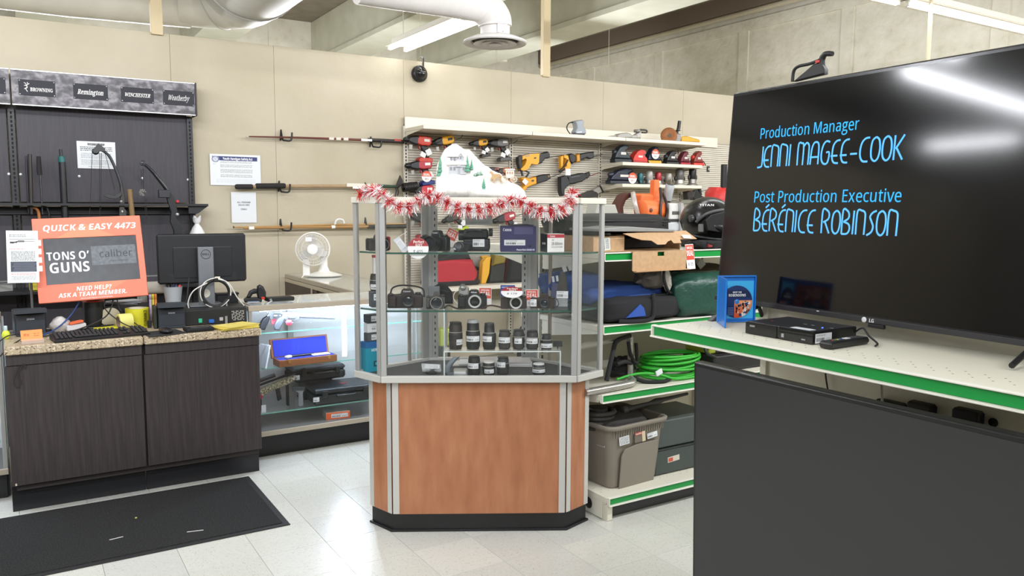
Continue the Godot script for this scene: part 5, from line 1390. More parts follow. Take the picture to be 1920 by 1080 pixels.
func round_tag(label: String, at: Vector3, turn: float, r: float, e: Vector3, price: String) -> void:
	var o := thing("gift_tag", label, "price tag", at, turn, "round gift tags")
	var bs := Basis.from_euler(e * PI / 180.0)
	part(o, "disc", B.new().at(Vector3.ZERO, e).prism(circle(Vector2.ZERO, r, 36), 0.0012, 0), M("eeedec", 0.6))
	var top := PackedVector2Array()
	for i in 19: top.append(Vector2(cos(PI * (0.07 + 0.86 * i / 18.0)), sin(PI * (0.07 + 0.86 * i / 18.0))) * r * 0.995)
	part(o, "red_cap", B.new().at(Vector3.ZERO, e).prism(top, 0.0004, 0, 0.0009), M("a0242c", 0.5))
	text(o, "lettering", "Perfect", r * 0.26, M("f3ece6", 0.5), bs * V(r * 0.05, r * 0.62, 0.0013), e, 700, r * 1.0)
	text(o, "lettering", "GIFT", r * 0.22, M("f3ece6", 0.5), bs * V(r * 0.08, r * 0.32, 0.0013), e, 700, r * 0.66)
	text(o, "price", price, r * 0.3, M("3d4660", 0.5), bs * V(0, -r * 0.3, 0.001), e, 400, r * 0.9, "Droid Sans", 0.2)

func case_goods() -> void:
	var T := CASE_TURN
	var s1 := 1.3565
	var s2 := 1.0845
	var dk := 0.7625
	# upper shelf
	var o := slr("small black and red camera at the left end of the upper case shelf", on(Vector3(1.481, 1.356, -3.599), s1), T + 28, 0.105, 0.078, "221d1f", "", false, 0.027, 0.04, "8f8c8c")
	bx(o, "red_side", V(0.053, 0.035, 0.0), V(0.012, 0.066, 0.045), M("9c1f2e", 0.4), 0.005)
	o = thing("price_card", "grey price card leaning beside the red and black camera", "price tag", on(Vector3(1.541, 1.362, -3.46), s1), T + 10)
	bx(o, "card", V(0, 0.033, 0), V(0.034, 0.078, 0.0012), M("c9cdcf", 0.6), 0, V(-20, 0, 34))
	fc(o, "print", V(-0.0, 0.034, 0.0035), 0.028, 0.045, img_mat(sheet(48, 72, 120, [[5, 8, 43, 8, "#777", 8, 3]])), V(-20, 0, 34))
	tb(o, "string", [V(-0.01, 0.07, 0), V(0.03, 0.095, 0.0)], 0.0012, M("e3e1da", 0.6), 5)
	round_tag("round red and white Perfect Gift tag hung on the upper shelf edge", Vector3(1.598, 1.374, -3.393), T, 0.049, V(-4, 0, 0), "$ 405")
	slr("black single-lens camera on the upper shelf behind the round gift tag", on(Vector3(1.716, 1.358, -3.441), s1), T - 24, 0.135, 0.1, "17181a", "Canon", false, 0.036, 0.07, "2b2b2d")
	deal_tag("tilted red deal tag between the black camera and the camcorder", on(Vector3(1.813, 1.385, -3.477), s1 + 0.02), T, 0.055, 0.085, -24, "")
	o = get_node("deal_tag")
	bx(o, "rest_block", V(0, -0.008, -0.01), V(0.04, 0.024, 0.02), pane("e8f0f0", 0.2, 0.05), 0.002)
	o = thing("camcorder", "large black camcorder with white sticker on the upper case shelf", "camcorder", on(Vector3(1.892, 1.358, -3.362), s1), T)
	pr(o, "body", P([-0.06, 0, 0.062, 0, 0.068, 0.02, 0.066, 0.06, -0.06, 0.06, -0.066, 0.03]), 0.07, M("16171a", 0.4), 0, 0.008)
	pr(o, "upper_body", P([-0.064, 0.058, 0.055, 0.058, 0.06, 0.07, 0.058, 0.1, 0.05, 0.106, -0.055, 0.106, -0.066, 0.092]), 0.06, M("1b1c20", 0.35), 0, 0.012)
	tb(o, "handle", curve([V(-0.045, 0.09, 0.03), V(-0.03, 0.1, 0.036), V(0.02, 0.1, 0.036), V(0.03, 0.088, 0.03)], 5), 0.006, M("2a2b2f", 0.3))
	cy(o, "eyepiece", V(0.07, 0.09, 0.0), 0.02, 0.02, M("26272b", 0.4), V(0, 0, 90))
	cy(o, "lens_hood", V(-0.07, 0.075, 0.0), 0.026, 0.03, M("101012", 0.4), V(0, 0, 90))
	fc(o, "price_sticker", V(0.012, 0.04, 0.0357), 0.056, 0.036, stickers[2])
	o = thing("camcorder", "small black camcorder lying before the large one on the upper shelf", "camcorder", on(Vector3(1.785, 1.359, -3.331), s1), T + 15)
	pr(o, "body", P([-0.025, 0, 0.035, 0, 0.045, 0.015, 0.05, 0.042, 0.01, 0.05, -0.02, 0.04]), 0.04, M("1d1e22", 0.35), 0, 0.006)
	part(o, "lens_barrel", B.new().at(V(-0.012, 0.026, 0.02), V(80, 0, 0)).lathe([Vector2(0, 0), Vector2(0.022, 0), Vector2(0.022, 0.02), Vector2(0.016, 0.021), Vector2(0.014, 0.014), Vector2(0, 0.013)], 22), M("232429", 0.3))
	pr(o, "flip_screen", P([0.0, 0.05, 0.055, 0.044, 0.05, 0.034, 0.0, 0.04]), 0.03, M("2c2e33", 0.3), 0.012, 0.002)
	o = thing("camera_box", "purple-blue camera carton on the upper shelf of the case", "box", on(Vector3(2.061, 1.356, -3.253), s1), T)
	bx(o, "carton", V(0, 0.061, 0), V(0.17, 0.122, 0.13), M("262153", 0.45), 0.002)
	pr(o, "open_flap", P([-0.05, 0.122, -0.03, 0.128, 0.04, 0.131, 0.075, 0.127, 0.07, 0.122]), 0.1, M("1b183a", 0.5), 0, 0)
	text(o, "maker_lettering", "Canon", 0.013, M("dfe0ee", 0.5), V(-0.053, 0.105, 0.0655), Vector3.ZERO, 700, 0.04, "Droid Serif")
	text(o, "model_lettering", "PowerShot SX540 HS", 0.008, M("dfe0ee", 0.5), V(0.035, 0.01, 0.0655), Vector3.ZERO, 700, 0.085)
	fc(o, "price_sticker", V(-0.017, 0.044, 0.0656), 0.1, 0.026, stickers[3])
	for s in [[V(0.025, 0.1, 0.0655), V(0.09, 0.034, 0.0006)]]: bx(o, "tape", s[0], s[1], pane("6a6796", 0.35, 0.1), 0)
	cy(o, "thumb_hole", V(0.056, 0.03, 0.0652), 0.007, 0.001, M("14122c", 0.6), V(90, 0, 0))
	o = thing("lens_box", "white lens carton with red band and black side on the upper shelf", "box", on(Vector3(2.184, 1.354, -3.136), s1), T + 18)
	bx(o, "carton", V(0.0, 0.043, 0), V(0.088, 0.086, 0.08), M("e5e3e0", 0.55), 0.001)
	bx(o, "red_band", V(0.0, 0.076, 0.0), V(0.0888, 0.018, 0.0808), M("b5303f", 0.5), 0.001)
	bx(o, "black_side", V(-0.0443, 0.043, 0.0), V(0.0012, 0.087, 0.081), M("16171a", 0.5), 0)
	text(o, "maker_lettering", "Canon", 0.009, M("f0e6e6", 0.5), V(-0.018, 0.076, 0.041), Vector3.ZERO, 700, 0.026, "Droid Serif")
	text(o, "lettering", "EF", 0.008, M("3a3a3c", 0.5), V(-0.014, 0.057, 0.0405), Vector3.ZERO, 400)
	text(o, "lettering", "28-80mm", 0.014, M("3a3a3c", 0.5), V(0.006, 0.04, 0.0405), Vector3.ZERO, 400, 0.056)
	text(o, "lettering", "f/3.5-5.6 V USM", 0.006, M("3a3a3c", 0.5), V(0.006, 0.024, 0.0405), Vector3.ZERO, 400, 0.056)
	text(o, "lettering", "28-80", 0.01, M("d8d8d8", 0.5), V(-0.0452, 0.04, 0.0), V(0, -90, 0), 700, 0.04)
	# middle shelf
	o = thing("gear_box", "black gear box with sticker at the bottom left of the middle shelf", "box", on(Vector3(1.476, 1.079, -3.602), s2), T + 20)
	bx(o, "carton", V(0, 0.037, 0), V(0.07, 0.074, 0.06), M("191a1d", 0.5), 0.003)
	fc(o, "price_sticker", V(0, 0.05, 0.0305), 0.045, 0.03, stickers[4])
	bx(o, "lid_flap", V(0, 0.075, 0), V(0.07, 0.002, 0.06), M("26272a", 0.5), 0)
	lens("black lens standing on the gear box at the left of the middle shelf", on(Vector3(1.476, 1.163, -3.602), s2 + 0.077), 0.034, 0.075, "1d1e21", "141516", 0.3, -50, 50)
	o = thing("film_box", "white film box with red top above the left end of the middle shelf", "box", on(Vector3(1.479, 1.24, -3.6), s2 + 0.161), T + 20)
	bx(o, "carton", V(0, 0.04, 0), V(0.045, 0.08, 0.04), M("dad7d2", 0.6), 0.002)
	bx(o, "red_top", V(0, 0.084, 0), V(0.046, 0.012, 0.041), M("a8343a", 0.5), 0.001)
	o = slr("brown-black single-lens camera with strap at the left of the middle shelf", on(Vector3(1.578, 1.082, -3.497), s2), T + 4, 0.168, 0.092, "2a1f20", "Canon", false, 0.03, 0.02, "262223")
	tb(o, "strap", curve([V(-0.07, 0.07, 0.0), V(-0.06, 0.095, -0.01), V(-0.02, 0.105, -0.03), V(0.05, 0.1, -0.03), V(0.085, 0.085, -0.02), V(0.09, 0.05, -0.01)], 6), 0.004, M("1b1718", 0.7))
	o = thing("flash_unit", "grey flash standing behind the silver-fronted camera on the middle shelf", "flash", on(Vector3(1.746, 1.142, -3.527), s2 + 0.02), T)
	bx(o, "body", V(0, 0.035, 0), V(0.056, 0.075, 0.03), M("6d7073", 0.4), 0.004)
	bx(o, "lower_body", V(0, -0.005, 0), V(0.05, 0.03, 0.028), M("4a4c4f", 0.4), 0.003)
	part(o, "exposure_dial", B.new().at(V(0, 0.02, 0.015), V(90, 0, 0)).lathe([Vector2(0, 0), Vector2(0.014, 0), Vector2(0.016, 0.001)], 20), M("8d9092", 0.4))
	o = thing("lens_pouch", "black soft pouch behind the grey flash on the middle shelf", "pouch", on(Vector3(1.803, 1.11, -3.552), s2), T)
	pr(o, "pouch", P([-0.05, 0, 0.055, 0, 0.05, 0.06, 0.02, 0.098, -0.01, 0.105, -0.045, 0.085]), 0.03, M("191719", 0.85), 0, 0.01)
	bx(o, "zip", V(0.0, 0.07, 0.0155), V(0.07, 0.003, 0.002), M("3a3838", 0.5), 0, V(0, 0, -14))
	slr("silver-topped bridge camera with big round lens on the middle shelf", on(Vector3(1.69, 1.085, -3.398), s2), T, 0.085, 0.082, "4d4a48", "", false, 0.031, 0.03, "9a9793")
	o = thing("camcorder", "silver pocket camcorder standing at the back of the middle shelf", "camcorder", on(Vector3(1.878, 1.114, -3.462), s2), T)
	bx(o, "body", V(0, 0.045, 0), V(0.05, 0.09, 0.035), M("a9aaa6", 0.35, 0.3), 0.007)
	cy(o, "lens_ring", V(-0.004, 0.083, 0.0), 0.016, 0.05, M("77776f", 0.3, 0.4), V(70, 0, 0))
	bx(o, "stand_block", V(0.0, 0.004, 0), V(0.07, 0.008, 0.05), pane("e4efee", 0.25, 0.05), 0.001)
	tb(o, "wrist_strap", curve([V(-0.025, 0.07, 0), V(-0.045, 0.06, 0.01), V(-0.05, 0.03, 0.01), V(-0.03, 0.004, 0.02)], 5), 0.0025, M("c8c8c2", 0.6))
	deal_tag("red SPECIAL DEAL tag in a clear stand behind the black camera body", on(Vector3(1.97, 1.114, -3.409), s2), T, 0.062, 0.085, 0, "")
	slr("black camera body with bright mount ring at the middle of the middle shelf", on(Vector3(1.847, 1.084, -3.318), s2), T, 0.138, 0.09, "151618", "Nikon", true, 0.032, 0.0)
	o = thing("camera_strap", "dark brown camera strap lying on the middle shelf glass", "strap", on(Vector3(1.747, 1.087, -3.353), s2 + 0.004), T)
	tb(o, "strap", curve([V(-0.03, 0.0, 0.01), V(-0.01, 0.012, 0.0), V(0.03, 0.0, 0.02), V(0.07, 0.002, 0.03)], 5), 0.004, M("241a18", 0.7))
	tb(o, "strap_end", curve([V(0.15, 0.0, 0.02), V(0.19, 0.012, 0.0), V(0.25, 0.002, 0.01)], 5), 0.004, M("3a1a1a", 0.7))
	o = thing("camera_packet", "blue-fronted pocket camera packet at the back of the middle shelf", "box", on(Vector3(2.067, 1.147, -3.353), s2 + 0.03), T)
	bx(o, "packet", V(0, 0.033, 0), V(0.072, 0.068, 0.02), M("1f3f9c", 0.4), 0.002)
	bx(o, "packet_stand", V(0, -0.015, 0), V(0.06, 0.03, 0.02), pane("dfe9ec", 0.3, 0.05), 0.001)
	part(o, "printed_lens", B.new().at(V(0.006, 0.022, 0.0102), V(90, 0, 0)).lathe([Vector2(0, 0), Vector2(0.008, 0), Vector2(0.009, 0.001)], 18), M("0d1736", 0.3))
	text(o, "lettering", "PHOTO SHOT", 0.007, M("dbe4f4", 0.5), V(0, 0.058, 0.0104), Vector3.ZERO, 700, 0.06)
	slr("dark brown camera body with mount ring under the flat gift tag", on(Vector3(2.018, 1.084, -3.22), s2), T, 0.125, 0.075, "2b2120", "", true, 0.03, 0.0)
	round_tag("round gift tag lying tilted on top of the brown camera body", Vector3(2, 1.164, -3.207), T, 0.052, V(-66, 0, 0), "$ 179")
	deal_tag("red SPECIAL DEAL tag with a handwritten price right of the brown body", on(Vector3(2.138, 1.127, -3.243), s2), T - 6, 0.062, 0.082, 2, "BUY NOW")
	o = slr("small brown camera with a sticker and short lens at the right of the middle shelf", on(Vector3(2.146, 1.083, -3.158), s2), T - 8, 0.118, 0.068, "33261f", "", false, 0.022, 0.02, "4a5568")
	fc(o, "price_sticker", V(-0.042, 0.03, 0.0485), 0.03, 0.034, stickers[5])
	tb(o, "neck_cord", curve([V(0.055, 0.05, 0), V(0.07, 0.04, 0.0), V(0.075, 0.015, 0.01), V(0.05, 0.004, 0.03)], 5), 0.002, M("211a18", 0.7))
	o = thing("flash_unit", "tall dark flash on a clear block at the right end of the middle shelf", "flash", on(Vector3(2.268, 1.077, -3.168), s2), T - 10)
	bx(o, "clear_block", V(0, 0.033, 0), V(0.056, 0.066, 0.05), pane("e6efee", 0.22, 0.03), 0.002)
	pr(o, "head", P([-0.028, 0.068, 0.026, 0.068, 0.022, 0.125, 0.012, 0.168, -0.012, 0.17, -0.018, 0.13]), 0.04, M("3a3735", 0.4), 0, 0.006)
	bx(o, "foot", V(0.0, 0.069, 0.0), V(0.06, 0.012, 0.045), M("2a2928", 0.4), 0.003)
	fc(o, "price_sticker", V(0.002, 0.06, 0.0262), 0.056, 0.034, stickers[0])
	o = thing("tag_bundle", "clear plastic clips hanging behind the tall dark flash", "clip", on(Vector3(2.292, 1.22, -3.247), 1.19), T)
	for k in 3: bx(o, "clip", V(k * 0.02 - 0.02, 0.02 + 0.004 * k, 0), V(0.012, 0.03, 0.003), M("b9bcbc", 0.2), 0.001, V(0, 0, 8))
	bx(o, "lanyard", V(-0.01, -0.06, -0.002), V(0.045, 0.12, 0.01), M("4a4c6a", 0.6), 0.003, V(0, 0, -8))
	# clear riser with lenses
	var ac := pane("eef6f4", 0.12, 0.03)
	o = thing("clear_riser", "clear acrylic riser on the case floor carrying a row of lenses", "stand", in_case(0.11, dk, -0.06), T)
	bx(o, "top_plate", V(0, 0.121, 0), V(0.56, 0.006, 0.11), ac, 0.001)
	for s in [-1, 1]: bx(o, "leg_plate", V(s * 0.277, 0.059, 0), V(0.006, 0.118, 0.11), ac, 0.001)
	bx(o, "polished_edge", V(0, 0.121, 0.0555), V(0.56, 0.006, 0.001), M("c9d2d0", 0.15), 0)
	for s in [-1, 1]: bx(o, "polished_edge", V(s * 0.277, 0.059, 0.0555), V(0.006, 0.118, 0.001), M("c9d2d0", 0.15), 0)
	var ry := dk + 0.1245
	lens("tall dark brown lens at the left end of the clear riser", on(Vector3(1.776, 0.892, -3.359), ry), 0.034, 0.118, "2c2624", "1a1818", 0.32, 10, 70)
	lens("tallest black lens with pale grey cap, second on the clear riser", on(Vector3(1.849, 0.892, -3.317), ry), 0.034, 0.128, "131415", "9a9d9c", 0.42, -60, 60, 0.92)
	lens("black lens with two stickers, third on the clear riser", on(Vector3(1.917, 0.892, -3.278), ry), 0.0325, 0.114, "141516", "202124", 0.46, -70, 20, 0.82)
	lens("mid-sized grey lens with wide sticker, fourth on the clear riser", on(Vector3(1.98, 0.892, -3.242), ry), 0.030, 0.083, "35312f", "26221f", 0.55, -65, 60)
	lens("dark grey barrel lens with square sticker, fifth on the clear riser", on(Vector3(2.039, 0.892, -3.208), ry), 0.029, 0.085, "2e2b2a", "242220", 0.5, -40, 30)
	lens("dark lens with sticker round its middle, sixth on the clear riser", on(Vector3(2.097, 0.892, -3.174), ry), 0.030, 0.08, "2b2928", "1d1c1c", 0.52, -70, 50)
	lens("short black lens at the right end of the clear riser", on(Vector3(2.156, 0.897, -3.14), ry), 0.029, 0.064, "232426", "2f3032", 0.3, -60, 60, 0.86)
	lens("black lens standing on its grey cap under the riser, left one of the four below", on(Vector3(1.849, 0.777, -3.306), dk), 0.030, 0.082, "191a1b", "101112", 0.58, -70, 40)
	lens("small black lens with white top card under the riser", on(Vector3(1.91, 0.782, -3.271), dk), 0.030, 0.06, "1e1f20", "d4d3cf", 0.36, -40, 50)
	lens("charcoal lens with a high sticker under the middle of the riser", on(Vector3(1.974, 0.787, -3.245), dk), 0.030, 0.078, "292a2c", "1f2022", 0.66, -60, 20)
	lens("squat lens with wide sticker alone under the right of the riser", on(Vector3(2.12, 0.786, -3.15), dk), 0.031, 0.05, "232426", "d9d9d6", 0.45, -70, 60)
	o = thing("memory_card_case", "clear case with white printed label lying tilted on the case floor", "case", on(Vector3(1.684, 0.781, -3.436), dk), T + 10)
	bx(o, "clear_case", V(0, 0.028, 0), V(0.094, 0.012, 0.05), pane("e9efee", 0.3, 0.05), 0.002, V(30, 0, -6))
	fc(o, "label", V(0.004, 0.0345, 0.002), 0.07, 0.03, img_mat(sheet(72, 32, 130, [[5, 6, 66, 4, "#888", 6, 3]])), V(-60, 0, -6))
	cy(o, "foot", V(0, 0.012, -0.005), 0.03, 0.024, M("2a2b2c", 0.5))
	o = thing("camera_flash", "small silver flash head lying on the case floor left of the lenses", "flash", on(Vector3(1.772, 0.772, -3.304), dk), T)
	bx(o, "shell", V(0, 0.017, -0.01), V(0.066, 0.034, 0.05), M("8c8d88", 0.4), 0.005)
	bx(o, "reflector", V(0, 0.017, 0.0155), V(0.054, 0.024, 0.002), M("d8dcdc", 0.1, 0.7), 0.001)
	o = thing("lens_hood", "curved grey lens hood standing on the case floor by the riser leg", "lens hood", on(Vector3(1.758, 0.788, -3.37), dk), T)
	var hd := []
	for j in 6:
		var row := []
		for i in 9:
			var a := PI * (0.15 + 0.7 * i / 8.0)
			var r := 0.034 + 0.006 * j
			row.append(V(-0.02 + 0.055 * (1.0 - cos(j * 0.3)), 0.012 + j * 0.016, 0) + V(-cos(a) * 0.018, 0, sin(a) * r * 0.6))
		hd.append(row)
	part(o, "shade", B.new().skin(hd, false, false, Vector3.BACK), M("7b858c", 0.3))
	bx(o, "foot", V(0.0, 0.006, 0.02), V(0.04, 0.012, 0.02), M("59626a", 0.4), 0.002)
	o = thing("paper_stack", "stack of leaflets lying behind the riser on the case floor", "paper", in_case(0.06, dk, -0.3), T - 4)
	for k in 3: bx(o, "leaflet", V(0.02 * k, 0.004 + 0.008 * k, 0), V(0.42 - 0.05 * k, 0.007, 0.12), M(["cfcdc9", "dadbdd", "c9c2c0"][k], 0.6), 0.001, V(0, k * 3, 0))
	o = thing("black_tag", "small black card sticking out past the right end of the lens row", "card", on(Vector3(2.21, 0.913, -3.121), ry), T)
	bx(o, "card", V(0, 0.022, 0), V(0.045, 0.028, 0.002), M("202022", 0.6), 0)
	bx(o, "stem", V(0, 0.004, 0), V(0.006, 0.01, 0.004), M("202022", 0.6), 0)
	# column of boxed goods in the left bay
	o = thing("action_camera_box", "teal action camera box standing in the left bay of the case", "box", on(Vector3(1.454, 0.743, -3.638), dk), T + 40)
	bx(o, "carton", V(0, 0.075, 0), V(0.085, 0.15, 0.05), M("1c8fa6", 0.4), 0.002)
	bx(o, "blue_top", V(0, 0.135, 0), V(0.0855, 0.032, 0.0505), M("1a62a0", 0.4), 0.001)
	text(o, "lettering", "HERO", 0.013, M("dfeaf0", 0.5), V(0.01, 0.108, 0.0256), Vector3.ZERO, 700, 0.042)
	bx(o, "printed_camera", V(0.018, 0.04, 0.0256), V(0.035, 0.028, 0.001), M("1d4450", 0.4), 0)
	bx(o, "printed_window", V(0.018, 0.04, 0.0263), V(0.018, 0.014, 0.001), M("2fb4c4", 0.4), 0)
	for s in [[0.155, 0.04, "4a4e52"], [0.198, 0.045, "d4d8da"], [0.246, 0.04, "33373b"]]:
		o = thing("gear_box", {0.155: "grey gear box stacked right on top of the teal box", 0.198: "pale gear box in the middle of the left bay stack", 0.246: "dark gear box at the top of the left bay stack"}[s[0]], "box", on(Vector3(1.459, 0.743, -3.635), dk + s[0] - 0.003), T + 35)
		bx(o, "carton", V(0, s[1] / 2, 0), V(0.065, s[1], 0.045), M(s[2], 0.5), 0.002)
		fc(o, "price_sticker", V(0.008, s[1] / 2, 0.0232), 0.042, 0.026, stickers[1])
	# village ornament on top
	ornament()
	garland()

func ornament() -> void:
	var o := thing("village_ornament", "large white snowy village ornament standing on top of the camera case", "ornament", in_case(0, 1.612, -0.2), CASE_TURN)
	var snow := tri_mat(noise_tex(0.02, 140, [[0.0, "e2ddd6"], [0.5, "efebe6"], [1.0, "f6f4f1"]]), V(4, 4, 4), 0.6, noise_tex(0.06, 141, [], 512, 3, true), 0.5)
	var prof := [[-0.215, 0.0], [-0.21, 0.09], [-0.215, 0.135], [-0.2, 0.18], [-0.18, 0.215], [-0.155, 0.25], [-0.13, 0.265], [-0.11, 0.258], [-0.085, 0.24], [-0.045, 0.23], [-0.015, 0.195], [0.01, 0.17], [0.04, 0.155], [0.06, 0.13], [0.1, 0.115], [0.13, 0.085], [0.17, 0.07], [0.205, 0.055], [0.225, 0.03], [0.228, 0.0]]
	var nz := FastNoiseLite.new()
	nz.seed = 4; nz.frequency = 9.0
	var rows := []
	for i in 49:
		var u := lerpf(-0.217, 0.229, i / 48.0)
		var h := 0.004
		for k in prof.size() - 1:
			if u >= prof[k][0] and u <= prof[k + 1][0]: h = lerpf(prof[k][1], prof[k + 1][1], (u - prof[k][0]) / maxf(prof[k + 1][0] - prof[k][0], 0.001))
		h = maxf(h, 0.004)
		var end := sqrt(maxf(0.0, 1.0 - pow(absf(u - 0.006) / 0.224, 6)))
		var row := []
		for j in 25:
			var a := PI * j / 24.0
			var y := h * pow(sin(a), 0.75)
			# ledges: the lower drift runs out further than the hill above it
			var reach := 0.125 * end
			if y > 0.05: reach *= 0.82
			if y > 0.11: reach *= 0.8
			var z := cos(a) * reach
			z = signf(cos(a)) * pow(absf(cos(a)), 0.7) * reach
			var p := V(u, y, z)
			var q := nz.get_noise_3d(p.x * 1.5, p.y * 1.5, p.z * 1.5) * 0.012
			row.append(V(u, maxf(0.0, y + q * sin(a)), z + q * cos(a)))
		rows.append(row)
	part(o, "snow_hill", B.new().skin(rows, true, true), snow)
	# house
	var wall := M("c2c4c8", 0.6)
	var win := M("8d9096", 0.4)
	var hz := 0.085
	bx(o, "house_wall", V(-0.105, 0.135, hz - 0.03), V(0.085, 0.05, 0.06), wall, 0.002)
	bx(o, "house_wall", V(-0.115, 0.182, hz - 0.045), V(0.075, 0.035, 0.05), wall, 0.002)
	pr(o, "snow_roof", P([-0.16, 0.158, -0.152, 0.172, -0.064, 0.172, -0.055, 0.156, -0.06, 0.154, -0.155, 0.154]), 0.075, snow, hz - 0.03, 0.004)
	pr(o, "snow_roof", P([-0.16, 0.198, -0.13, 0.235, -0.1, 0.235, -0.07, 0.198, -0.075, 0.195, -0.155, 0.195]), 0.07, snow, hz - 0.045, 0.005)
	pr(o, "gable", P([-0.1, 0.17, -0.08, 0.17, -0.08, 0.195, -0.09, 0.212, -0.1, 0.195]), 0.02, wall, hz - 0.012, 0.001)
	pr(o, "gable_roof", P([-0.106, 0.194, -0.09, 0.22, -0.074, 0.194, -0.077, 0.192, -0.09, 0.212, -0.103, 0.192]), 0.026, snow, hz - 0.01, 0.001)
	for x in [-0.136, -0.12, -0.076]:
		for y in [0.138, 0.184]:
			if y < 0.15 or x < -0.1: bx(o, "house_window", V(x, y, hz + (0.0005 if y < 0.15 else -0.0195)), V(0.01, 0.016, 0.002), win, 0)
	bx(o, "house_window", V(-0.09, 0.19, hz - 0.0015), V(0.009, 0.014, 0.002), win, 0)
	bx(o, "house_door", V(-0.098, 0.128, hz + 0.0005), V(0.012, 0.03, 0.002), M("a9abb0", 0.5), 0)
	pr(o, "porch_gable", P([-0.113, 0.145, -0.098, 0.162, -0.083, 0.145]), 0.012, M("b3b5ba", 0.5), hz + 0.003, 0.001)
	# trees
	var green := M("5f9d83", 0.6)
	for t in [[-0.19, 0.105, 0.05, 0.1, 0.02], [-0.058, 0.125, 0.085, 0.085, 0.014], [-0.038, 0.135, 0.08, 0.055, 0.01], [0.02, 0.04, 0.105, 0.058, 0.013], [-0.005, 0.108, 0.085, 0.022, 0.016], [-0.02, 0.104, 0.088, 0.018, 0.012], [0.006, 0.11, 0.08, 0.024, 0.012]]:
		var b := B.new()
		var lay := 5
		for k in lay:
			var f := float(k) / lay
			var y0: float = t[1] + t[3] * f * 0.85
			b.at(V(t[0], y0, t[2])).lathe([Vector2(t[4] * (1.05 - f) * 0.5, 0), Vector2(t[4] * (1.05 - f), 0.001), Vector2(t[4] * (1.0 - f) * 0.35, t[3] * 0.24), Vector2(0, t[3] * 0.26)], 9)
		part(o, "fir_tree", b, green)
		var s := B.new()
		for k in lay:
			var f := float(k) / lay
			s.at(V(t[0], t[1] + t[3] * (f * 0.85 + 0.07), t[2])).lathe([Vector2(t[4] * (1.0 - f) * 0.82, 0), Vector2(t[4] * (1.0 - f) * 0.72, 0.0025), Vector2(t[4] * (1.0 - f) * 0.55, 0.004)], 9)
		part(o, "tree_snow", s, snow)
	# horse and carriage
	var gold := M("c2a074", 0.5)
	var hx := 0.075
	var hy := 0.083
	var hzz := 0.105
	pr(o, "horse", P([hx - 0.028, hy + 0.034, hx - 0.022, hy + 0.046, hx - 0.014, hy + 0.04, hx - 0.004, hy + 0.03, hx + 0.02, hy + 0.03, hx + 0.03, hy + 0.022, hx + 0.028, hy + 0.012, hx + 0.03, hy - 0.01, hx + 0.026, hy - 0.01, hx + 0.02, hy + 0.008, hx + 0.0, hy + 0.01, hx - 0.006, hy - 0.01, hx - 0.011, hy - 0.01, hx - 0.012, hy + 0.01, hx - 0.02, hy + 0.0, hx - 0.024, hy + 0.002, hx - 0.016, hy + 0.02, hx - 0.02, hy + 0.03]), 0.014, gold, hzz, 0.003)
	var cx := 0.145
	bx(o, "carriage_body", V(cx, 0.112, hzz), V(0.04, 0.038, 0.024), M("e6dccf", 0.5), 0.003)
	bx(o, "carriage_roof", V(cx, 0.134, hzz), V(0.048, 0.006, 0.03), snow, 0.002)
	for x in [-0.011, 0.0, 0.011]: bx(o, "carriage_window", V(cx + x, 0.118, hzz + 0.0125), V(0.006, 0.012, 0.001), M("b98e74", 0.5), 0)
	for x in [-0.026, 0.018]:
		part(o, "wheel", B.new().at(V(cx + x, 0.088, hzz + 0.015), V(90, 0, 0)).lathe([Vector2(0.013, -0.001), Vector2(0.0165, -0.001), Vector2(0.0165, 0.001), Vector2(0.013, 0.001), Vector2(0.013, -0.001)], 20), M("d8c9b4", 0.5))
		var sp := B.new()
		for k in 4: sp.at(V(cx + x, 0.088, hzz + 0.015), V(0, 0, 45 * k)).box(Vector3.ZERO, V(0.028, 0.0018, 0.0018))
		part(o, "wheel_spokes", sp, M("d8c9b4", 0.5))
	tb(o, "shaft", [V(hx + 0.02, 0.1, hzz + 0.01), V(cx - 0.02, 0.1, hzz + 0.01)], 0.0018, gold, 5)
	text(o, "lettering", "Let it snow", 0.008, M("a9a49c", 0.6), V(-0.035, 0.218, 0.083), V(-20, 0, -22), 700, 0.04, "Droid Serif", 0.2)

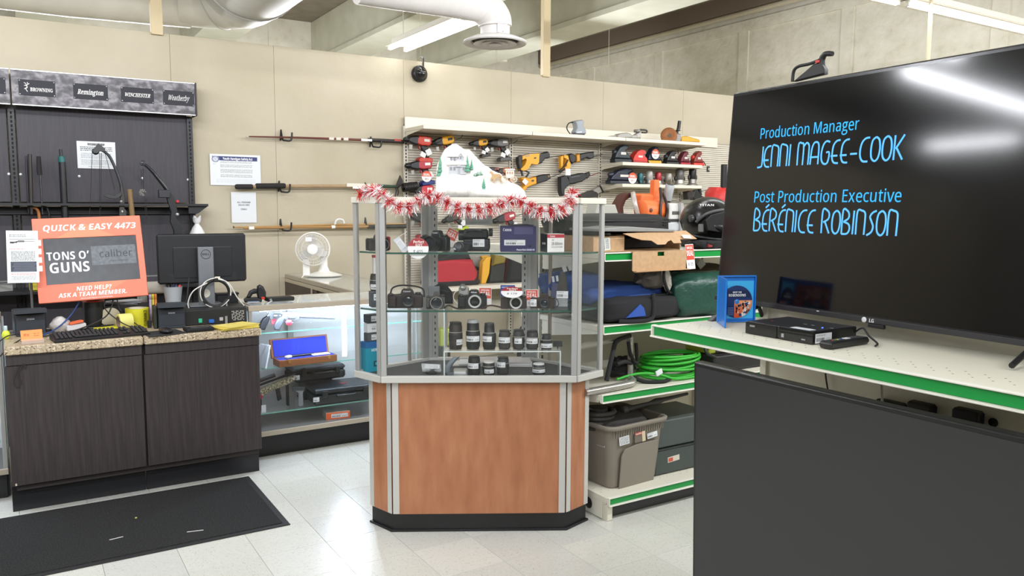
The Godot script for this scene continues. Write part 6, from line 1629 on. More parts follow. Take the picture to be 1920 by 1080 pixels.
func garland() -> void:
	var o := thing("tinsel_garland", "red and white tinsel garland draped along the top front of the camera case", "garland", in_case(0, 1.612, 0.06), CASE_TURN)
	var w := []
	for p in [Vector3(1.819, 1.607, -3.197)]: w.append(p)
	var pts := [Vector3(-0.563, 0.019, -0.09), Vector3(-0.51, 0.029, -0.07), Vector3(-0.474, 0.034, -0.02), Vector3(-0.433, 0.003, 0), Vector3(-0.394, -0.031, 0.008), Vector3(-0.351, -0.045, 0.01), Vector3(-0.297, -0.033, 0.008), Vector3(-0.231, 0.014, 0), Vector3(-0.19, 0.002, 0.004), Vector3(-0.153, -0.02, 0.01), Vector3(-0.093, -0.044, 0.012), Vector3(-0.034, -0.053, 0.012), Vector3(0.037, -0.048, 0.012), Vector3(0.111, -0.023, 0.01), Vector3(0.162, -0.004, 0.006), Vector3(0.196, -0.018, 0.008), Vector3(0.246, -0.045, 0.012), Vector3(0.31, -0.064, 0.013), Vector3(0.369, -0.052, 0.01), Vector3(0.408, -0.022, 0.004), Vector3(0.427, 0.017, -0.01), Vector3(0.437, 0.037, -0.03)]
	var line := curve(pts, 12)
	part(o, "twisted_core", B.new().tube(line, 0.004, 6), M("c94a4a", 0.4))
	var rng := RandomNumberGenerator.new()
	rng.seed = 17
	var red := B.new()
	var wht := B.new()
	var run := 0.0
	for i in line.size() - 1:
		var a: Vector3 = line[i]
		var b: Vector3 = line[i + 1]
		var d := (b - a)
		run += d.length()
		var n := int(d.length() / 0.00022)
		for k in n:
			var p := a.lerp(b, rng.randf())
			var dir := V(rng.randf_range(-1, 1), rng.randf_range(-1, 1), rng.randf_range(-0.7, 1)).normalized()
			dir = (dir - d.normalized() * dir.dot(d.normalized()) * 0.6).normalized()
			var l := rng.randf_range(0.016, 0.046)
			var e := p + dir * l + V(0, -l * 0.25, 0)
			var s := dir.cross(V(rng.randf_range(-1, 1), rng.randf_range(-1, 1), rng.randf_range(-1, 1))).normalized() * 0.0014
			var t := fmod(run + rng.randf_range(-0.006, 0.006), 0.05) < 0.024
			var q := red if t else wht
			q.quad(p - s, p + s, e + s * 0.6, e - s * 0.6, dir.cross(s))
	part(o, "red_fringe", red, M("cf1f28", 0.35), true)
	part(o, "white_fringe", wht, M("f8f6f6", 0.35), true)
# ---------- tool wall beyond the camera case ----------
func price(o: Node3D, c: Vector3, w := 0.05, h := 0.06, roll := 0.0) -> void:
	bx(o, "price_tag", c, V(w, h, 0.002), M("d6d6d4", 0.6), 0, V(0, 0, roll))

func drill(label: String, at: Vector3, s: float, body: String, nose: String, foot: String, tilt := 0.0, tag := true) -> Node3D:
	var o := thing("cordless_drill", label, "drill", at, 0, "drills on the tool wall")
	o.rotation_degrees.z = tilt
	o.scale = Vector3.ONE * s
	var m := M(body, 0.45)
	pr(o, "motor_housing", P([-0.02, 0.025, 0.0, 0.045, 0.05, 0.05, 0.105, 0.046, 0.12, 0.03, 0.12, -0.01, 0.1, -0.03, 0.03, -0.035, -0.02, -0.025]), 0.07, m, 0, 0.014)
	pr(o, "gear_case", P([-0.09, 0.02, -0.07, 0.034, -0.015, 0.044, 0.012, 0.042, 0.012, -0.03, -0.02, -0.034, -0.07, -0.024, -0.09, -0.012]), 0.062, M(nose, 0.4), 0, 0.014)
	part(o, "chuck", B.new().at(V(-0.085, 0.004, 0), V(0, 0, 90)).lathe([Vector2(0, 0), Vector2(0.024, 0), Vector2(0.025, 0.02), Vector2(0.016, 0.04), Vector2(0.007, 0.046), Vector2(0, 0.046)], 16), M("1b1b1c", 0.3, 0.3))
	pr(o, "grip", P([0.015, -0.03, 0.085, -0.03, 0.095, -0.07, 0.11, -0.13, 0.06, -0.135, 0.045, -0.08, 0.03, -0.06]), 0.045, M(nose if foot != nose else body, 0.5), 0, 0.012)
	bx(o, "trigger", V(0.02, -0.05, 0), V(0.02, 0.03, 0.02), M("8a2a22", 0.4), 0.004)
	pr(o, "battery_foot", P([0.0, -0.15, 0.02, -0.13, 0.12, -0.128, 0.135, -0.14, 0.13, -0.165, 0.01, -0.172]), 0.075, M(foot, 0.45), 0, 0.008)
	bx(o, "maker_badge", V(0.07, 0.012, 0.0358), V(0.05, 0.022, 0.001), M("e0dcd2" if body != "e8a81e" else "2a2620", 0.5), 0)
	if tag:
		price(o, V(0.085, -0.085, 0.045), 0.05, 0.05, 30)
		price(o, V(0.035, -0.11, 0.045), 0.05, 0.04, -25)
	tb(o, "peg_hook", curve([V(0.1, 0.0, -0.06), V(0.13, -0.005, 0.02), V(0.17, 0.005, 0.06), V(0.19, 0.03, 0.07)], 4), 0.003, M("3a3733", 0.4, 0.5), 6)
	bx(o, "hook_plate", V(-0.07, -0.055, 0.02), V(0.03, 0.04, 0.004), M("8c8a84", 0.4, 0.4), 0.001)
	return o

func disc_tag(label: String, at: Vector3, r: float) -> void:
	var o := thing("deal_disc", label, "price tag", at, 0, "round deal tags")
	pr(o, "disc", circle(Vector2.ZERO, r, 28), 0.003, M("e8e4de", 0.6), 0, 0)
	var top := PackedVector2Array()
	for i in 15: top.append(Vector2(cos(PI * i / 14.0), sin(PI * i / 14.0) + 0.02) * r * 0.99)
	pr(o, "red_half", top, 0.001, M("cf4a2a", 0.5), 0.0021, 0)
	text(o, "lettering", "DEAL", r * 0.42, M("f2ece4", 0.5), V(0, r * 0.35, 0.003), Vector3.ZERO, 700, r * 1.3)
	text(o, "price", "$85", r * 0.36, M("3b4056", 0.5), V(0, -r * 0.45, 0.002), Vector3.ZERO, 400)

func wall_tool(called: String, label: String, category: String, at: Vector3, polys: Array, group := "power tools on the tool wall") -> Node3D:
	var o := thing(called, label, category, at, 0, group)
	for p in polys: pr(o, p[0], p[1], p[2], M(p[3], 0.45), p[4] if p.size() > 4 else 0.0, minf(0.014, p[2] * 0.25))
	return o

func sander(label: String, at: Vector3, w: float, h: float, body: String, base: String, knob := true) -> Node3D:
	var o := thing("power_sander", label, "sander", at, 0, "sanders on the tool shelves")
	pr(o, "housing", P([-w * 0.5, h * 0.2, -w * 0.42, h * 0.5, -w * 0.2, h * 0.85, w * 0.05, h, w * 0.3, h * 0.96, w * 0.36, h * 0.8, w * 0.2, h * 0.66, w * 0.44, h * 0.4, w * 0.5, h * 0.18]), 0.09, M(body, 0.42), 0, 0.02)
	bx(o, "sole", V(0, h * 0.1, 0), V(w, h * 0.2, 0.095), M(base, 0.5), 0.006)
	if knob: part(o, "knob", B.new().at(V(-w * 0.38, h * 0.56, 0)).ball(Vector3.ZERO, V(w * 0.13, h * 0.16, 0.03), 12), M(base, 0.4))
	bx(o, "badge", V(0, h * 0.5, 0.0455), V(w * 0.3, h * 0.14, 0.001), M("c9c4bc", 0.5), 0)
	tb(o, "cord_stub", curve([V(w * 0.46, h * 0.35, 0), V(w * 0.55, h * 0.3, 0.02), V(w * 0.58, h * 0.04, 0.05)], 4), 0.005, black)
	return o

func router(label: String, at: Vector3, w: float, h: float, body: String, base: String) -> void:
	var o := thing("router", label, "router", at, 0, "routers on the lower tool shelf")
	part(o, "motor", B.new().at(V(0, h * 0.3, 0)).lathe([Vector2(w * 0.3, 0), Vector2(w * 0.34, h * 0.1), Vector2(w * 0.34, h * 0.5), Vector2(w * 0.28, h * 0.66), Vector2(0, h * 0.7)], 20), M(body, 0.35, 0.2))
	part(o, "base_ring", B.new().lathe([Vector2(w * 0.2, 0), Vector2(w * 0.5, 0), Vector2(w * 0.5, h * 0.07), Vector2(w * 0.36, h * 0.12), Vector2(w * 0.34, h * 0.32), Vector2(w * 0.2, h * 0.32)], 22), M(base, 0.3, 0.6))
	for s in [-1, 1]: part(o, "handle", B.new().at(V(s * w * 0.44, h * 0.4, 0.0)).ball(Vector3.ZERO, V(w * 0.12, h * 0.14, w * 0.12), 10), M("1c1b1b", 0.5))

func tool_wall() -> void:
	var slatm := tri_mat(noise_tex(0.01, 161, [[0.0, "bfb8a8"], [1.0, "cdc6b7"]]), Vector3.ONE, 0.6)
	var o := thing("slat_wall", "cream grooved slat panel covering the tan wall behind the power tools", "wall panel", V(5.75, 0, -7.185))
	var sb := B.new()
	var k := 0
	for y0 in 66:
		sb.box(V(0, 0.78 + y0 * 0.024, 0.0), V(5.0, 0.0215, 0.012), 0.003)
	part(o, "slats", sb, slatm, true)
	bx(o, "backing", V(0, 1.55, -0.008), V(5.02, 1.62, 0.008), M("8f897c", 0.8), 0)
	for x in [-2.5, -1.3, -0.12, 1.1, 2.4]: upright(o, x, 0.2, 2.34, 0.012, M("c8c1b2", 0.5))
	# shelves
	var sw := M("d8d1bf", 0.5)
	for s in [["long cream shelf along the top of the tool wall", 3.24, 6.86, 2.318, 0.42], ["cream shelf holding a row of coloured sanders, the upper of two", 5.63, 6.83, 2.06, 0.4], ["cream shelf holding routers and a navy planer, the lower of two", 5.63, 6.83, 1.825, 0.4]]:
		var L: float = s[2] - s[1]
		o = thing("tool_shelf", s[0], "shelf", V((s[1] + s[2]) / 2, s[3], -7.17), 0, "cream tool shelves")
		var n := 3 if L > 2 else 1
		for i in n: bx(o, "shelf_board", V(-L / 2 + L * (i + 0.5) / n, -0.018, s[4] / 2), V(L / n - 0.004, 0.036, s[4]), sw, 0.004)
		for i in n + 1: pr(o, "bracket", P([0, -0.09, 0.06, -0.07, s[4] - 0.03, -0.036, s[4] - 0.03, -0.018, 0, -0.018]), 0.006, sw, 0, 0.001).transform = Transform3D(Basis(V(0, 0, 1), Vector3.UP, V(-1, 0, 0)), V(-L / 2 + 0.01 + (L - 0.02) * i / n, 0, 0))
		if L > 2: bx(o, "back_lip", V(0.3, 0.05, 0.012), V(L + 0.6, 0.12, 0.012), sw, 0.002)
	o = thing("tool_shelf", "cream lower shelf under the tool wall carrying tool bags", "shelf", V(4.5, 0.8, -7.17), 0, "cream tool shelves")
	bx(o, "shelf_board", V(0, -0.02, 0.22), V(2.45, 0.04, 0.45), sw, 0.004)
	for x in [-1.2, 0, 1.2]: bx(o, "leg_panel", V(x, -0.42, 0.2), V(0.04, 0.76, 0.36), sw, 0.003)
	# drills, left to right
	drill("red and black drill at the top left corner of the tool wall", Vector3(3.338, 2.193, -7.08), 1.15, "c8402a", "1c1a1a", "b5382a", -3)
	drill("yellow and black drill half hidden by the ornament, top row", Vector3(3.602, 2.2, -7.08), 1.05, "e8a81e", "1b1a19", "e8a81e", 12)
	drill("yellow and black drill just right of the ornament, top row", Vector3(4.01, 2.203, -7.08), 0.85, "e8a81e", "1b1a19", "2a2620", 8)
	drill("grey drill with fanned white tags, right end of the top drill row", Vector3(4.229, 2.212, -7.08), 1.08, "6f6d6b", "1d1c1c", "4a4846", 4)
	drill("red drill with a blue battery foot in the second row", Vector3(3.347, 1.959, -7.08), 1.12, "a52a34", "17171b", "1d2f72", 4)
	drill("red and black drill in the third row above the tinsel", Vector3(3.374, 1.724, -7.08), 1.05, "b82a36", "1c1a1b", "a02630", 2, false)
	drill("small brown drill peeping out right of the ornament", Vector3(4.222, 1.949, -7.12), 0.6, "7a3a2a", "2a2220", "7a3a2a", -10, false)
	drill("orange-brown drill above the ornament carriage", Vector3(4.3, 1.934, -7.08), 0.7, "a8663a", "3a2a22", "a8663a", 8, false)
	drill("red drill seen through the top left of the camera case", Vector3(3.36, 1.45, -7.08), 1.15, "8e2a33", "1c1b1d", "a02a34", -14)
	drill("dark drill with a lime collar seen through the camera case", Vector3(3.711, 1.454, -7.08), 0.95, "4a3a36", "2a2b26", "a8b82a", 20)
	drill("red multi-tool seen through the camera case above the purple carton", Vector3(4.315, 1.446, -7.08), 1.1, "a0303a", "2a2628", "8e2a33", 14)
	disc_tag("round red and white DEAL tag below the red drill with the blue foot", Vector3(3.383, 1.855, -6.98), 0.052)
	o = thing("spring_coil", "black coil spring hanging left of the third-row red drill", "spring", Vector3(3.236, 1.747, -7.05))
	var sp := []
	for i in 90: sp.append(V(-0.07 + 0.14 * i / 89.0, sin(i * 0.8) * 0.04 + 0.0002 * i, cos(i * 0.8) * 0.04))
	part(o, "coil", B.new().tube(sp, 0.006, 6), M("23211f", 0.4))
	tb(o, "core", [V(-0.08, 0, 0), V(0.09, 0.015, 0)], 0.02, M("191818", 0.5))
	# reciprocating saws
	o = wall_tool("reciprocating_saw", "yellow saw with black nose and hanging straps, left of the upper pair", "saw", Vector3(4.681, 2.072, -7.09), [["body", P([-0.16, 0.022, -0.101, 0.041, 0.02, 0.056, 0.067, 0.058, 0.075, -0.014, 0.021, -0.061, -0.047, -0.052, -0.086, -0.103, -0.12, -0.126, -0.173, -0.122, -0.179, -0.111, -0.127, -0.065, -0.107, -0.015, -0.12, 0.001, -0.16, -0.017]), 0.08, "e3a01c"], ["nose", P([0.04, 0.063, 0.128, 0.072, 0.163, 0.084, 0.19, 0.057, 0.191, 0.018, 0.129, 0.005, 0.082, -0.047, 0.034, -0.055]), 0.085, "1a1919"], ["tail_guard", P([-0.2, 0.01, -0.16, 0.033, -0.147, 0.017, -0.167, -0.017, -0.16, -0.083, -0.14, -0.115, -0.173, -0.127, -0.199, -0.051]), 0.06, "1b1a1a"], ["label", P([-0.027, 0.021, 0.02, 0.029, 0.02, -0.005, -0.027, -0.012]), 0.09, "4a3512"], ["motor_top", P([-0.147, 0.028, -0.068, 0.053, -0.054, 0.02, -0.134, 0.001]), 0.086, "8f8c86"]])
	tb(o, "strap", [Vector3(-0.153, -0.116, 0), Vector3(-0.139, -0.182, 0.01)], 0.012, black); tb(o, "strap", [Vector3(-0.106, -0.12, 0), Vector3(-0.059, -0.146, 0.01), Vector3(-0.099, -0.197, 0.01)], 0.011, black)
	tb(o, "peg_hook", [Vector3(0.17, 0.017, 0), Vector3(0.316, 0.045, 0.08)], 0.004, M("3a3733", 0.4, 0.5))
	o = wall_tool("reciprocating_saw", "yellow saw with black nose just right of the ornament carriage", "saw", Vector3(4.717, 1.839, -7.09), [["body", P([-0.221, 0.029, -0.155, 0.041, -0.101, 0.031, -0.014, 0.05, -0.007, -0.028, -0.087, -0.052, -0.127, -0.069, -0.161, -0.109, -0.194, -0.104, -0.201, -0.076, -0.154, -0.036, -0.181, -0.004]), 0.08, "d9981d"], ["nose", P([-0.021, 0.05, 0.047, 0.068, 0.157, 0.082, 0.171, 0.032, 0.109, 0.002, 0.034, -0.016, -0.013, -0.034]), 0.08, "1b1919"], ["label", P([-0.095, 0.02, -0.041, 0.027, -0.041, -0.012, -0.094, -0.019]), 0.088, "4a3512"], ["nose_band", P([0.116, 0.07, 0.15, 0.077, 0.157, 0.037, 0.123, 0.031]), 0.085, "a87a2a"]])
	tb(o, "peg_hook", [Vector3(0.157, 0.037, 0), Vector3(0.268, 0.091, 0.08)], 0.004, M("3a3733", 0.4, 0.5)); price(o, Vector3(-0.168, -0.009, 0.05), 0.06, 0.05, -40)
	o = wall_tool("reciprocating_saw", "yellow D-handle saw on the right of the upper pair", "saw", Vector3(5.225, 2.08, -7.09), [["handle_back", P([-0.214, 0.032, -0.165, 0.046, -0.164, -0.006, -0.17, -0.068, -0.156, -0.102, -0.177, -0.114, -0.205, -0.098]), 0.06, "e3a01c"], ["handle_front", P([-0.165, 0.046, -0.101, 0.042, -0.086, 0.014, -0.078, -0.071, -0.099, -0.106, -0.163, -0.114, -0.163, -0.091, -0.128, -0.073, -0.129, 0.007, -0.164, 0.017]), 0.06, "e3a01c"], ["collar", P([-0.115, 0.047, -0.073, 0.066, -0.03, 0.056, -0.008, 0.028, -0.014, -0.018, -0.057, -0.042, -0.093, -0.026]), 0.09, "1b1a1a"], ["gear_case", P([-0.008, 0.051, 0.042, 0.071, 0.051, -0.016, 0, -0.029]), 0.085, "c98a22"], ["nose", P([0.042, 0.065, 0.144, 0.086, 0.239, 0.101, 0.248, 0.038, 0.189, 0.012, 0.138, 0.028, 0.072, 0.002, 0.044, -0.016]), 0.07, "201e1c"]])
	tb(o, "cord", curve([Vector3(-0.129, -0.004, 0.05), Vector3(-0.17, -0.068, 0.05), Vector3(-0.247, -0.133, 0.05), Vector3(-0.198, -0.126, 0.04), Vector3(-0.156, -0.097, 0.03)], 5), 0.008, black)
	tb(o, "peg_hook", [Vector3(0.218, 0.042, 0), Vector3(0.314, 0.069, 0.08)], 0.004, M("3a3733", 0.4, 0.5))
	o = wall_tool("reciprocating_saw", "all black saw hanging by its long grip at the right", "saw", Vector3(5.207, 1.849, -7.09), [["grip", P([-0.193, 0.042, -0.137, 0.06, -0.087, 0.056, -0.057, -0.024, -0.107, -0.06, -0.135, -0.095, -0.134, -0.158, -0.169, -0.164, -0.191, -0.118]), 0.08, "1c1e22"], ["body", P([-0.137, 0.054, -0.001, 0.075, 0.107, 0.095, 0.151, 0.085, 0.167, 0.044, 0.094, -0.004, -0.021, -0.029, -0.078, -0.036]), 0.08, "17181a"], ["nose", P([0.137, 0.09, 0.21, 0.109, 0.225, 0.069, 0.182, 0.033, 0.137, 0.038]), 0.05, "1b1a1a"]])
	tb(o, "peg_hook", [Vector3(0.181, 0.05, 0), Vector3(0.299, 0.1, 0.08)], 0.004, M("6a2a26", 0.4, 0.5)); price(o, Vector3(-0.109, 0.095, 0.05), 0.065, 0.07)
	tb(o, "light_line", [Vector3(-0.065, 0.039, 0.042), Vector3(0.057, 0.059, 0.042)], 0.004, M("6a6c70", 0.4))
	o = wall_tool("reciprocating_saw", "black and grey saw tilted just above the right end of the tinsel", "saw", Vector3(5.45, 1.736, -7.09), [["body", P([-0.169, -0.037, -0.088, -0.013, -0.022, 0.011, 0.045, 0.001, 0.075, -0.023, 0.068, -0.052, -0.058, -0.059, -0.161, -0.055]), 0.08, "1b1a1a"], ["nose", P([0, 0.018, 0.059, 0.048, 0.103, 0.066, 0.142, 0.002, 0.083, -0.023, 0.037, -0.011]), 0.07, "9b968c"], ["shoe", P([0.096, 0.072, 0.118, 0.073, 0.173, -0.004, 0.143, -0.01]), 0.07, "1f1d1c"]])
	tb(o, "peg_hook", [Vector3(0.12, -0.004, 0), Vector3(0.195, 0.003, 0.08)], 0.004, M("3a3733", 0.4, 0.5))
	# sanders and routers
	var z := -6.93
	sander("dark teal belt sander with grey front at the left of the sander row", on(Vector3(5.736, 2.055, -6.93), 2.06), 0.24, 0.2, "1e2a30", "23262a")
	get_node("power_sander").get_node("badge").set_meta("label", "grey maker badge")
	sander("bright red sander second from the left in the sander row", on(Vector3(5.983, 2.063, -6.93), 2.06), 0.21, 0.15, "c8342c", "a52a28", false)
	sander("navy sander with yellow sole behind the round tag", on(Vector3(6.215, 2.071, -6.95), 2.06), 0.2, 0.2, "1b2036", "c79a2a", false)
	sander("black palm sander in the middle of the sander row", on(Vector3(6.474, 2.072, -6.93), 2.06), 0.19, 0.165, "1a1a1c", "2a2a2c")
	sander("dark maroon sander second from the right in the sander row", on(Vector3(6.676, 2.073, -6.93), 2.06), 0.16, 0.165, "5e1c28", "a02230", false)
	sander("red palm sander with round red knob at the right of the sander row", on(Vector3(6.89, 2.073, -6.93), 2.06), 0.17, 0.175, "7a2a24", "c93a30")
	disc_tag("round DEAL tag on the navy sander of the upper shelf", Vector3(6.206, 2.17, -6.89), 0.055)
	sander("long navy planer at the left of the lower tool shelf", on(Vector3(5.757, 1.821, -6.93), 1.825), 0.4, 0.18, "171d30", "2a2c36")
	disc_tag("round DEAL tag on the navy planer of the lower shelf", Vector3(5.867, 1.892, -6.88), 0.06)
	router("teal trim router right of the navy planer", on(Vector3(6.021, 1.826, -6.93), 1.825), 0.1, 0.13, "1e5a60", "26484c")
	router("silver router third from the left on the lower tool shelf", on(Vector3(6.156, 1.828, -6.93), 1.825), 0.13, 0.16, "9a9690", "7a7670")
	router("red router in the middle of the lower tool shelf", on(Vector3(6.293, 1.824, -6.93), 1.825), 0.11, 0.15, "9c2228", "b5afa8")
	router("grey fixed-base router right of the red one", on(Vector3(6.449, 1.827, -6.93), 1.825), 0.13, 0.14, "8d8a80", "a5a198")
	router("silver router with black top on the lower tool shelf", on(Vector3(6.625, 1.824, -6.93), 1.825), 0.15, 0.2, "5a5854", "a9a59c")
	router("tall black plunge router at the right end of the lower tool shelf", on(Vector3(6.83, 1.828, -6.93), 1.825), 0.13, 0.24, "1b1a1b", "8a8680")
	o = wall_tool("hanging_grinder", "pair of black grinders hanging below the lower tool shelf", "grinder", Vector3(6.97, 1.724, -7.05), [["body", P([-0.15, 0.043, -0.073, 0.082, -0.019, 0.032, -0.034, -0.045, -0.129, -0.059]), 0.09, "2a2422"], ["body", P([-0.028, 0.051, 0.033, 0.071, 0.089, -0.005, 0.161, -0.03, 0.181, -0.075, 0.003, -0.083, -0.052, -0.032]), 0.09, "161617"], ["upright_handle", P([0.068, 0.084, 0.112, 0.091, 0.134, -0.005, 0.089, -0.018]), 0.05, "17181a"]])
	tb(o, "peg_hook", [Vector3(0.087, 0.033, 0), Vector3(0.212, 0.067, 0.08)], 0.004, M("3a3733", 0.4, 0.5))
	part(o, "brown_knob", B.new().at(Vector3(-0.116, 0.062, 0.05)).ball(Vector3.ZERO, V(0.03, 0.03, 0.03), 10), M("7a3426", 0.4))
	# top shelf
	o = wall_tool("palm_sander", "grey pistol-shaped sander standing alone on the top shelf", "sander", on(Vector3(5.071, 2.341, -6.85), 2.32), [["body", P([-0.058, 0.14, -0.016, 0.153, 0.039, 0.162, 0.068, 0.142, 0.054, 0.103, 0.097, 0.049, 0.091, 0.016, -0.042, 0.003, -0.056, 0.03, -0.029, 0.07, -0.036, 0.108]), 0.09, "8d939a"], ["label", P([-0.042, 0.042, 0.041, 0.052, 0.042, 0.019, -0.042, 0.009]), 0.094, "d8dade"]], "tools on the top shelf")
	bx(o, "sole", V(0.0, 0.008, 0), V(0.13, 0.016, 0.1), black, 0.003)
	tb(o, "cord", curve([Vector3(-0.051, 0.135, 0), Vector3(-0.112, 0.115, 0), Vector3(-0.146, 0.058, 0.02), Vector3(-0.11, -0.011, 0.05)], 5), 0.006, black)
	o = wall_tool("air_grinder", "silver right-angle grinder lying on the middle of the top shelf", "grinder", on(Vector3(5.684, 2.33, -6.82), 2.32), [["tail", P([-0.273, -0.005, -0.149, 0.021, -0.105, 0.018, -0.112, -0.005, -0.265, -0.013]), 0.05, "8e8a82"], ["motor", P([-0.127, 0.017, -0.09, 0.041, 0.014, 0.058, 0.074, 0.044, 0.09, 0.004, -0.119, -0.012]), 0.09, "9b9890"], ["neck", P([0.075, 0.032, 0.166, 0.043, 0.167, 0.002, 0.075, -0.002]), 0.07, "a5a29a"], ["head", P([0.15, 0.048, 0.188, 0.067, 0.195, 0.091, 0.226, 0.092, 0.22, 0.005, 0.159, 0.002]), 0.07, "aaa79f"]], "tools on the top shelf")
	cy(o, "wheel", Vector3(0.187, 0.084, 0), 0.04, 0.03, M("7a776f", 0.4, 0.3))
	tb(o, "guard", curve([Vector3(0.202, 0.097, 0.03), Vector3(0.287, 0.096, 0.03), Vector3(0.296, 0.073, 0.03), Vector3(0.226, 0.069, 0.03)], 5), 0.01, M("3a3733", 0.4))
	o = wall_tool("angle_grinder", "yellow angle grinder with an upright black handle on the top shelf", "grinder", on(Vector3(6.581, 2.328, -6.85), 2.32), [["body", P([-0.06, 0.058, 0.039, 0.069, 0.116, 0.054, 0.236, 0.035, 0.237, 0.005, -0.05, -0.002]), 0.08, "cf9a2c"], ["gear_head", P([-0.233, 0.067, -0.185, 0.087, -0.07, 0.087, -0.052, 0.052, -0.066, -0.003, -0.214, -0.004]), 0.09, "8e8c88"], ["tail", P([0.167, 0.038, 0.236, 0.029, 0.237, 0.005, 0.168, 0.002]), 0.06, "a87a22"]], "tools on the top shelf")
	part(o, "rusty_cup_wheel", B.new().at(Vector3(-0.241, 0.061, 0.03), V(78, -38, 0)).lathe([Vector2(0.02, 0), Vector2(0.06, 0.012), Vector2(0.092, 0.0), Vector2(0.095, -0.012), Vector2(0.06, 0.0), Vector2(0.02, -0.01)], 28), tri_mat(noise_tex(0.04, 170, [[0.0, "6a3a1e"], [0.6, "8f5a30"], [1.0, "b0855a"]]), V(5, 5, 5), 0.6, null, 0.0, 0.3))
	tb(o, "side_handle", [Vector3(-0.11, 0.073, 0.02), Vector3(-0.104, 0.122, 0.02), Vector3(-0.088, 0.146, 0.02), Vector3(-0.075, 0.231, 0.02)], [0.014, 0.016, 0.021, 0.02], black, 12)
	cy(o, "handle_flange", Vector3(-0.1, 0.122, 0.02), 0.035, 0.006, black)
	o = thing("wall_outlet", "small black outlet plate on the slat panel right of the sander shelf", "outlet", Vector3(7.333, 2.045, -7.172))
	bx(o, "plate", Vector3.ZERO, V(0.045, 0.07, 0.008), M("2a2724", 0.5), 0.003)
	bx(o, "socket", V(0.006, 0.0, 0.005), V(0.016, 0.03, 0.002), M("c9c6bd", 0.5), 0.001)
	# bags and tools low on the wall, seen through the case
	var rb := M("a8242e", 0.8)
	o = thing("tool_bag", "red and black canvas tool bag seen through the left of the camera case", "bag", V(3.62, 0.8, -6.95), 0, "tool bags")
	pr(o, "bag", P([-0.26, 0.0, 0.24, 0.0, 0.26, 0.12, 0.2, 0.25, 0.0, 0.27, -0.24, 0.26, -0.28, 0.14]), 0.26, rb, 0, 0.05)
	pr(o, "dark_top", P([-0.25, 0.24, -0.1, 0.3, 0.05, 0.38, 0.14, 0.36, 0.2, 0.25, 0.0, 0.22]), 0.2, M("2a2526", 0.9), 0, 0.04)
	bx(o, "dark_base", V(0, 0.03, 0), V(0.54, 0.06, 0.27), M("241f20", 0.9), 0.02)
	o = thing("tool_bag", "red zipped tool bag seen through the right of the camera case", "bag", V(4.5, 0.8, -6.95), 0, "tool bags")
	pr(o, "bag", P([-0.3, 0.0, 0.4, 0.0, 0.42, 0.16, 0.3, 0.26, -0.1, 0.29, -0.26, 0.24]), 0.28, rb, 0, 0.06)
	pr(o, "dark_panel", P([-0.3, 0.0, -0.06, 0.0, -0.05, 0.24, -0.12, 0.29, -0.26, 0.24]), 0.29, M("1f1c1e", 0.9), 0, 0.05)
	bx(o, "zip", V(0.15, 0.2, 0.142), V(0.36, 0.02, 0.004), M("241f20", 0.6), 0.001)
	o = thing("yellow_saw", "yellow and black saw standing between the two red tool bags", "saw", V(4.05, 0.8, -6.92))
	pr(o, "frame", P([-0.12, 0.0, -0.06, 0.0, -0.02, 0.1, 0.0, 0.27, -0.05, 0.27, -0.1, 0.22]), 0.08, M("d9a020", 0.5), 0, 0.014)
	pr(o, "dark_body", P([-0.03, 0.0, 0.16, 0.0, 0.18, 0.2, 0.1, 0.26, 0.0, 0.24]), 0.14, M("201d1b", 0.6), -0.02, 0.03)
	pr(o, "olive_pouch", P([0.0, 0.18, 0.14, 0.2, 0.16, 0.27, 0.02, 0.29]), 0.12, M("7a6a22", 0.8), 0.02, 0.02)
	o = thing("band_saw", "portable band saw with a rounded grey guard hung behind the case shelf", "saw", Vector3(4.029, 1.023, -7.08))
	pr(o, "guard", P([-0.155, 0.059, -0.168, 0.005, -0.131, -0.045, -0.063, -0.074, 0.032, -0.083, 0.127, -0.065, 0.165, -0.016, 0.152, 0.05]), 0.06, M("8a867c", 0.5), 0, 0.014)
	tb(o, "black_rim", curve([Vector3(-0.161, 0.065, 0.03), Vector3(-0.168, -0.005, 0.03), Vector3(-0.1, -0.062, 0.03), Vector3(0, -0.088, 0.03), Vector3(0.114, -0.075, 0.03), Vector3(0.171, -0.017, 0.03)], 5), 0.018, black)
	pr(o, "yellow_grip", P([-0.019, 0.044, 0.063, 0.053, 0.044, 0.01, 0.057, -0.035, 0.006, -0.039, 0, 0.005]), 0.09, M("d99e22", 0.5), 0.02, 0.01)
	o = thing("impact_tool", "yellow impact tool with black hose under the case shelf", "tool", V(4.75, 0.0, -6.9))
	pr(o, "body", P([-0.06, 0.0, 0.02, 0.0, 0.03, 0.22, 0.08, 0.36, 0.0, 0.38, -0.05, 0.24]), 0.08, M("d9a020", 0.5), 0, 0.014)
	bx(o, "stand", V(-0.02, 0.15, 0), V(0.1, 0.3, 0.1), M("2a2b22", 0.6), 0.01)
	tb(o, "hose", curve([V(0.0, 0.36, 0), V(-0.15, 0.36, 0.02), V(-0.32, 0.32, 0.02), V(-0.36, 0.15, 0.02), V(-0.36, 0.02, 0.02)], 6), 0.03, black)
	o = thing("lime_vacuum", "lime green cordless work light seen beside the tall brown lens", "light", V(3.52, 0.0, -6.9))
	bx(o, "body", V(0, 0.3, 0), V(0.14, 0.18, 0.12), M("a9b82a", 0.5), 0.02)
	bx(o, "stand", V(0, 0.1, 0), V(0.1, 0.22, 0.1), M("2a2b22", 0.6), 0.01)
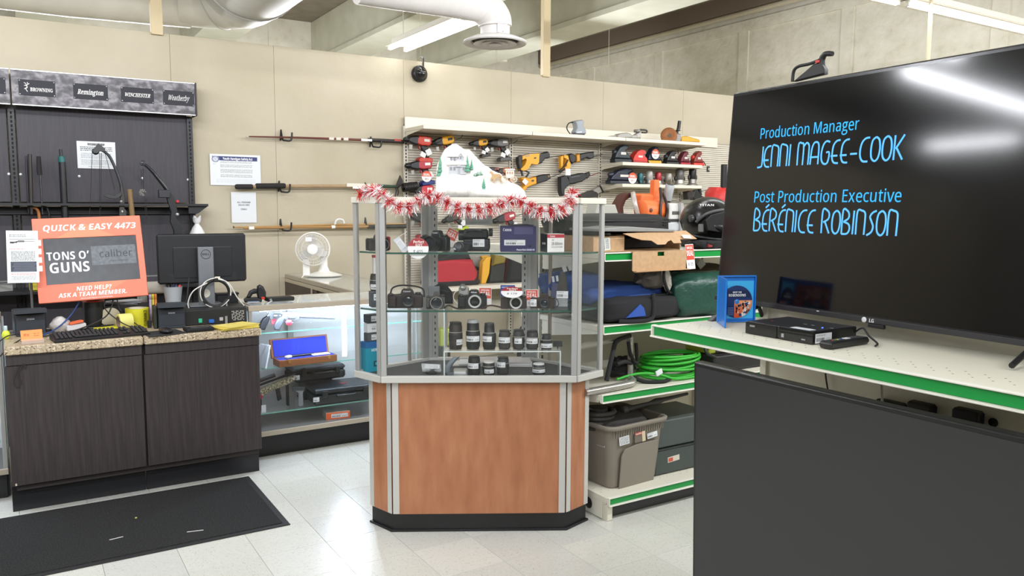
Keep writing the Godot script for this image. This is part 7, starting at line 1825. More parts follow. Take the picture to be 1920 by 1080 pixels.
# ---------- white store gondola with green price channels ----------
# a shelf in its own frame: x along the front, front edge at z = 0, shelf runs back along -z
func store_shelf(o: Node3D, at: Vector3, turn: float, L: float, D: float, y: float) -> void:
	var f := Node3D.new()
	var b := B.new()
	b.x = Transform3D(Basis.from_euler(V(0, deg_to_rad(turn), 0)), at + V(0, y, 0))
	b.nb = b.x.basis
	b.box(V(L / 2, -0.015, -D / 2 - 0.012), V(L, 0.03, D - 0.012), 0.003)
	part(o, "shelf_board", b, shelf_white)
	var c := B.new()
	c.x = b.x; c.nb = b.nb
	c.box(V(L / 2, 0.001, -0.004), V(L, 0.006, 0.018), 0.002).box(V(L / 2, -0.037, 0.002), V(L, 0.006, 0.02), 0.002).box(V(L / 2, -0.018, -0.012), V(L, 0.034, 0.006), 0.001)
	for e in [0.003, L - 0.003]: c.box(V(e, -0.018, -0.002), V(0.006, 0.042, 0.018), 0.002)
	part(o, "price_channel", c, M("e2dfd4", 0.4))
	var g := B.new()
	g.x = b.x; g.nb = b.nb
	g.box(V(L / 2, -0.018, -0.006), V(L - 0.014, 0.031, 0.006), 0.0015)
	part(o, "green_strip", g, green_strip)
	var p := B.new()
	p.x = b.x; p.nb = b.nb
	for i in int(L / 0.05):
		for r in 3: p.box(V(0.03 + i * 0.05 + 0.025 * (r % 2), 0.0002, -0.1 - r * 0.03), V(0.005, 0.0006, 0.0025))
	part(o, "peg_holes", p, M("6a655a", 0.8), true)
	for e in [0.008, L - 0.008]:
		var k := B.new()
		k.x = b.x * Transform3D(Basis(V(0, 0, -1), Vector3.UP, V(1, 0, 0)), V(e, 0, 0))
		k.nb = k.x.basis
		k.prism(P([0.03, -0.003, D - 0.01, -0.003, D - 0.01, -0.11, D - 0.06, -0.11, 0.06, -0.045, 0.03, -0.04]), 0.005, 0.001)
		part(o, "bracket", k, shelf_white)
	f.free()

func cloth_lump(o: Node3D, called: String, c: Vector3, s: Vector3, m: Material, seed_: int, flat := 0.5, rough := 0.12) -> void:
	var nz := FastNoiseLite.new()
	nz.seed = seed_; nz.frequency = 1.1
	var rows := []
	for i in 19:
		var row := []
		var a := PI * i / 18.0
		for k in 28:
			var t := TAU * k / 28
			var d := V(-cos(a), sin(a) * sin(t), sin(a) * cos(t))
			var q := V(signf(d.x) * pow(absf(d.x), flat), signf(d.y) * pow(absf(d.y), flat), signf(d.z) * pow(absf(d.z), flat))
			q *= 1.0 + rough * nz.get_noise_3d(d.x * 1.6, d.y * 1.6, d.z * 1.6) + rough * 0.5 * nz.get_noise_3d(d.x * 4.5 + 9, d.y * 4.5, d.z * 4.5)
			var p := q * s / 2
			p.y = maxf(p.y, -s.y / 2)
			row.append(c + p)
		rows.append(row)
	part(o, called, B.new().skin(rows, true), m)

func gondola() -> void:
	var o := thing("store_gondola", "white store shelving with green price channels right of the camera case", "shelving", V(0, 0, 0), 0, "white store shelving")
	bx(o, "back_panel", V(3.04, 0.77, -3.64), V(1.2, 1.25, 0.02), shelf_white, 0.002)
	bx(o, "back_panel", V(4.26, 0.77, -3.64), V(1.2, 1.25, 0.02), shelf_white, 0.002)
	for x in [2.445, 3.65, 4.87]: upright(o, x, 0.02, 1.46, -3.615, shelf_white)
	for y in [1.345, 0.985, 0.64]: store_shelf(o, V(2.425, 0, -3.045), 0, 2.43, 0.55, y)
	store_shelf(o, V(2.44, 0, -2.995), 0, 2.42, 0.62, 0.125)
	store_shelf(o, V(4.86, 0, -4.2), 180, 2.43, 0.54, 1.345)
	bx(o, "kick_panel", V(3.65, 0.045, -3.06), V(2.35, 0.085, 0.012), M("2e2f31", 0.4), 0.001)
	pr(o, "base_foot", P([0.0, 0, 0.035, 0, 0.035, 0.085, 0.0, 0.085]), 0.05, shelf_white, -3.04, 0.004).position.x = 2.45
	bx(o, "base_foot_plate", V(2.445, 0.05, -3.2), V(0.006, 0.09, 0.3), shelf_white, 0.002)
	cy(o, "base_hole", V(2.441, 0.055, -3.16), 0.03, 0.002, M("141414", 0.6), V(0, 0, 90))
	# grey tote
	var tm := M("7d766a", 0.5)
	o = thing("storage_tote", "grey-brown plastic storage tote on the bottom shelf beside the camera case", "tote", V(2.69, 0.127, -3.26), 4)
	o.scale = V(1.05, 0.94, 1)
	var rows := []
	for s in [[0.315, 0.3, 0.0, 0.03], [0.33, 0.315, 0.012, 0.04], [0.355, 0.335, 0.15, 0.045], [0.375, 0.352, 0.28, 0.05], [0.38, 0.357, 0.285, 0.05], [0.39, 0.365, 0.33, 0.05], [0.425, 0.4, 0.335, 0.06], [0.43, 0.405, 0.355, 0.06], [0.405, 0.38, 0.36, 0.055], [0.385, 0.36, 0.35, 0.05], [0.33, 0.31, 0.05, 0.04]]:
		var q := rounded(s[0], s[1], s[3])
		var row := []
		for p in q: row.append(V(p.x, s[2], p.y))
		rows.append(row)
	part(o, "tub", B.new().skin(rows, true, false), tm)
	bx(o, "tub_floor", V(0, 0.02, 0), V(0.3, 0.03, 0.28), tm, 0.004)
	pr(o, "front_panel", P([-0.12, 0.01, 0.12, 0.01, 0.13, 0.25, -0.02, 0.25, -0.1, 0.235, -0.12, 0.2]), 0.01, M("807a6e", 0.5), 0.169, 0.004).rotation_degrees.x = 4.5
	var rib := B.new()
	for i in 22: rib.box(V(-0.17 + i * 0.016, 0.31, 0.182), V(0.005, 0.035, 0.006), 0.001)
	part(o, "rim_ribs", rib, tm, true)
	fc(o, "paper_label", V(-0.105, 0.272, 0.188), 0.066, 0.046, img_mat(sheet(64, 46, 180, [[4, 4, 60, 8, "#555", 5, 3]])), V(-3.5, 0, 3))
	bx(o, "maker_label", V(-0.01, 0.272, 0.1875), V(0.05, 0.056, 0.001), M("6a6258", 0.5), 0, V(-3.5, 0, 3))
	bx(o, "maker_label_top", V(-0.01, 0.293, 0.189), V(0.046, 0.018, 0.001), M("a8483c", 0.5), 0, V(-3.5, 0, 3))
	text(o, "maker_lettering", "Sterilite", 0.009, M("e6d9c9", 0.5), V(-0.01, 0.293, 0.1902), V(-3.5, 0, 3), 700, 0.04)
	bx(o, "maker_label_side", V(0.028, 0.272, 0.1875), V(0.022, 0.056, 0.001), M("c9b99a", 0.5), 0, V(-3.5, 0, 3))
	fc(o, "price_sticker", V(0.088, 0.268, 0.1885), 0.07, 0.03, stickers[2], V(-3.5, 0, 5))
	bx(o, "side_label", V(-0.183, 0.25, 0.1), V(0.002, 0.035, 0.06), M("c9c6bf", 0.6), 0)
	var q := thing("vacuum_hose", "coiled grey ribbed hose sticking out of the tote", "hose", V(2.56, 0.44, -3.24))
	var hose := B.new()
	for t in 4:
		var pts := []
		for i in 28: pts.append(V(cos(TAU * i / 28) * 0.085, 0.024 * t - 0.01, sin(TAU * i / 28) * 0.08))
		hose.tube(pts, 0.014, 8, true)
	part(q, "coils", hose, M("3a3936", 0.55))
	cy(q, "cuff", V(0.0, 0.07, 0.0), 0.05, 0.03, M("2f2e2c", 0.5))
	q = thing("pressure_wand", "black spray wand lying across the tote out to the right", "wand", V(2.76, 0.49, -3.2))
	tb(q, "wand", [V(-0.06, 0.005, 0.0), V(0.0, 0.01, 0.0), V(0.12, 0.02, 0.0), V(0.17, 0.024, 0.0), V(0.22, 0.03, 0.0), V(0.4, 0.04, 0.0)], [0.02, 0.016, 0.011, 0.02, 0.012, 0.008], M("302f2d", 0.5), 12)
	cy(q, "nozzle", V(-0.06, 0.005, 0), 0.026, 0.03, M("3a3937", 0.5), V(0, 0, 86))
	cloth_lump(q, "dark_contents", V(-0.09, -0.1, -0.05), V(0.33, 0.2, 0.27), M("2b2926", 0.8), 4)
	o = thing("tool_case", "dark green-grey plastic tool case right of the tote on the bottom shelf", "case", V(3.1, 0.127, -3.28))
	pr(o, "lower_shell", P([-0.24, 0.0, 0.24, 0.0, 0.25, 0.14, -0.25, 0.14]), 0.32, M("3f4744", 0.5), 0, 0.012)
	pr(o, "upper_shell", P([-0.25, 0.14, 0.25, 0.14, 0.24, 0.26, 0.18, 0.3, -0.2, 0.3, -0.24, 0.27]), 0.3, M("454d4a", 0.5), 0, 0.014)
	bx(o, "seam", V(0, 0.14, 0.155), V(0.48, 0.008, 0.012), M("2b302e", 0.5), 0.002)
	bx(o, "maker_label", V(-0.11, 0.08, 0.161), V(0.085, 0.03, 0.001), M("c9c2b4", 0.5), 0, V(0, 0, 4))
	bx(o, "maker_label_red", V(-0.132, 0.078, 0.162), V(0.032, 0.02, 0.001), M("c0503c", 0.5), 0, V(0, 0, 4))
	# walker frame, straps
	var chrome := M("b5b3ad", 0.25, 0.7)
	o = thing("folding_frame", "silver tube frame with black straps on the lower shelf", "frame", V(2.54, 0.642, -3.24))
	tb(o, "upper_tube", curve([V(-0.2, 0.235, 0.1), V(0.05, 0.24, 0.05), V(0.18, 0.25, 0.02), V(0.215, 0.24, 0.01), V(0.22, 0.2, 0.01)], 5), 0.017, M("a9a69c", 0.3, 0.5), 12)
	tb(o, "stem", [V(0.22, 0.24, 0.01), V(0.225, 0.02, 0.01)], 0.017, chrome, 12)
	tb(o, "foot_tube", curve([V(-0.2, 0.02, 0.17), V(0.08, 0.02, 0.14), V(0.16, 0.022, 0.11), V(0.18, 0.03, 0.06)], 5), 0.019, chrome, 12)
	var strap := M("191818", 0.8)
	tb(o, "strap", curve([V(0.2, 0.25, 0.03), V(0.07, 0.24, 0.08), V(0.01, 0.18, 0.12), V(-0.05, 0.06, 0.15)], 6), 0.013, strap)
	cloth_lump(o, "strap_knot", V(0.21, 0.07, -0.04), V(0.16, 0.11, 0.07), strap, 7, 0.8, 0.5)
	tb(o, "strap", curve([V(0.22, 0.1, 0.02), V(0.15, 0.12, 0.05), V(0.08, 0.115, 0.07)], 5), 0.012, strap)
	tb(o, "strap", curve([V(0.2, 0.03, 0.05), V(0.26, 0.008, 0.1), V(0.34, 0.008, 0.14), V(0.41, 0.012, 0.12)], 5), 0.011, strap)
	tb(o, "strap", curve([V(0.19, 0.22, 0.03), V(0.2, 0.15, 0.04), V(0.25, 0.1, 0.03), V(0.27, 0.2, 0.0)], 5), 0.01, strap)
	# green cord
	o = thing("extension_cord", "bright green extension cord coiled on the lower shelf", "cord", V(3.06, 0.642, -3.25))
	var gm := M("2fa52c", 0.35)
	var coil := B.new()
	var rng := RandomNumberGenerator.new()
	rng.seed = 5
	for t in 13:
		var pts := []
		var rr := 0.19 - 0.012 * (t % 5)
		var ph := rng.randf() * TAU
		var oy := 0.01 + 0.0085 * t
		for i in 30:
			var a := TAU * i / 30
			pts.append(V(cos(a) * rr + rng.randf_range(-0.002, 0.002) + 0.012 * sin(ph), oy + 0.012 * sin(a + ph), sin(a) * rr * 0.72 + 0.01 * cos(ph)))
		coil.tube(pts, 0.0075, 7, true)
	part(o, "coil", coil, gm)
	tb(o, "loose_end", curve([V(-0.42, 0.03, 0.06), V(-0.3, 0.05, 0.08), V(-0.2, 0.045, 0.12), V(-0.08, 0.012, 0.15), V(0.1, 0.01, 0.15)], 6), 0.0075, gm)
	bx(o, "white_tag", V(-0.19, 0.055, 0.13), V(0.045, 0.03, 0.01), M("d9dedf", 0.5), 0.003, V(0, 0, 20))
	# inverter and charger
	o = thing("battery_charger", "lime and black battery charger with red bars on a black case", "charger", V(3.5, 0.642, -3.27))
	bx(o, "black_case", V(0, 0.05, 0.01), V(0.42, 0.1, 0.26), M("1b1b1c", 0.5), 0.015)
	bx(o, "lime_body", V(0, 0.125, -0.01), V(0.4, 0.055, 0.2), M("8f9a2c", 0.5), 0.012)
	bx(o, "dark_front", V(-0.03, 0.127, 0.092), V(0.24, 0.042, 0.006), M("232522", 0.5), 0.002)
	for x in [-0.08, 0.0, 0.07]: bx(o, "red_bar", V(x, 0.127, 0.098), V(0.014, 0.045, 0.008), M("c25a4c", 0.5), 0.002)
	tb(o, "lead", curve([V(-0.18, 0.15, 0.08), V(-0.24, 0.16, 0.1), V(-0.25, 0.12, 0.12), V(-0.19, 0.09, 0.13)], 6), 0.009, black)
	tb(o, "cable_loop", curve([V(0.2, 0.06, 0.12), V(0.26, 0.12, 0.1), V(0.32, 0.16, 0.06), V(0.34, 0.06, 0.1), V(0.24, 0.03, 0.14)], 6), 0.01, M("3a3633", 0.5))
	# middle shelf bags
	var blue := M("22417f", 0.85)
	var bkc := M("1d1d1f", 0.9)
	o = thing("duffel_bag", "blue and black duffel bag flattened on the middle shelf", "bag", V(2.66, 0.988, -3.3), 0, "bags on the middle shelf")
	cloth_lump(o, "black_side", V(0.06, 0.065, 0.05), V(0.54, 0.13, 0.4), bkc, 11, 0.42, 0.08)
	cloth_lump(o, "blue_top", V(0.02, 0.13, -0.02), V(0.52, 0.1, 0.4), blue, 12, 0.5, 0.16)
	cloth_lump(o, "blue_flap", V(-0.2, 0.18, -0.06), V(0.28, 0.14, 0.3), blue, 13, 0.6, 0.2)
	pr(o, "blue_triangle", P([-0.085, 0.03, 0.045, 0.03, 0.03, 0.075, 0.005, 0.095]), 0.012, M("2a4fa0", 0.8), 0.252, 0.004)
	tb(o, "strap", curve([V(-0.12, 0.015, 0.24), V(-0.05, 0.012, 0.265), V(0.06, 0.014, 0.265), V(0.09, 0.05, 0.26), V(0.1, 0.14, 0.24)], 6), 0.011, bkc)
	for k in 3: bx(o, "reflective_mark", V(-0.3 + k * 0.035, 0.27 + 0.004 * k, 0.02), V(0.024, 0.03, 0.003), M("d9dde0", 0.3), 0, V(-20, 0, 8))
	o = thing("sports_shoe", "grey and silver shoe lying on its side on the blue bag", "shoe", on(Vector3(2.842, 1.123, -3.16), 1.16), 24)
	cloth_lump(o, "upper", V(0.0, 0.05, 0.0), V(0.2, 0.13, 0.16), M("5a544d", 0.8), 21, 0.75, 0.25)
	pr(o, "silver_panel", P([-0.05, 0.09, 0.0, 0.1, 0.045, 0.05, 0.06, 0.0, 0.03, -0.03, -0.02, 0.02]), 0.03, M("a9a59c", 0.4), 0.075, 0.006)
	tb(o, "black_trim", curve([V(-0.055, 0.1, 0.09), V(-0.06, 0.04, 0.095), V(-0.01, -0.02, 0.095), V(0.05, -0.04, 0.09)], 5), 0.008, black)
	cloth_lump(o, "crumpled_lining", V(0.02, 0.03, 0.07), V(0.06, 0.07, 0.05), M("c9c4b8", 0.7), 22, 0.8, 0.4)
	o = thing("brown_sack", "brown cloth sack behind the green stuff sack on the middle shelf", "bag", V(3.4, 0.988, -3.44), 0, "bags on the middle shelf")
	cloth_lump(o, "sack", V(0, 0.125, 0), V(0.52, 0.25, 0.2), M("4a4030", 0.9), 31, 0.5, 0.14)
	bx(o, "paper_tag", V(-0.02, 0.255, 0.1), V(0.06, 0.04, 0.003), M("cfd0cc", 0.6), 0, V(-20, 0, 30))
	bx(o, "red_tab", V(-0.18, 0.235, 0.1), V(0.03, 0.025, 0.004), M("b23c34", 0.6), 0)
	o = thing("stuff_sack", "dark green nylon stuff sack bulging over the middle shelf edge", "bag", V(3.2, 0.988, -3.15), -6, "bags on the middle shelf")
	cloth_lump(o, "sack", V(0.02, 0.115, 0), V(0.56, 0.235, 0.27), tri_mat(noise_tex(0.006, 190, [[0.0, "1c3f35"], [1.0, "245043"]]), Vector3.ONE * 2.0, 0.35, noise_tex(0.012, 191, [], 512, 4, true, FastNoiseLite.TYPE_SIMPLEX_SMOOTH, 10.0), 0.7), 33, 0.5, 0.13)
	tb(o, "drawstring", curve([V(-0.26, 0.16, 0.05), V(-0.3, 0.1, 0.08), V(-0.27, 0.04, 0.1)], 5), 0.004, black)
	# top shelf: carton with dropped flap
	var card := tri_mat(noise_tex(0.02, 195, [[0.0, "b3906a"], [1.0, "c2a07a"]]), V(3, 3, 3), 0.75)
	o = thing("cardboard_box", "brown cardboard box with its front flap hanging over the green shelf edge", "box", V(2.646, 1.347, -3.3))
	o.scale = V(0.76, 0.72, 1)
	bx(o, "carton", V(-0.18, 0.055, -0.02), V(0.26, 0.11, 0.42), card, 0.002)
	bx(o, "box_floor", V(0.2, 0.004, -0.02), V(0.5, 0.006, 0.42), card, 0.001)
	bx(o, "box_back", V(0.2, 0.055, -0.225), V(0.5, 0.1, 0.006), card, 0.001)
	bx(o, "box_end", V(0.45, 0.055, -0.02), V(0.006, 0.1, 0.42), card, 0.001)
	bx(o, "box_lid", V(0.2, 0.112, -0.05), V(0.5, 0.005, 0.36), card, 0.001)
	bx(o, "dark_contents", V(0.2, 0.05, -0.06), V(0.46, 0.08, 0.3), M("1b1a1a", 0.7), 0.01)
	pr(o, "torn_flap", P([-0.1, 0.03, 0.47, 0.045, 0.52, -0.03, 0.36, -0.03, 0.35, -0.062, 0.28, -0.062, 0.275, -0.035, 0.24, -0.045, 0.2, -0.07, 0.13, -0.07, 0.1, -0.035, 0.02, -0.028, -0.04, -0.005]), 0.004, card, 0, 0.0005).transform = Transform3D(Basis.from_euler(V(deg_to_rad(-38), 0, 0)), V(0, 0.105, 0.24))
	pr(o, "dropped_flap", P([-0.075, -0.125, -0.05, -0.142, 0.38, -0.135, 0.4, -0.125, 0.4, 0.0, 0.2, 0.0, 0.2, -0.03, 0.14, -0.03, 0.14, 0.0, -0.075, 0.0]), 0.005, card, 0.275, 0.0005)
	bx(o, "flap_fold", V(0.165, -0.13, 0.29), V(0.47, 0.006, 0.03), card, 0.001)
	bx(o, "flap_hinge", V(0.165, 0.002, 0.23), V(0.47, 0.005, 0.095), card, 0.001)
	bx(o, "white_sticker", V(0.42, 0.1, 0.262), V(0.075, 0.03, 0.001), M("dcdcd8", 0.6), 0, V(-38, 0, -3))
	fc(o, "written_note", V(-0.215, 0.055, 0.1905), 0.085, 0.085, img_mat(sheet(64, 64, 196, [[6, 8, 30, 9, "#445", 6, 4], [36, 6, 58, 9, "#445", 6, 3]], Color(0.84, 0.86, 0.84))), V(0, 0, 6))
	deal_tag("red SPECIAL DEAL tag with a handwritten price at the end of the cardboard box", V(2.985, 1.25, -3.03), 0, 0.058, 0.13, 2, "$ 125")
	o = thing("slim_case", "flat silver-grey panel with rubber feet lying on the cardboard box", "panel", V(2.63, 1.444, -3.22))
	o.scale = V(0.7, 1, 1)
	pr(o, "panel", P([-0.3, 0.008, 0.4, -0.0, 0.4, 0.012, -0.05, 0.03, -0.3, 0.02]), 0.3, M("9c9c9a", 0.35, 0.3), 0, 0.003)
	for x in [-0.2, 0.05, 0.28]: cy(o, "rubber_foot", V(x, -0.006, 0.1), 0.035, 0.012, black)
	o = thing("garment_bag", "long black zipped bag lying behind the silver panel on the top shelf", "bag", V(2.75, 1.425, -3.44))
	cloth_lump(o, "bag", V(0, 0.05, 0), V(0.72, 0.12, 0.3), M("262524", 0.85), 41, 0.42, 0.12)
	tb(o, "zip", curve([V(-0.34, 0.075, 0.142), V(-0.1, 0.072, 0.15), V(0.15, 0.07, 0.15), V(0.34, 0.065, 0.14)], 5), 0.004, M("141414", 0.5))
	bx(o, "support_block", V(0.1, -0.04, -0.03), V(0.5, 0.08, 0.16), M("191918", 0.7), 0.01)
	# helmet on cloth
	o = thing("motorcycle_helmet", "black full-face helmet on the top shelf beside the big screen", "helmet", V(3.38, 1.349, -3.3), -18)
	o.scale = V(1.12, 0.94, 1.1)
	var hs := []
	for i in 25:
		var a := PI * i / 24.0
		var row := []
		for k in 40:
			var t := TAU * k / 40
			var p := V(sin(a) * cos(t), cos(a), sin(a) * sin(t))
			var s := V(0.135, 0.15, 0.165)
			if p.y < 0: s = V(0.128 - 0.01 * p.y * p.y, 0.14, 0.17 + 0.02 * maxf(0, p.z))
			var w := p * s + V(0, 0.15, 0)
			w.y = maxf(w.y, 0.015)
			row.append(w)
		hs.append(row)
	part(o, "shell", B.new().skin(hs, true), M("151516", 0.25))
	pr(o, "visor_opening", P([-0.1, 0.16, -0.07, 0.195, 0.0, 0.21, 0.07, 0.195, 0.1, 0.16, 0.085, 0.1, 0.0, 0.085, -0.085, 0.1]), 0.03, M("060607", 0.5), 0.155, 0.006)
	tb(o, "visor_rim", curve([V(-0.118, 0.15, 0.11), V(-0.08, 0.2, 0.152), V(0, 0.222, 0.172), V(0.08, 0.2, 0.152), V(0.118, 0.15, 0.11)], 6), 0.009, M("4b4c4e", 0.3))
	tb(o, "chin_line", curve([V(-0.125, 0.07, 0.09), V(-0.07, 0.055, 0.165), V(0, 0.05, 0.185), V(0.07, 0.055, 0.165), V(0.125, 0.07, 0.09)], 6), 0.007, M("2c2d2f", 0.3))
	for s in [-1, 1]:
		cy(o, "visor_pivot", V(s * 0.125, 0.17, 0.07), 0.022, 0.016, M("3b3c3e", 0.3), V(0, 0, 90))
		bx(o, "grey_vent", V(s * 0.1, 0.115, 0.13), V(0.03, 0.05, 0.02), M("6a6b6c", 0.4), 0.006, V(0, s * 40, 0))
	text(o, "lettering", "TITAN", 0.016, M("c9c9c9", 0.4), V(-0.06, 0.25, 0.105), V(-38, -24, 0), 700, 0.07)
	cloth_lump(o, "neck_roll", V(0, 0.02, 0.0), V(0.24, 0.06, 0.28), black, 44, 0.6, 0.1)
	o = thing("black_cloth", "folded black cloth under the helmet on the top shelf", "cloth", V(3.3, 1.347, -3.13))
	cloth_lump(o, "cloth", V(0, 0.02, 0), V(0.34, 0.05, 0.14), M("171717", 0.9), 45, 0.5, 0.2)
	bx(o, "red_edge", V(-0.13, 0.02, 0.05), V(0.03, 0.02, 0.03), M("8a2a2a", 0.7), 0.004)
	# the far side's top shelf
	var org := M("e8743a", 0.5)
	o = thing("bench_grinder", "orange and white bench tool with a black cord loop behind the black bag", "power tool", V(3.6, 1.347, -4.0), 4)
	o.scale = Vector3.ONE * 0.87
	cy(o, "orange_motor", V(-0.08, 0.235, 0.04), 0.075, 0.2, org, V(0, 0, 90))
	bx(o, "orange_body", V(-0.04, 0.32, -0.05), V(0.2, 0.08, 0.12), org, 0.02)
	bx(o, "orange_fin", V(0.015, 0.38, -0.01), V(0.065, 0.17, 0.06), org, 0.012)
	bx(o, "white_head", V(0.11, 0.21, 0.06), V(0.17, 0.16, 0.16), M("cfcdc8", 0.4), 0.02)
	bx(o, "slot", V(0.11, 0.215, 0.142), V(0.12, 0.025, 0.006), M("4a4a48", 0.5), 0.002)
	bx(o, "pale_cover", V(0.1, 0.11, 0.11), V(0.19, 0.1, 0.08), M("b9bcc0", 0.35), 0.03)
	bx(o, "cover_seal", V(0.1, 0.16, 0.11), V(0.2, 0.02, 0.085), black, 0.008)
	cy(o, "grey_spout", V(0.125, 0.37, 0.03), 0.035, 0.12, M("9fa4a6", 0.35), V(14, 0, 0))
	cy(o, "spout_mouth", V(0.125, 0.43, 0.046), 0.025, 0.003, M("3b3d3e", 0.6), V(14, 0, 0))
	bx(o, "brown_bracket", V(0.17, 0.36, -0.01), V(0.025, 0.22, 0.06), M("6b6350", 0.6), 0.01)
	cy(o, "motor_knob", V(-0.15, 0.235, 0.116), 0.016, 0.008, M("5e2a22", 0.4), V(90, 0, 0))
	tb(o, "cord_loop", curve([V(0.0, 0.4, 0.06), V(-0.04, 0.32, 0.11), V(-0.06, 0.2, 0.125), V(-0.03, 0.13, 0.12), V(0.01, 0.2, 0.125), V(0.01, 0.28, 0.12), V(0.03, 0.36, 0.06)], 6), 0.011, M("2a1714", 0.4))
	bx(o, "stand", V(0.0, 0.06, 0), V(0.3, 0.12, 0.2), M("3b3832", 0.6), 0.01)
	o = thing("circular_saw", "dark red-brown circular saw with a pale blade guard left of the orange tool", "saw", V(3.36, 1.347, -4.02), 10)
	o.scale = Vector3.ONE * 0.86
	cy(o, "blade_guard", V(0.07, 0.27, 0.06), 0.11, 0.03, M("bdb4ae", 0.35, 0.3), V(72, 0, -35))
	pr(o, "handle", P([-0.1, 0.14, -0.06, 0.14, -0.04, 0.19, -0.05, 0.26, -0.02, 0.31, 0.04, 0.34, 0.03, 0.37, -0.04, 0.35, -0.1, 0.28, -0.12, 0.2]), 0.07, M("4f2a22", 0.45), 0, 0.018)
	bx(o, "base_block", V(-0.02, 0.07, 0), V(0.2, 0.14, 0.16), M("2a2523", 0.6), 0.01)
	tb(o, "cord", curve([V(-0.1, 0.2, 0.0), V(-0.16, 0.22, 0.02), V(-0.2, 0.17, 0.03)], 5), 0.008, black)
	o = thing("grey_case", "pale grey moulded case leaning behind the black bag at its left", "case", V(3.13, 1.347, -3.94), 6)
	pr(o, "shell", P([-0.12, 0.0, 0.16, 0.0, 0.14, 0.08, 0.06, 0.24, -0.1, 0.24, -0.14, 0.1]), 0.1, M("a9a79f", 0.5), 0, 0.01)
	for y in [0.12, 0.17]: bx(o, "green_slot", V(-0.01, y, 0.051), V(0.12, 0.018, 0.004), M("4b584c", 0.6), 0.001)
	bx(o, "foot_rail", V(0, 0.008, 0), V(0.3, 0.016, 0.12), M("8a887f", 0.5), 0.002)
	o = thing("glass_tank", "empty metal-edged glass tank behind the helmet", "tank", V(3.92, 1.347, -3.98))
	for s in [-1, 1]:
		for z in [-1, 1]: bx(o, "corner_post", V(s * 0.2, 0.13, z * 0.11), V(0.022, 0.26, 0.022), alu, 0.002)
		bx(o, "end_pane", V(s * 0.2, 0.13, 0), V(0.004, 0.24, 0.2), glass, 0)
	for z in [-1, 1]:
		bx(o, "top_rim", V(0, 0.26, z * 0.11), V(0.42, 0.02, 0.024), M("77776a", 0.4, 0.2), 0.002)
		bx(o, "long_pane", V(0, 0.13, z * 0.11), V(0.38, 0.24, 0.004), glass, 0)
	bx(o, "tank_floor", V(0, 0.006, 0), V(0.4, 0.012, 0.22), M("3a3b36", 0.6), 0.002)
	o = thing("air_compressor", "bright red air compressor with black tubes beside the left edge of the big screen", "compressor", on(Vector3(4.241, 1.695, -4.02), 1.347))
	var redm := M("c9302c", 0.35)
	part(o, "tank", B.new().at(V(0.02, 0.28, 0)).lathe([Vector2(0, -0.09), Vector2(0.11, -0.085), Vector2(0.125, -0.06), Vector2(0.125, 0.05), Vector2(0.1, 0.085), Vector2(0, 0.09)], 28), redm)
	bx(o, "base_frame", V(0.02, 0.1, 0), V(0.22, 0.2, 0.2), M("4a4844", 0.5), 0.01)
	tb(o, "upright_tube", [V(-0.04, 0.36, 0.06), V(-0.04, 0.52, 0.06)], 0.022, M("1b1a1b", 0.35), 12)
	tb(o, "arm", curve([V(0.06, 0.38, 0.06), V(0.09, 0.43, 0.06), V(0.06, 0.5, 0.06)], 5), 0.018, black, 10)
	part(o, "red_cap", B.new().at(V(0.06, 0.54, 0.06)).ball(Vector3.ZERO, V(0.05, 0.035, 0.04), 14), redm)
	cy(o, "gauge", V(0.0, 0.44, 0.07), 0.02, 0.05, M("b5b2aa", 0.3, 0.6))
	tb(o, "black_band", curve([V(0.03, 0.36, 0.11), V(0.05, 0.3, 0.126), V(0.03, 0.2, 0.12)], 5), 0.008, black)

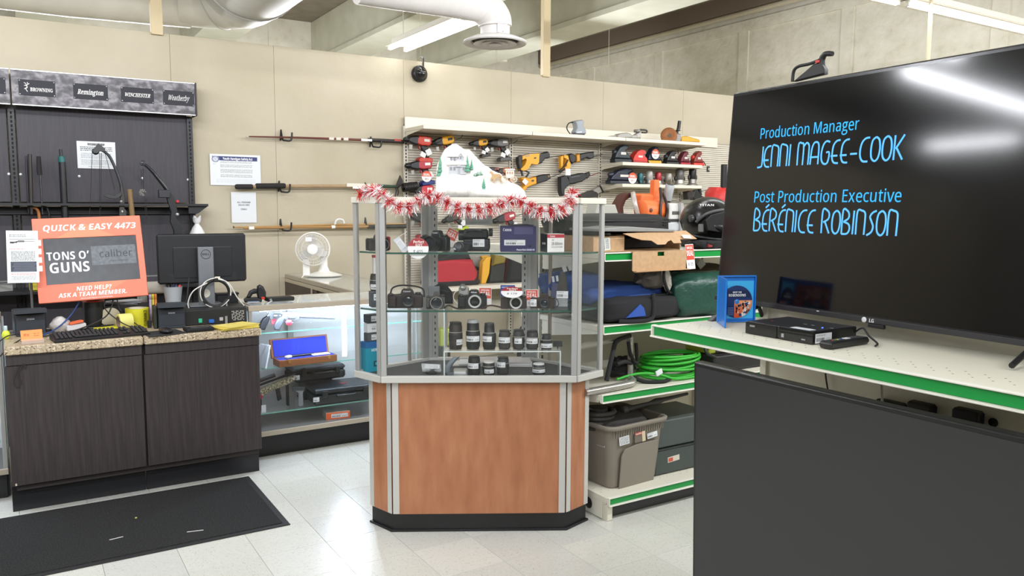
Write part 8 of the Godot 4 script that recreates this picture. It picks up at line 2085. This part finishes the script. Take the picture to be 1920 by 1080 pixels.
# ---------- the bay with the screens ----------
const STROKES := {
	"J": [0.55, [[0.45, 1, 0.45, 0.15, 0.3, 0.02, 0.0, 0.0]]],
	"E": [0.75, [[0.7, 1, 0.4, 0.97, 0.17, 0.8, 0.1, 0.5, 0.13, 0.2, 0.3, 0.03, 0.65, 0.0], [0.0, 0.33, 0.55, 0.33]]],
	"N": [0.85, [[0.08, 0, 0.08, 0.95, 0.42, 1, 0.66, 0.92, 0.72, 0.7, 0.72, 0]]],
	"I": [0.3, [[0.12, 0, 0.12, 1]]],
	"M": [1.2, [[0.08, 0, 0.08, 0.95, 0.38, 1, 0.55, 0.88, 0.57, 0], [0.57, 0.85, 0.8, 1, 1.0, 0.92, 1.06, 0.7, 1.06, 0]]],
	"A": [0.9, [[0.06, 0, 0.1, 0.65, 0.24, 0.94, 0.45, 1, 0.64, 0.94, 0.72, 0.7, 0.74, 0], [-0.02, 0.33, 0.74, 0.33]]],
	"G": [0.9, [[0.74, 0.95, 0.45, 1, 0.2, 0.85, 0.08, 0.5, 0.13, 0.17, 0.36, 0, 0.66, 0.06, 0.74, 0.48, 0.48, 0.5]]],
	"C": [0.85, [[0.78, 1, 0.45, 0.97, 0.2, 0.8, 0.1, 0.5, 0.15, 0.2, 0.36, 0.02, 0.74, 0.0]]],
	"K": [0.85, [[0.1, 0, 0.1, 1], [0.76, 1, 0.2, 0.45], [0.24, 0.5, 0.72, 0]]],
	"-": [0.75, [[0.08, 0.36, 0.62, 0.36]]],
	"B": [0.85, [[0.08, 0, 0.08, 1, 0.4, 1, 0.58, 0.85, 0.54, 0.66, 0.18, 0.52], [0.18, 0.52, 0.6, 0.42, 0.7, 0.2, 0.52, 0.02, 0.08, 0]]],
	"R": [0.85, [[0.08, 0, 0.08, 1, 0.44, 1, 0.64, 0.85, 0.58, 0.62, 0.18, 0.48], [0.34, 0.48, 0.74, 0]]],
	"S": [0.7, [[0.7, 1, 0.42, 0.92, 0.24, 0.75, 0.38, 0.55, 0.52, 0.35, 0.42, 0.12, 0.08, -0.02]]],
	"O": [0.85, [[0.42, 1, 0.16, 0.86, 0.08, 0.5, 0.16, 0.14, 0.42, 0, 0.66, 0.14, 0.75, 0.5, 0.66, 0.86, 0.42, 1]]],
	"É": [0.75, [[0.7, 1, 0.4, 0.97, 0.17, 0.8, 0.1, 0.5, 0.13, 0.2, 0.3, 0.03, 0.65, 0.0], [0.0, 0.33, 0.55, 0.33], [0.3, 1.1, 0.62, 1.26]]],
	" ": [0.5, []],
}

func deco(o: Node3D, s: String, x0: float, x1: float, y: float, h: float, z: float, m: Material) -> void:
	var total := 0.0
	for c in s: total += STROKES[c][0]
	var k := (x1 - x0) / total
	var b := B.new()
	var x := x0
	for c in s:
		b.at(V(x, y, z), Vector3.ZERO, V(k, h, 0.02))
		for st in STROKES[c][1]:
			var pts := []
			for i in range(0, st.size(), 2): pts.append(V(st[i], st[i + 1], 0))
			var flat := curve(pts, 5) if pts.size() > 2 else pts
			# strokes keep their weight although the letters are drawn narrow
			var q := []
			for p: Vector3 in flat: q.append(V(p.x * k, p.y * h, 0))
			b.at(V(x, y, z), Vector3.ZERO, V(1, 1, 0.1)).tube(q, 0.0034, 6)
		x += STROKES[c][0] * k
	part(o, "caption", b, m)

func television_bay() -> void:
	var o := thing("store_gondola", "white shelving bay with a green front strip carrying the big screen", "shelving", Vector3.ZERO, 0, "white store shelving")
	store_shelf(o, V(1.93, 0, -2.14), -90, 2.6, 0.5, 1.147)
	store_shelf(o, V(1.9, 0, -2.1), -90, 2.6, 0.54, 0.12)
	bx(o, "back_panel", V(2.46, 0.86, -0.78), V(0.02, 1.6, 2.56), shelf_white, 0.002)
	bx(o, "end_panel", V(2.455, 0.86, -2.065), V(0.04, 1.6, 0.03), shelf_white, 0.003)
	bx(o, "kick_panel", V(1.95, 0.045, -0.8), V(0.012, 0.085, 2.5), M("2e2f31", 0.4), 0.001)
	cy(o, "cable_hole", V(2.448, 0.936, -1.21), 0.014, 0.004, M("141414", 0.6), V(0, 0, 90))
	# upper screen
	o = thing("television", "large switched-on television showing blue film credits on black", "television", V(2.34, 1.147, -1.565))
	o.rotation_degrees = V(-4, -94, 0)
	var bez := M("26262a", 0.18)
	var scr := StandardMaterial3D.new()
	scr.albedo_color = Color("0b0b0d"); scr.roughness = 0.1
	var cy_ := 0.465
	bx(o, "panel", V(0, cy_, -0.018), V(1.436, 0.826, 0.035), bez, 0.006)
	bx(o, "screen", V(0, cy_ + 0.004, 0.0), V(1.408, 0.788, 0.003), scr, 0)
	bx(o, "rear_housing", V(0, cy_ - 0.1, -0.04), V(1.1, 0.5, 0.03), bez, 0.01)
	bx(o, "lower_trim", V(0, cy_ - 0.404, 0.003), V(1.436, 0.018, 0.006), M("2a2a2d", 0.35), 0.002)
	cy(o, "logo_disc", V(-0.012, cy_ - 0.404, 0.0065), 0.009, 0.002, M("d9d9dc", 0.3), V(90, 0, 0))
	text(o, "logo", "LG", 0.012, M("d9d9dc", 0.3), V(0.016, cy_ - 0.404, 0.0065), Vector3.ZERO, 700)
	bx(o, "status_bar", V(-0.2, cy_ - 0.398, 0.0062), V(0.01, 0.003, 0.001), M("cfcfd4", 0.3), 0)
	bx(o, "sensor", V(0.03, cy_ - 0.42, -0.003), V(0.06, 0.014, 0.014), black, 0.003)
	for s in [-1, 1]:
		tb(o, "foot", [V(s * 0.5, 0.05, -0.02), V(s * 0.52, 0.006, 0.1)], 0.008, black)
		tb(o, "foot", [V(s * 0.5, 0.05, -0.02), V(s * 0.52, 0.012, -0.06)], 0.008, black)
	var g1 := glow("2f9fe6", 0.95)
	var g2 := glow("55a8ee", 0.95)
	text(o, "caption", "Production Manager", 0.04, g1, V(-0.328, 1.831 + 0.02 - 1.147, 0.002), Vector3.ZERO, 400, 0.44)
	text(o, "caption", "Post Production Executive", 0.042, g1, V(-0.238, 1.5915 + 0.02 - 1.147, 0.002), Vector3.ZERO, 400, 0.626)
	deco(o, "JENNI MAGEE-COOK", -0.549, 0.072, 1.7237 - 1.147, 0.078, 0.002, g2)
	deco(o, "BÉRÉNICE ROBINSON", -0.544, 0.077, 1.484 - 1.147, 0.079, 0.002, g2)
	# goggles on top
	o = thing("goggles", "black strapped goggles lying on the top edge of the television", "goggles", V(2.425, 2.05, -1.885), -90)
	o.scale = Vector3.ONE * 0.85
	tb(o, "strap", curve([V(-0.09, -0.03, 0.01), V(-0.085, 0.015, 0.01), V(-0.06, 0.03, 0.01), V(-0.01, 0.032, 0.01), V(0.04, 0.04, 0.01)], 6), 0.007, black)
	pr(o, "body", P([-0.085, -0.03, -0.02, 0.01, 0.01, 0.028, 0.05, 0.03, 0.07, 0.0, 0.07, -0.02]), 0.03, M("1a1918", 0.5), 0, 0.006)
	tb(o, "hook_end", curve([V(0.05, -0.01, 0.0), V(0.045, 0.04, 0.0), V(0.06, 0.062, 0.0), V(0.095, 0.058, 0.0)], 5), [0.014, 0.014, 0.014, 0.014, 0.014, 0.013, 0.013, 0.013, 0.012, 0.012, 0.012, 0.011, 0.011, 0.011, 0.01, 0.01], black)
	bx(o, "red_tab", V(0.035, 0.035, 0.01), V(0.02, 0.012, 0.016), M("c23a30", 0.5), 0.002)
	# film case standing open
	o = thing("film_case", "blue film case standing open on the white shelf with a printed disc inside", "film case", V(2.189, 1.149, -2.07))
	var bl := pane("1f7fd8", 0.75, 0.2)
	bl = M("1c74d0", 0.25)
	var la := rad_to_deg(atan2(-0.163, -0.12))
	var leafs := [V(-0.12, 0, 0.163), V(0.161, 0, 0.07)]
	var n := 0
	for d: Vector3 in leafs:
		var yaw := rad_to_deg(atan2(-d.z, d.x))
		var b := B.new()
		b.at(d.normalized() * 0.071, V(0, yaw, 0))
		b.box(V(0, 0.0865, 0), V(0.14, 0.173, 0.004), 0.001)
		b.box(V(0, 0.17, 0.005), V(0.14, 0.006, 0.012), 0.002).box(V(0, 0.003, 0.005), V(0.14, 0.006, 0.012), 0.002).box(V(0.068, 0.0865, 0.005), V(0.005, 0.173, 0.012), 0.002)
		if n == 0:
			b = B.new()
			b.at(d.normalized() * 0.071, V(0, yaw, 0))
			b.box(V(0, 0.0865, 0), V(0.14, 0.173, 0.006), 0.001)
		var leaf := part(o, "leaf", b, bl)
		if n == 0:
			var f := d.normalized() * 0.071 + V(-d.z, 0, d.x).normalized() * 0.0045
			if f.x > d.x * 0.5: f = d.normalized() * 0.071 - V(-d.z, 0, d.x).normalized() * 0.0045
			var im := Image.create(48, 60, false, Image.FORMAT_RGB8)
			var rg := RandomNumberGenerator.new()
			rg.seed = 33
			im.fill(Color("b8504c"))
			for i in 46: im.fill_rect(Rect2i(rg.randi_range(0, 40), rg.randi_range(0, 54), rg.randi_range(3, 12), rg.randi_range(3, 9)), Color(["2d5f9c", "d9a58a", "8c2f34", "e6cdb8", "38424c", "c9626a"][rg.randi() % 6]))
			im.fill_rect(Rect2i(14, 30, 20, 12), Color("2f6f9e")); im.fill_rect(Rect2i(12, 40, 22, 8), Color("e6e8ea"))
			fc(leaf, "cover_art", f + V(0, 0.08, 0), 0.128, 0.146, img_mat(im, 0.3), V(0, yaw + 180, 0))
		else:
			var mid := d.normalized() * 0.071
			var nrm := V(d.z, 0, -d.x).normalized() * -1.0
			fc(leaf, "light_tray", mid + nrm * 0.0026 + V(0, 0.083, 0), 0.126, 0.14, M("3fb0ea", 0.25), V(0, yaw, 0))
			var disc := B.new()
			disc.at(mid + nrm * 0.005 + V(-0.003, 0.076, 0), V(0, yaw, 0)).prism(circle(Vector2.ZERO, 0.06, 40), 0.0016, 0)
			var im := Image.create(96, 96, false, Image.FORMAT_RGB8)
			im.fill(Color("17316a"))
			var rg := RandomNumberGenerator.new()
			rg.seed = 35
			for yy in range(44, 96):
				for xx in range(40, 96): im.set_pixel(xx, yy, Color("c8482c").lerp(Color("e8a070"), clampf((96 - yy) / 60.0 + rg.randf() * 0.1, 0, 1)))
			for i in 40: im.fill_rect(Rect2i(rg.randi_range(44, 84), rg.randi_range(46, 84), rg.randi_range(3, 8), rg.randi_range(3, 8)), Color(["d9d6d2", "2b3f6a", "1c1c22", "e6dccf"][rg.randi() % 4]))
			im.fill_rect(Rect2i(8, 14, 84, 22), Color("12264f"))
			for i in 6: im.fill_rect(Rect2i(20, 66 + i * 4, 18, 1), Color("8fa6d0"))
			part(leaf, "disc", disc, img_mat(im, 0.25))
			var tf := mid + nrm * 0.0064
			text(leaf, "disc_lettering", "ROBINSONS", 0.0095, M("e6ebf2", 0.4), tf + V(-0.003, 0.1, 0), V(0, yaw, 0), 700, 0.066)
			text(leaf, "disc_lettering", "MEET THE", 0.006, M("e6ebf2", 0.4), tf + V(-0.003, 0.111, 0), V(0, yaw, 0), 700, 0.034)
			part(leaf, "hub", B.new().at(tf + V(-0.003, 0.076, 0), V(90, yaw, 0)).lathe([Vector2(0, 0.001), Vector2(0.008, 0.001), Vector2(0.009, 0)], 18), M("2f86d8", 0.2))
		n += 1
	tb(o, "spine", [V(0, 0, 0), V(0, 0.173, 0)], 0.006, bl)
	# player and remote
	o = thing("disc_player", "slim black disc player with a blue light under the television", "player", V(2.19, 1.148, -1.708), -90)
	bx(o, "body", V(0, 0.022, 0), V(0.27, 0.04, 0.215), M("141415", 0.35), 0.003)
	bx(o, "front_panel", V(-0.07, 0.021, 0.1085), V(0.13, 0.04, 0.003), M("0f0f10", 0.2), 0.001)
	bx(o, "glossy_panel", V(0.07, 0.021, 0.109), V(0.13, 0.04, 0.004), M("0b0b0c", 0.08), 0.001)
	text(o, "maker_lettering", "SONY", 0.006, M("b9b9bb", 0.3), V(-0.105, 0.028, 0.1103), Vector3.ZERO, 700)
	bx(o, "energy_badge", V(0.02, 0.014, 0.1106), V(0.01, 0.012, 0.001), M("9a9b9d", 0.4), 0)
	bx(o, "usb_slot", V(0.1, 0.012, 0.1115), V(0.014, 0.004, 0.001), M("8d8d8f", 0.3), 0)
	bx(o, "white_sticker", V(0.08, 0.0425, 0.09), V(0.075, 0.001, 0.03), M("d0d4d8", 0.5), 0)
	fc(o, "side_sticker", V(0.1355, 0.018, 0.06), 0.08, 0.03, stickers[3], V(0, 90, 0))
	part(o, "status_light", B.new().at(V(0.1, 0.0425, 0.02)).ball(Vector3.ZERO, V(0.003, 0.0015, 0.003), 8), glow("3a5cff", 8.0))
	bx(o, "red_mark", V(-0.09, 0.0425, 0.03), V(0.008, 0.0008, 0.004), M("b23030", 0.4), 0)
	for x in [0.02, 0.05, 0.12]: bx(o, "button", V(x, 0.0425, 0.0), V(0.012, 0.001, 0.004), M("77787a", 0.3), 0)
	tb(o, "rear_cable", curve([V(0.13, 0.02, -0.1), V(0.16, 0.04, -0.1), V(0.19, 0.02, -0.09), V(0.24, 0.006, -0.06), V(0.26, 0.004, -0.02)], 6), 0.003, black)
	o = thing("remote_control", "black remote control with coloured keys lying before the disc player", "remote", V(2.15, 1.148, -1.512), 2)
	pr(o, "body", rounded(0.2, 0.022, 0.009), 0.045, M("1b1b1c", 0.35), 0, 0.006).position.y = 0.012
	for i in 4: bx(o, "colour_key", V(-0.06 + i * 0.012, 0.0235, 0.0), V(0.007, 0.002, 0.006), M(["b83a30", "3f9a48", "d0b53a", "3a68b8"][i], 0.4), 0.0005)
	for i in 5: bx(o, "key", V(0.0 + i * 0.014, 0.0235, 0.0), V(0.009, 0.002, 0.016), M("cfd1d2" if i < 2 else "3c3d3f", 0.4), 0.0005)
	o = thing("rubber_wedge", "small grey rubber wedge on the white shelf left of the film case", "wedge", V(2.22, 1.149, -2.115))
	pr(o, "wedge", P([-0.03, 0, 0.03, 0, 0.03, 0.02, -0.005, 0.016]), 0.025, M("5e5f60", 0.6), 0, 0.003)
	bx(o, "sole", V(0, 0.001, 0), V(0.055, 0.002, 0.024), M("3a3a3b", 0.7), 0)
	# adapters behind the lower screen
	for a in [[-1.525, 0.9, 0.1, 0.075, "wide dark adapter block behind the lower screen, the left one"], [-1.42, 0.925, 0.085, 0.06, "black adapter with a white tag behind the lower screen"], [-1.275, 0.93, 0.085, 0.07, "black square adapter near the round hole behind the lower screen"]]:
		var q := thing("power_adapter", a[4], "adapter", V(2.43, a[1], a[0]), -90, "adapters behind the lower screen")
		bx(q, "block", V(0, 0, 0), V(a[2], a[3], 0.04), M("1b1a19", 0.5), 0.008)
		bx(q, "label", V(-0.01, -0.01, 0.0205), V(0.018, 0.024, 0.001), M("8f8d88", 0.5), 0)
		tb(q, "lead", curve([V(0, -a[3] / 2, 0.0), V(0.01, -0.12, 0.0), V(0.0, -0.3, 0.0)], 5), 0.004, black)
	o = thing("cable", "thin white cord hanging under the white shelf beside the adapters", "cable", V(2.2, 1.1, -1.42))
	tb(o, "cord", [V(0, 0, 0), V(0.02, -0.25, 0.01)], 0.004, M("c9c6be", 0.5))
	o = thing("cable", "thin black cord hanging under the white shelf at its left", "cable", V(2.43, 1.1, -1.75))
	tb(o, "cord", curve([V(0, 0, 0.04), V(0, -0.05, 0.01), V(0, -0.1, -0.03), V(0.0, -0.2, -0.01)], 5), 0.003, M("2a2826", 0.5))
	# lower screen
	o = thing("television", "large switched-off television standing below the white shelf with a grey sheen", "television", V(1.875, 0.125, -1.015))
	o.rotation_degrees = V(1.6, -90, 0)
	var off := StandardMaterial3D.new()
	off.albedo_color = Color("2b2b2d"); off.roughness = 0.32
	bx(o, "panel", V(0, 0.473, -0.02), V(1.67, 0.95, 0.04), M("131315", 0.3), 0.006)
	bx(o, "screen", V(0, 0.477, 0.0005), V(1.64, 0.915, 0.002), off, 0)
	bx(o, "rear_housing", V(0, 0.35, -0.05), V(1.2, 0.5, 0.03), black, 0.01)
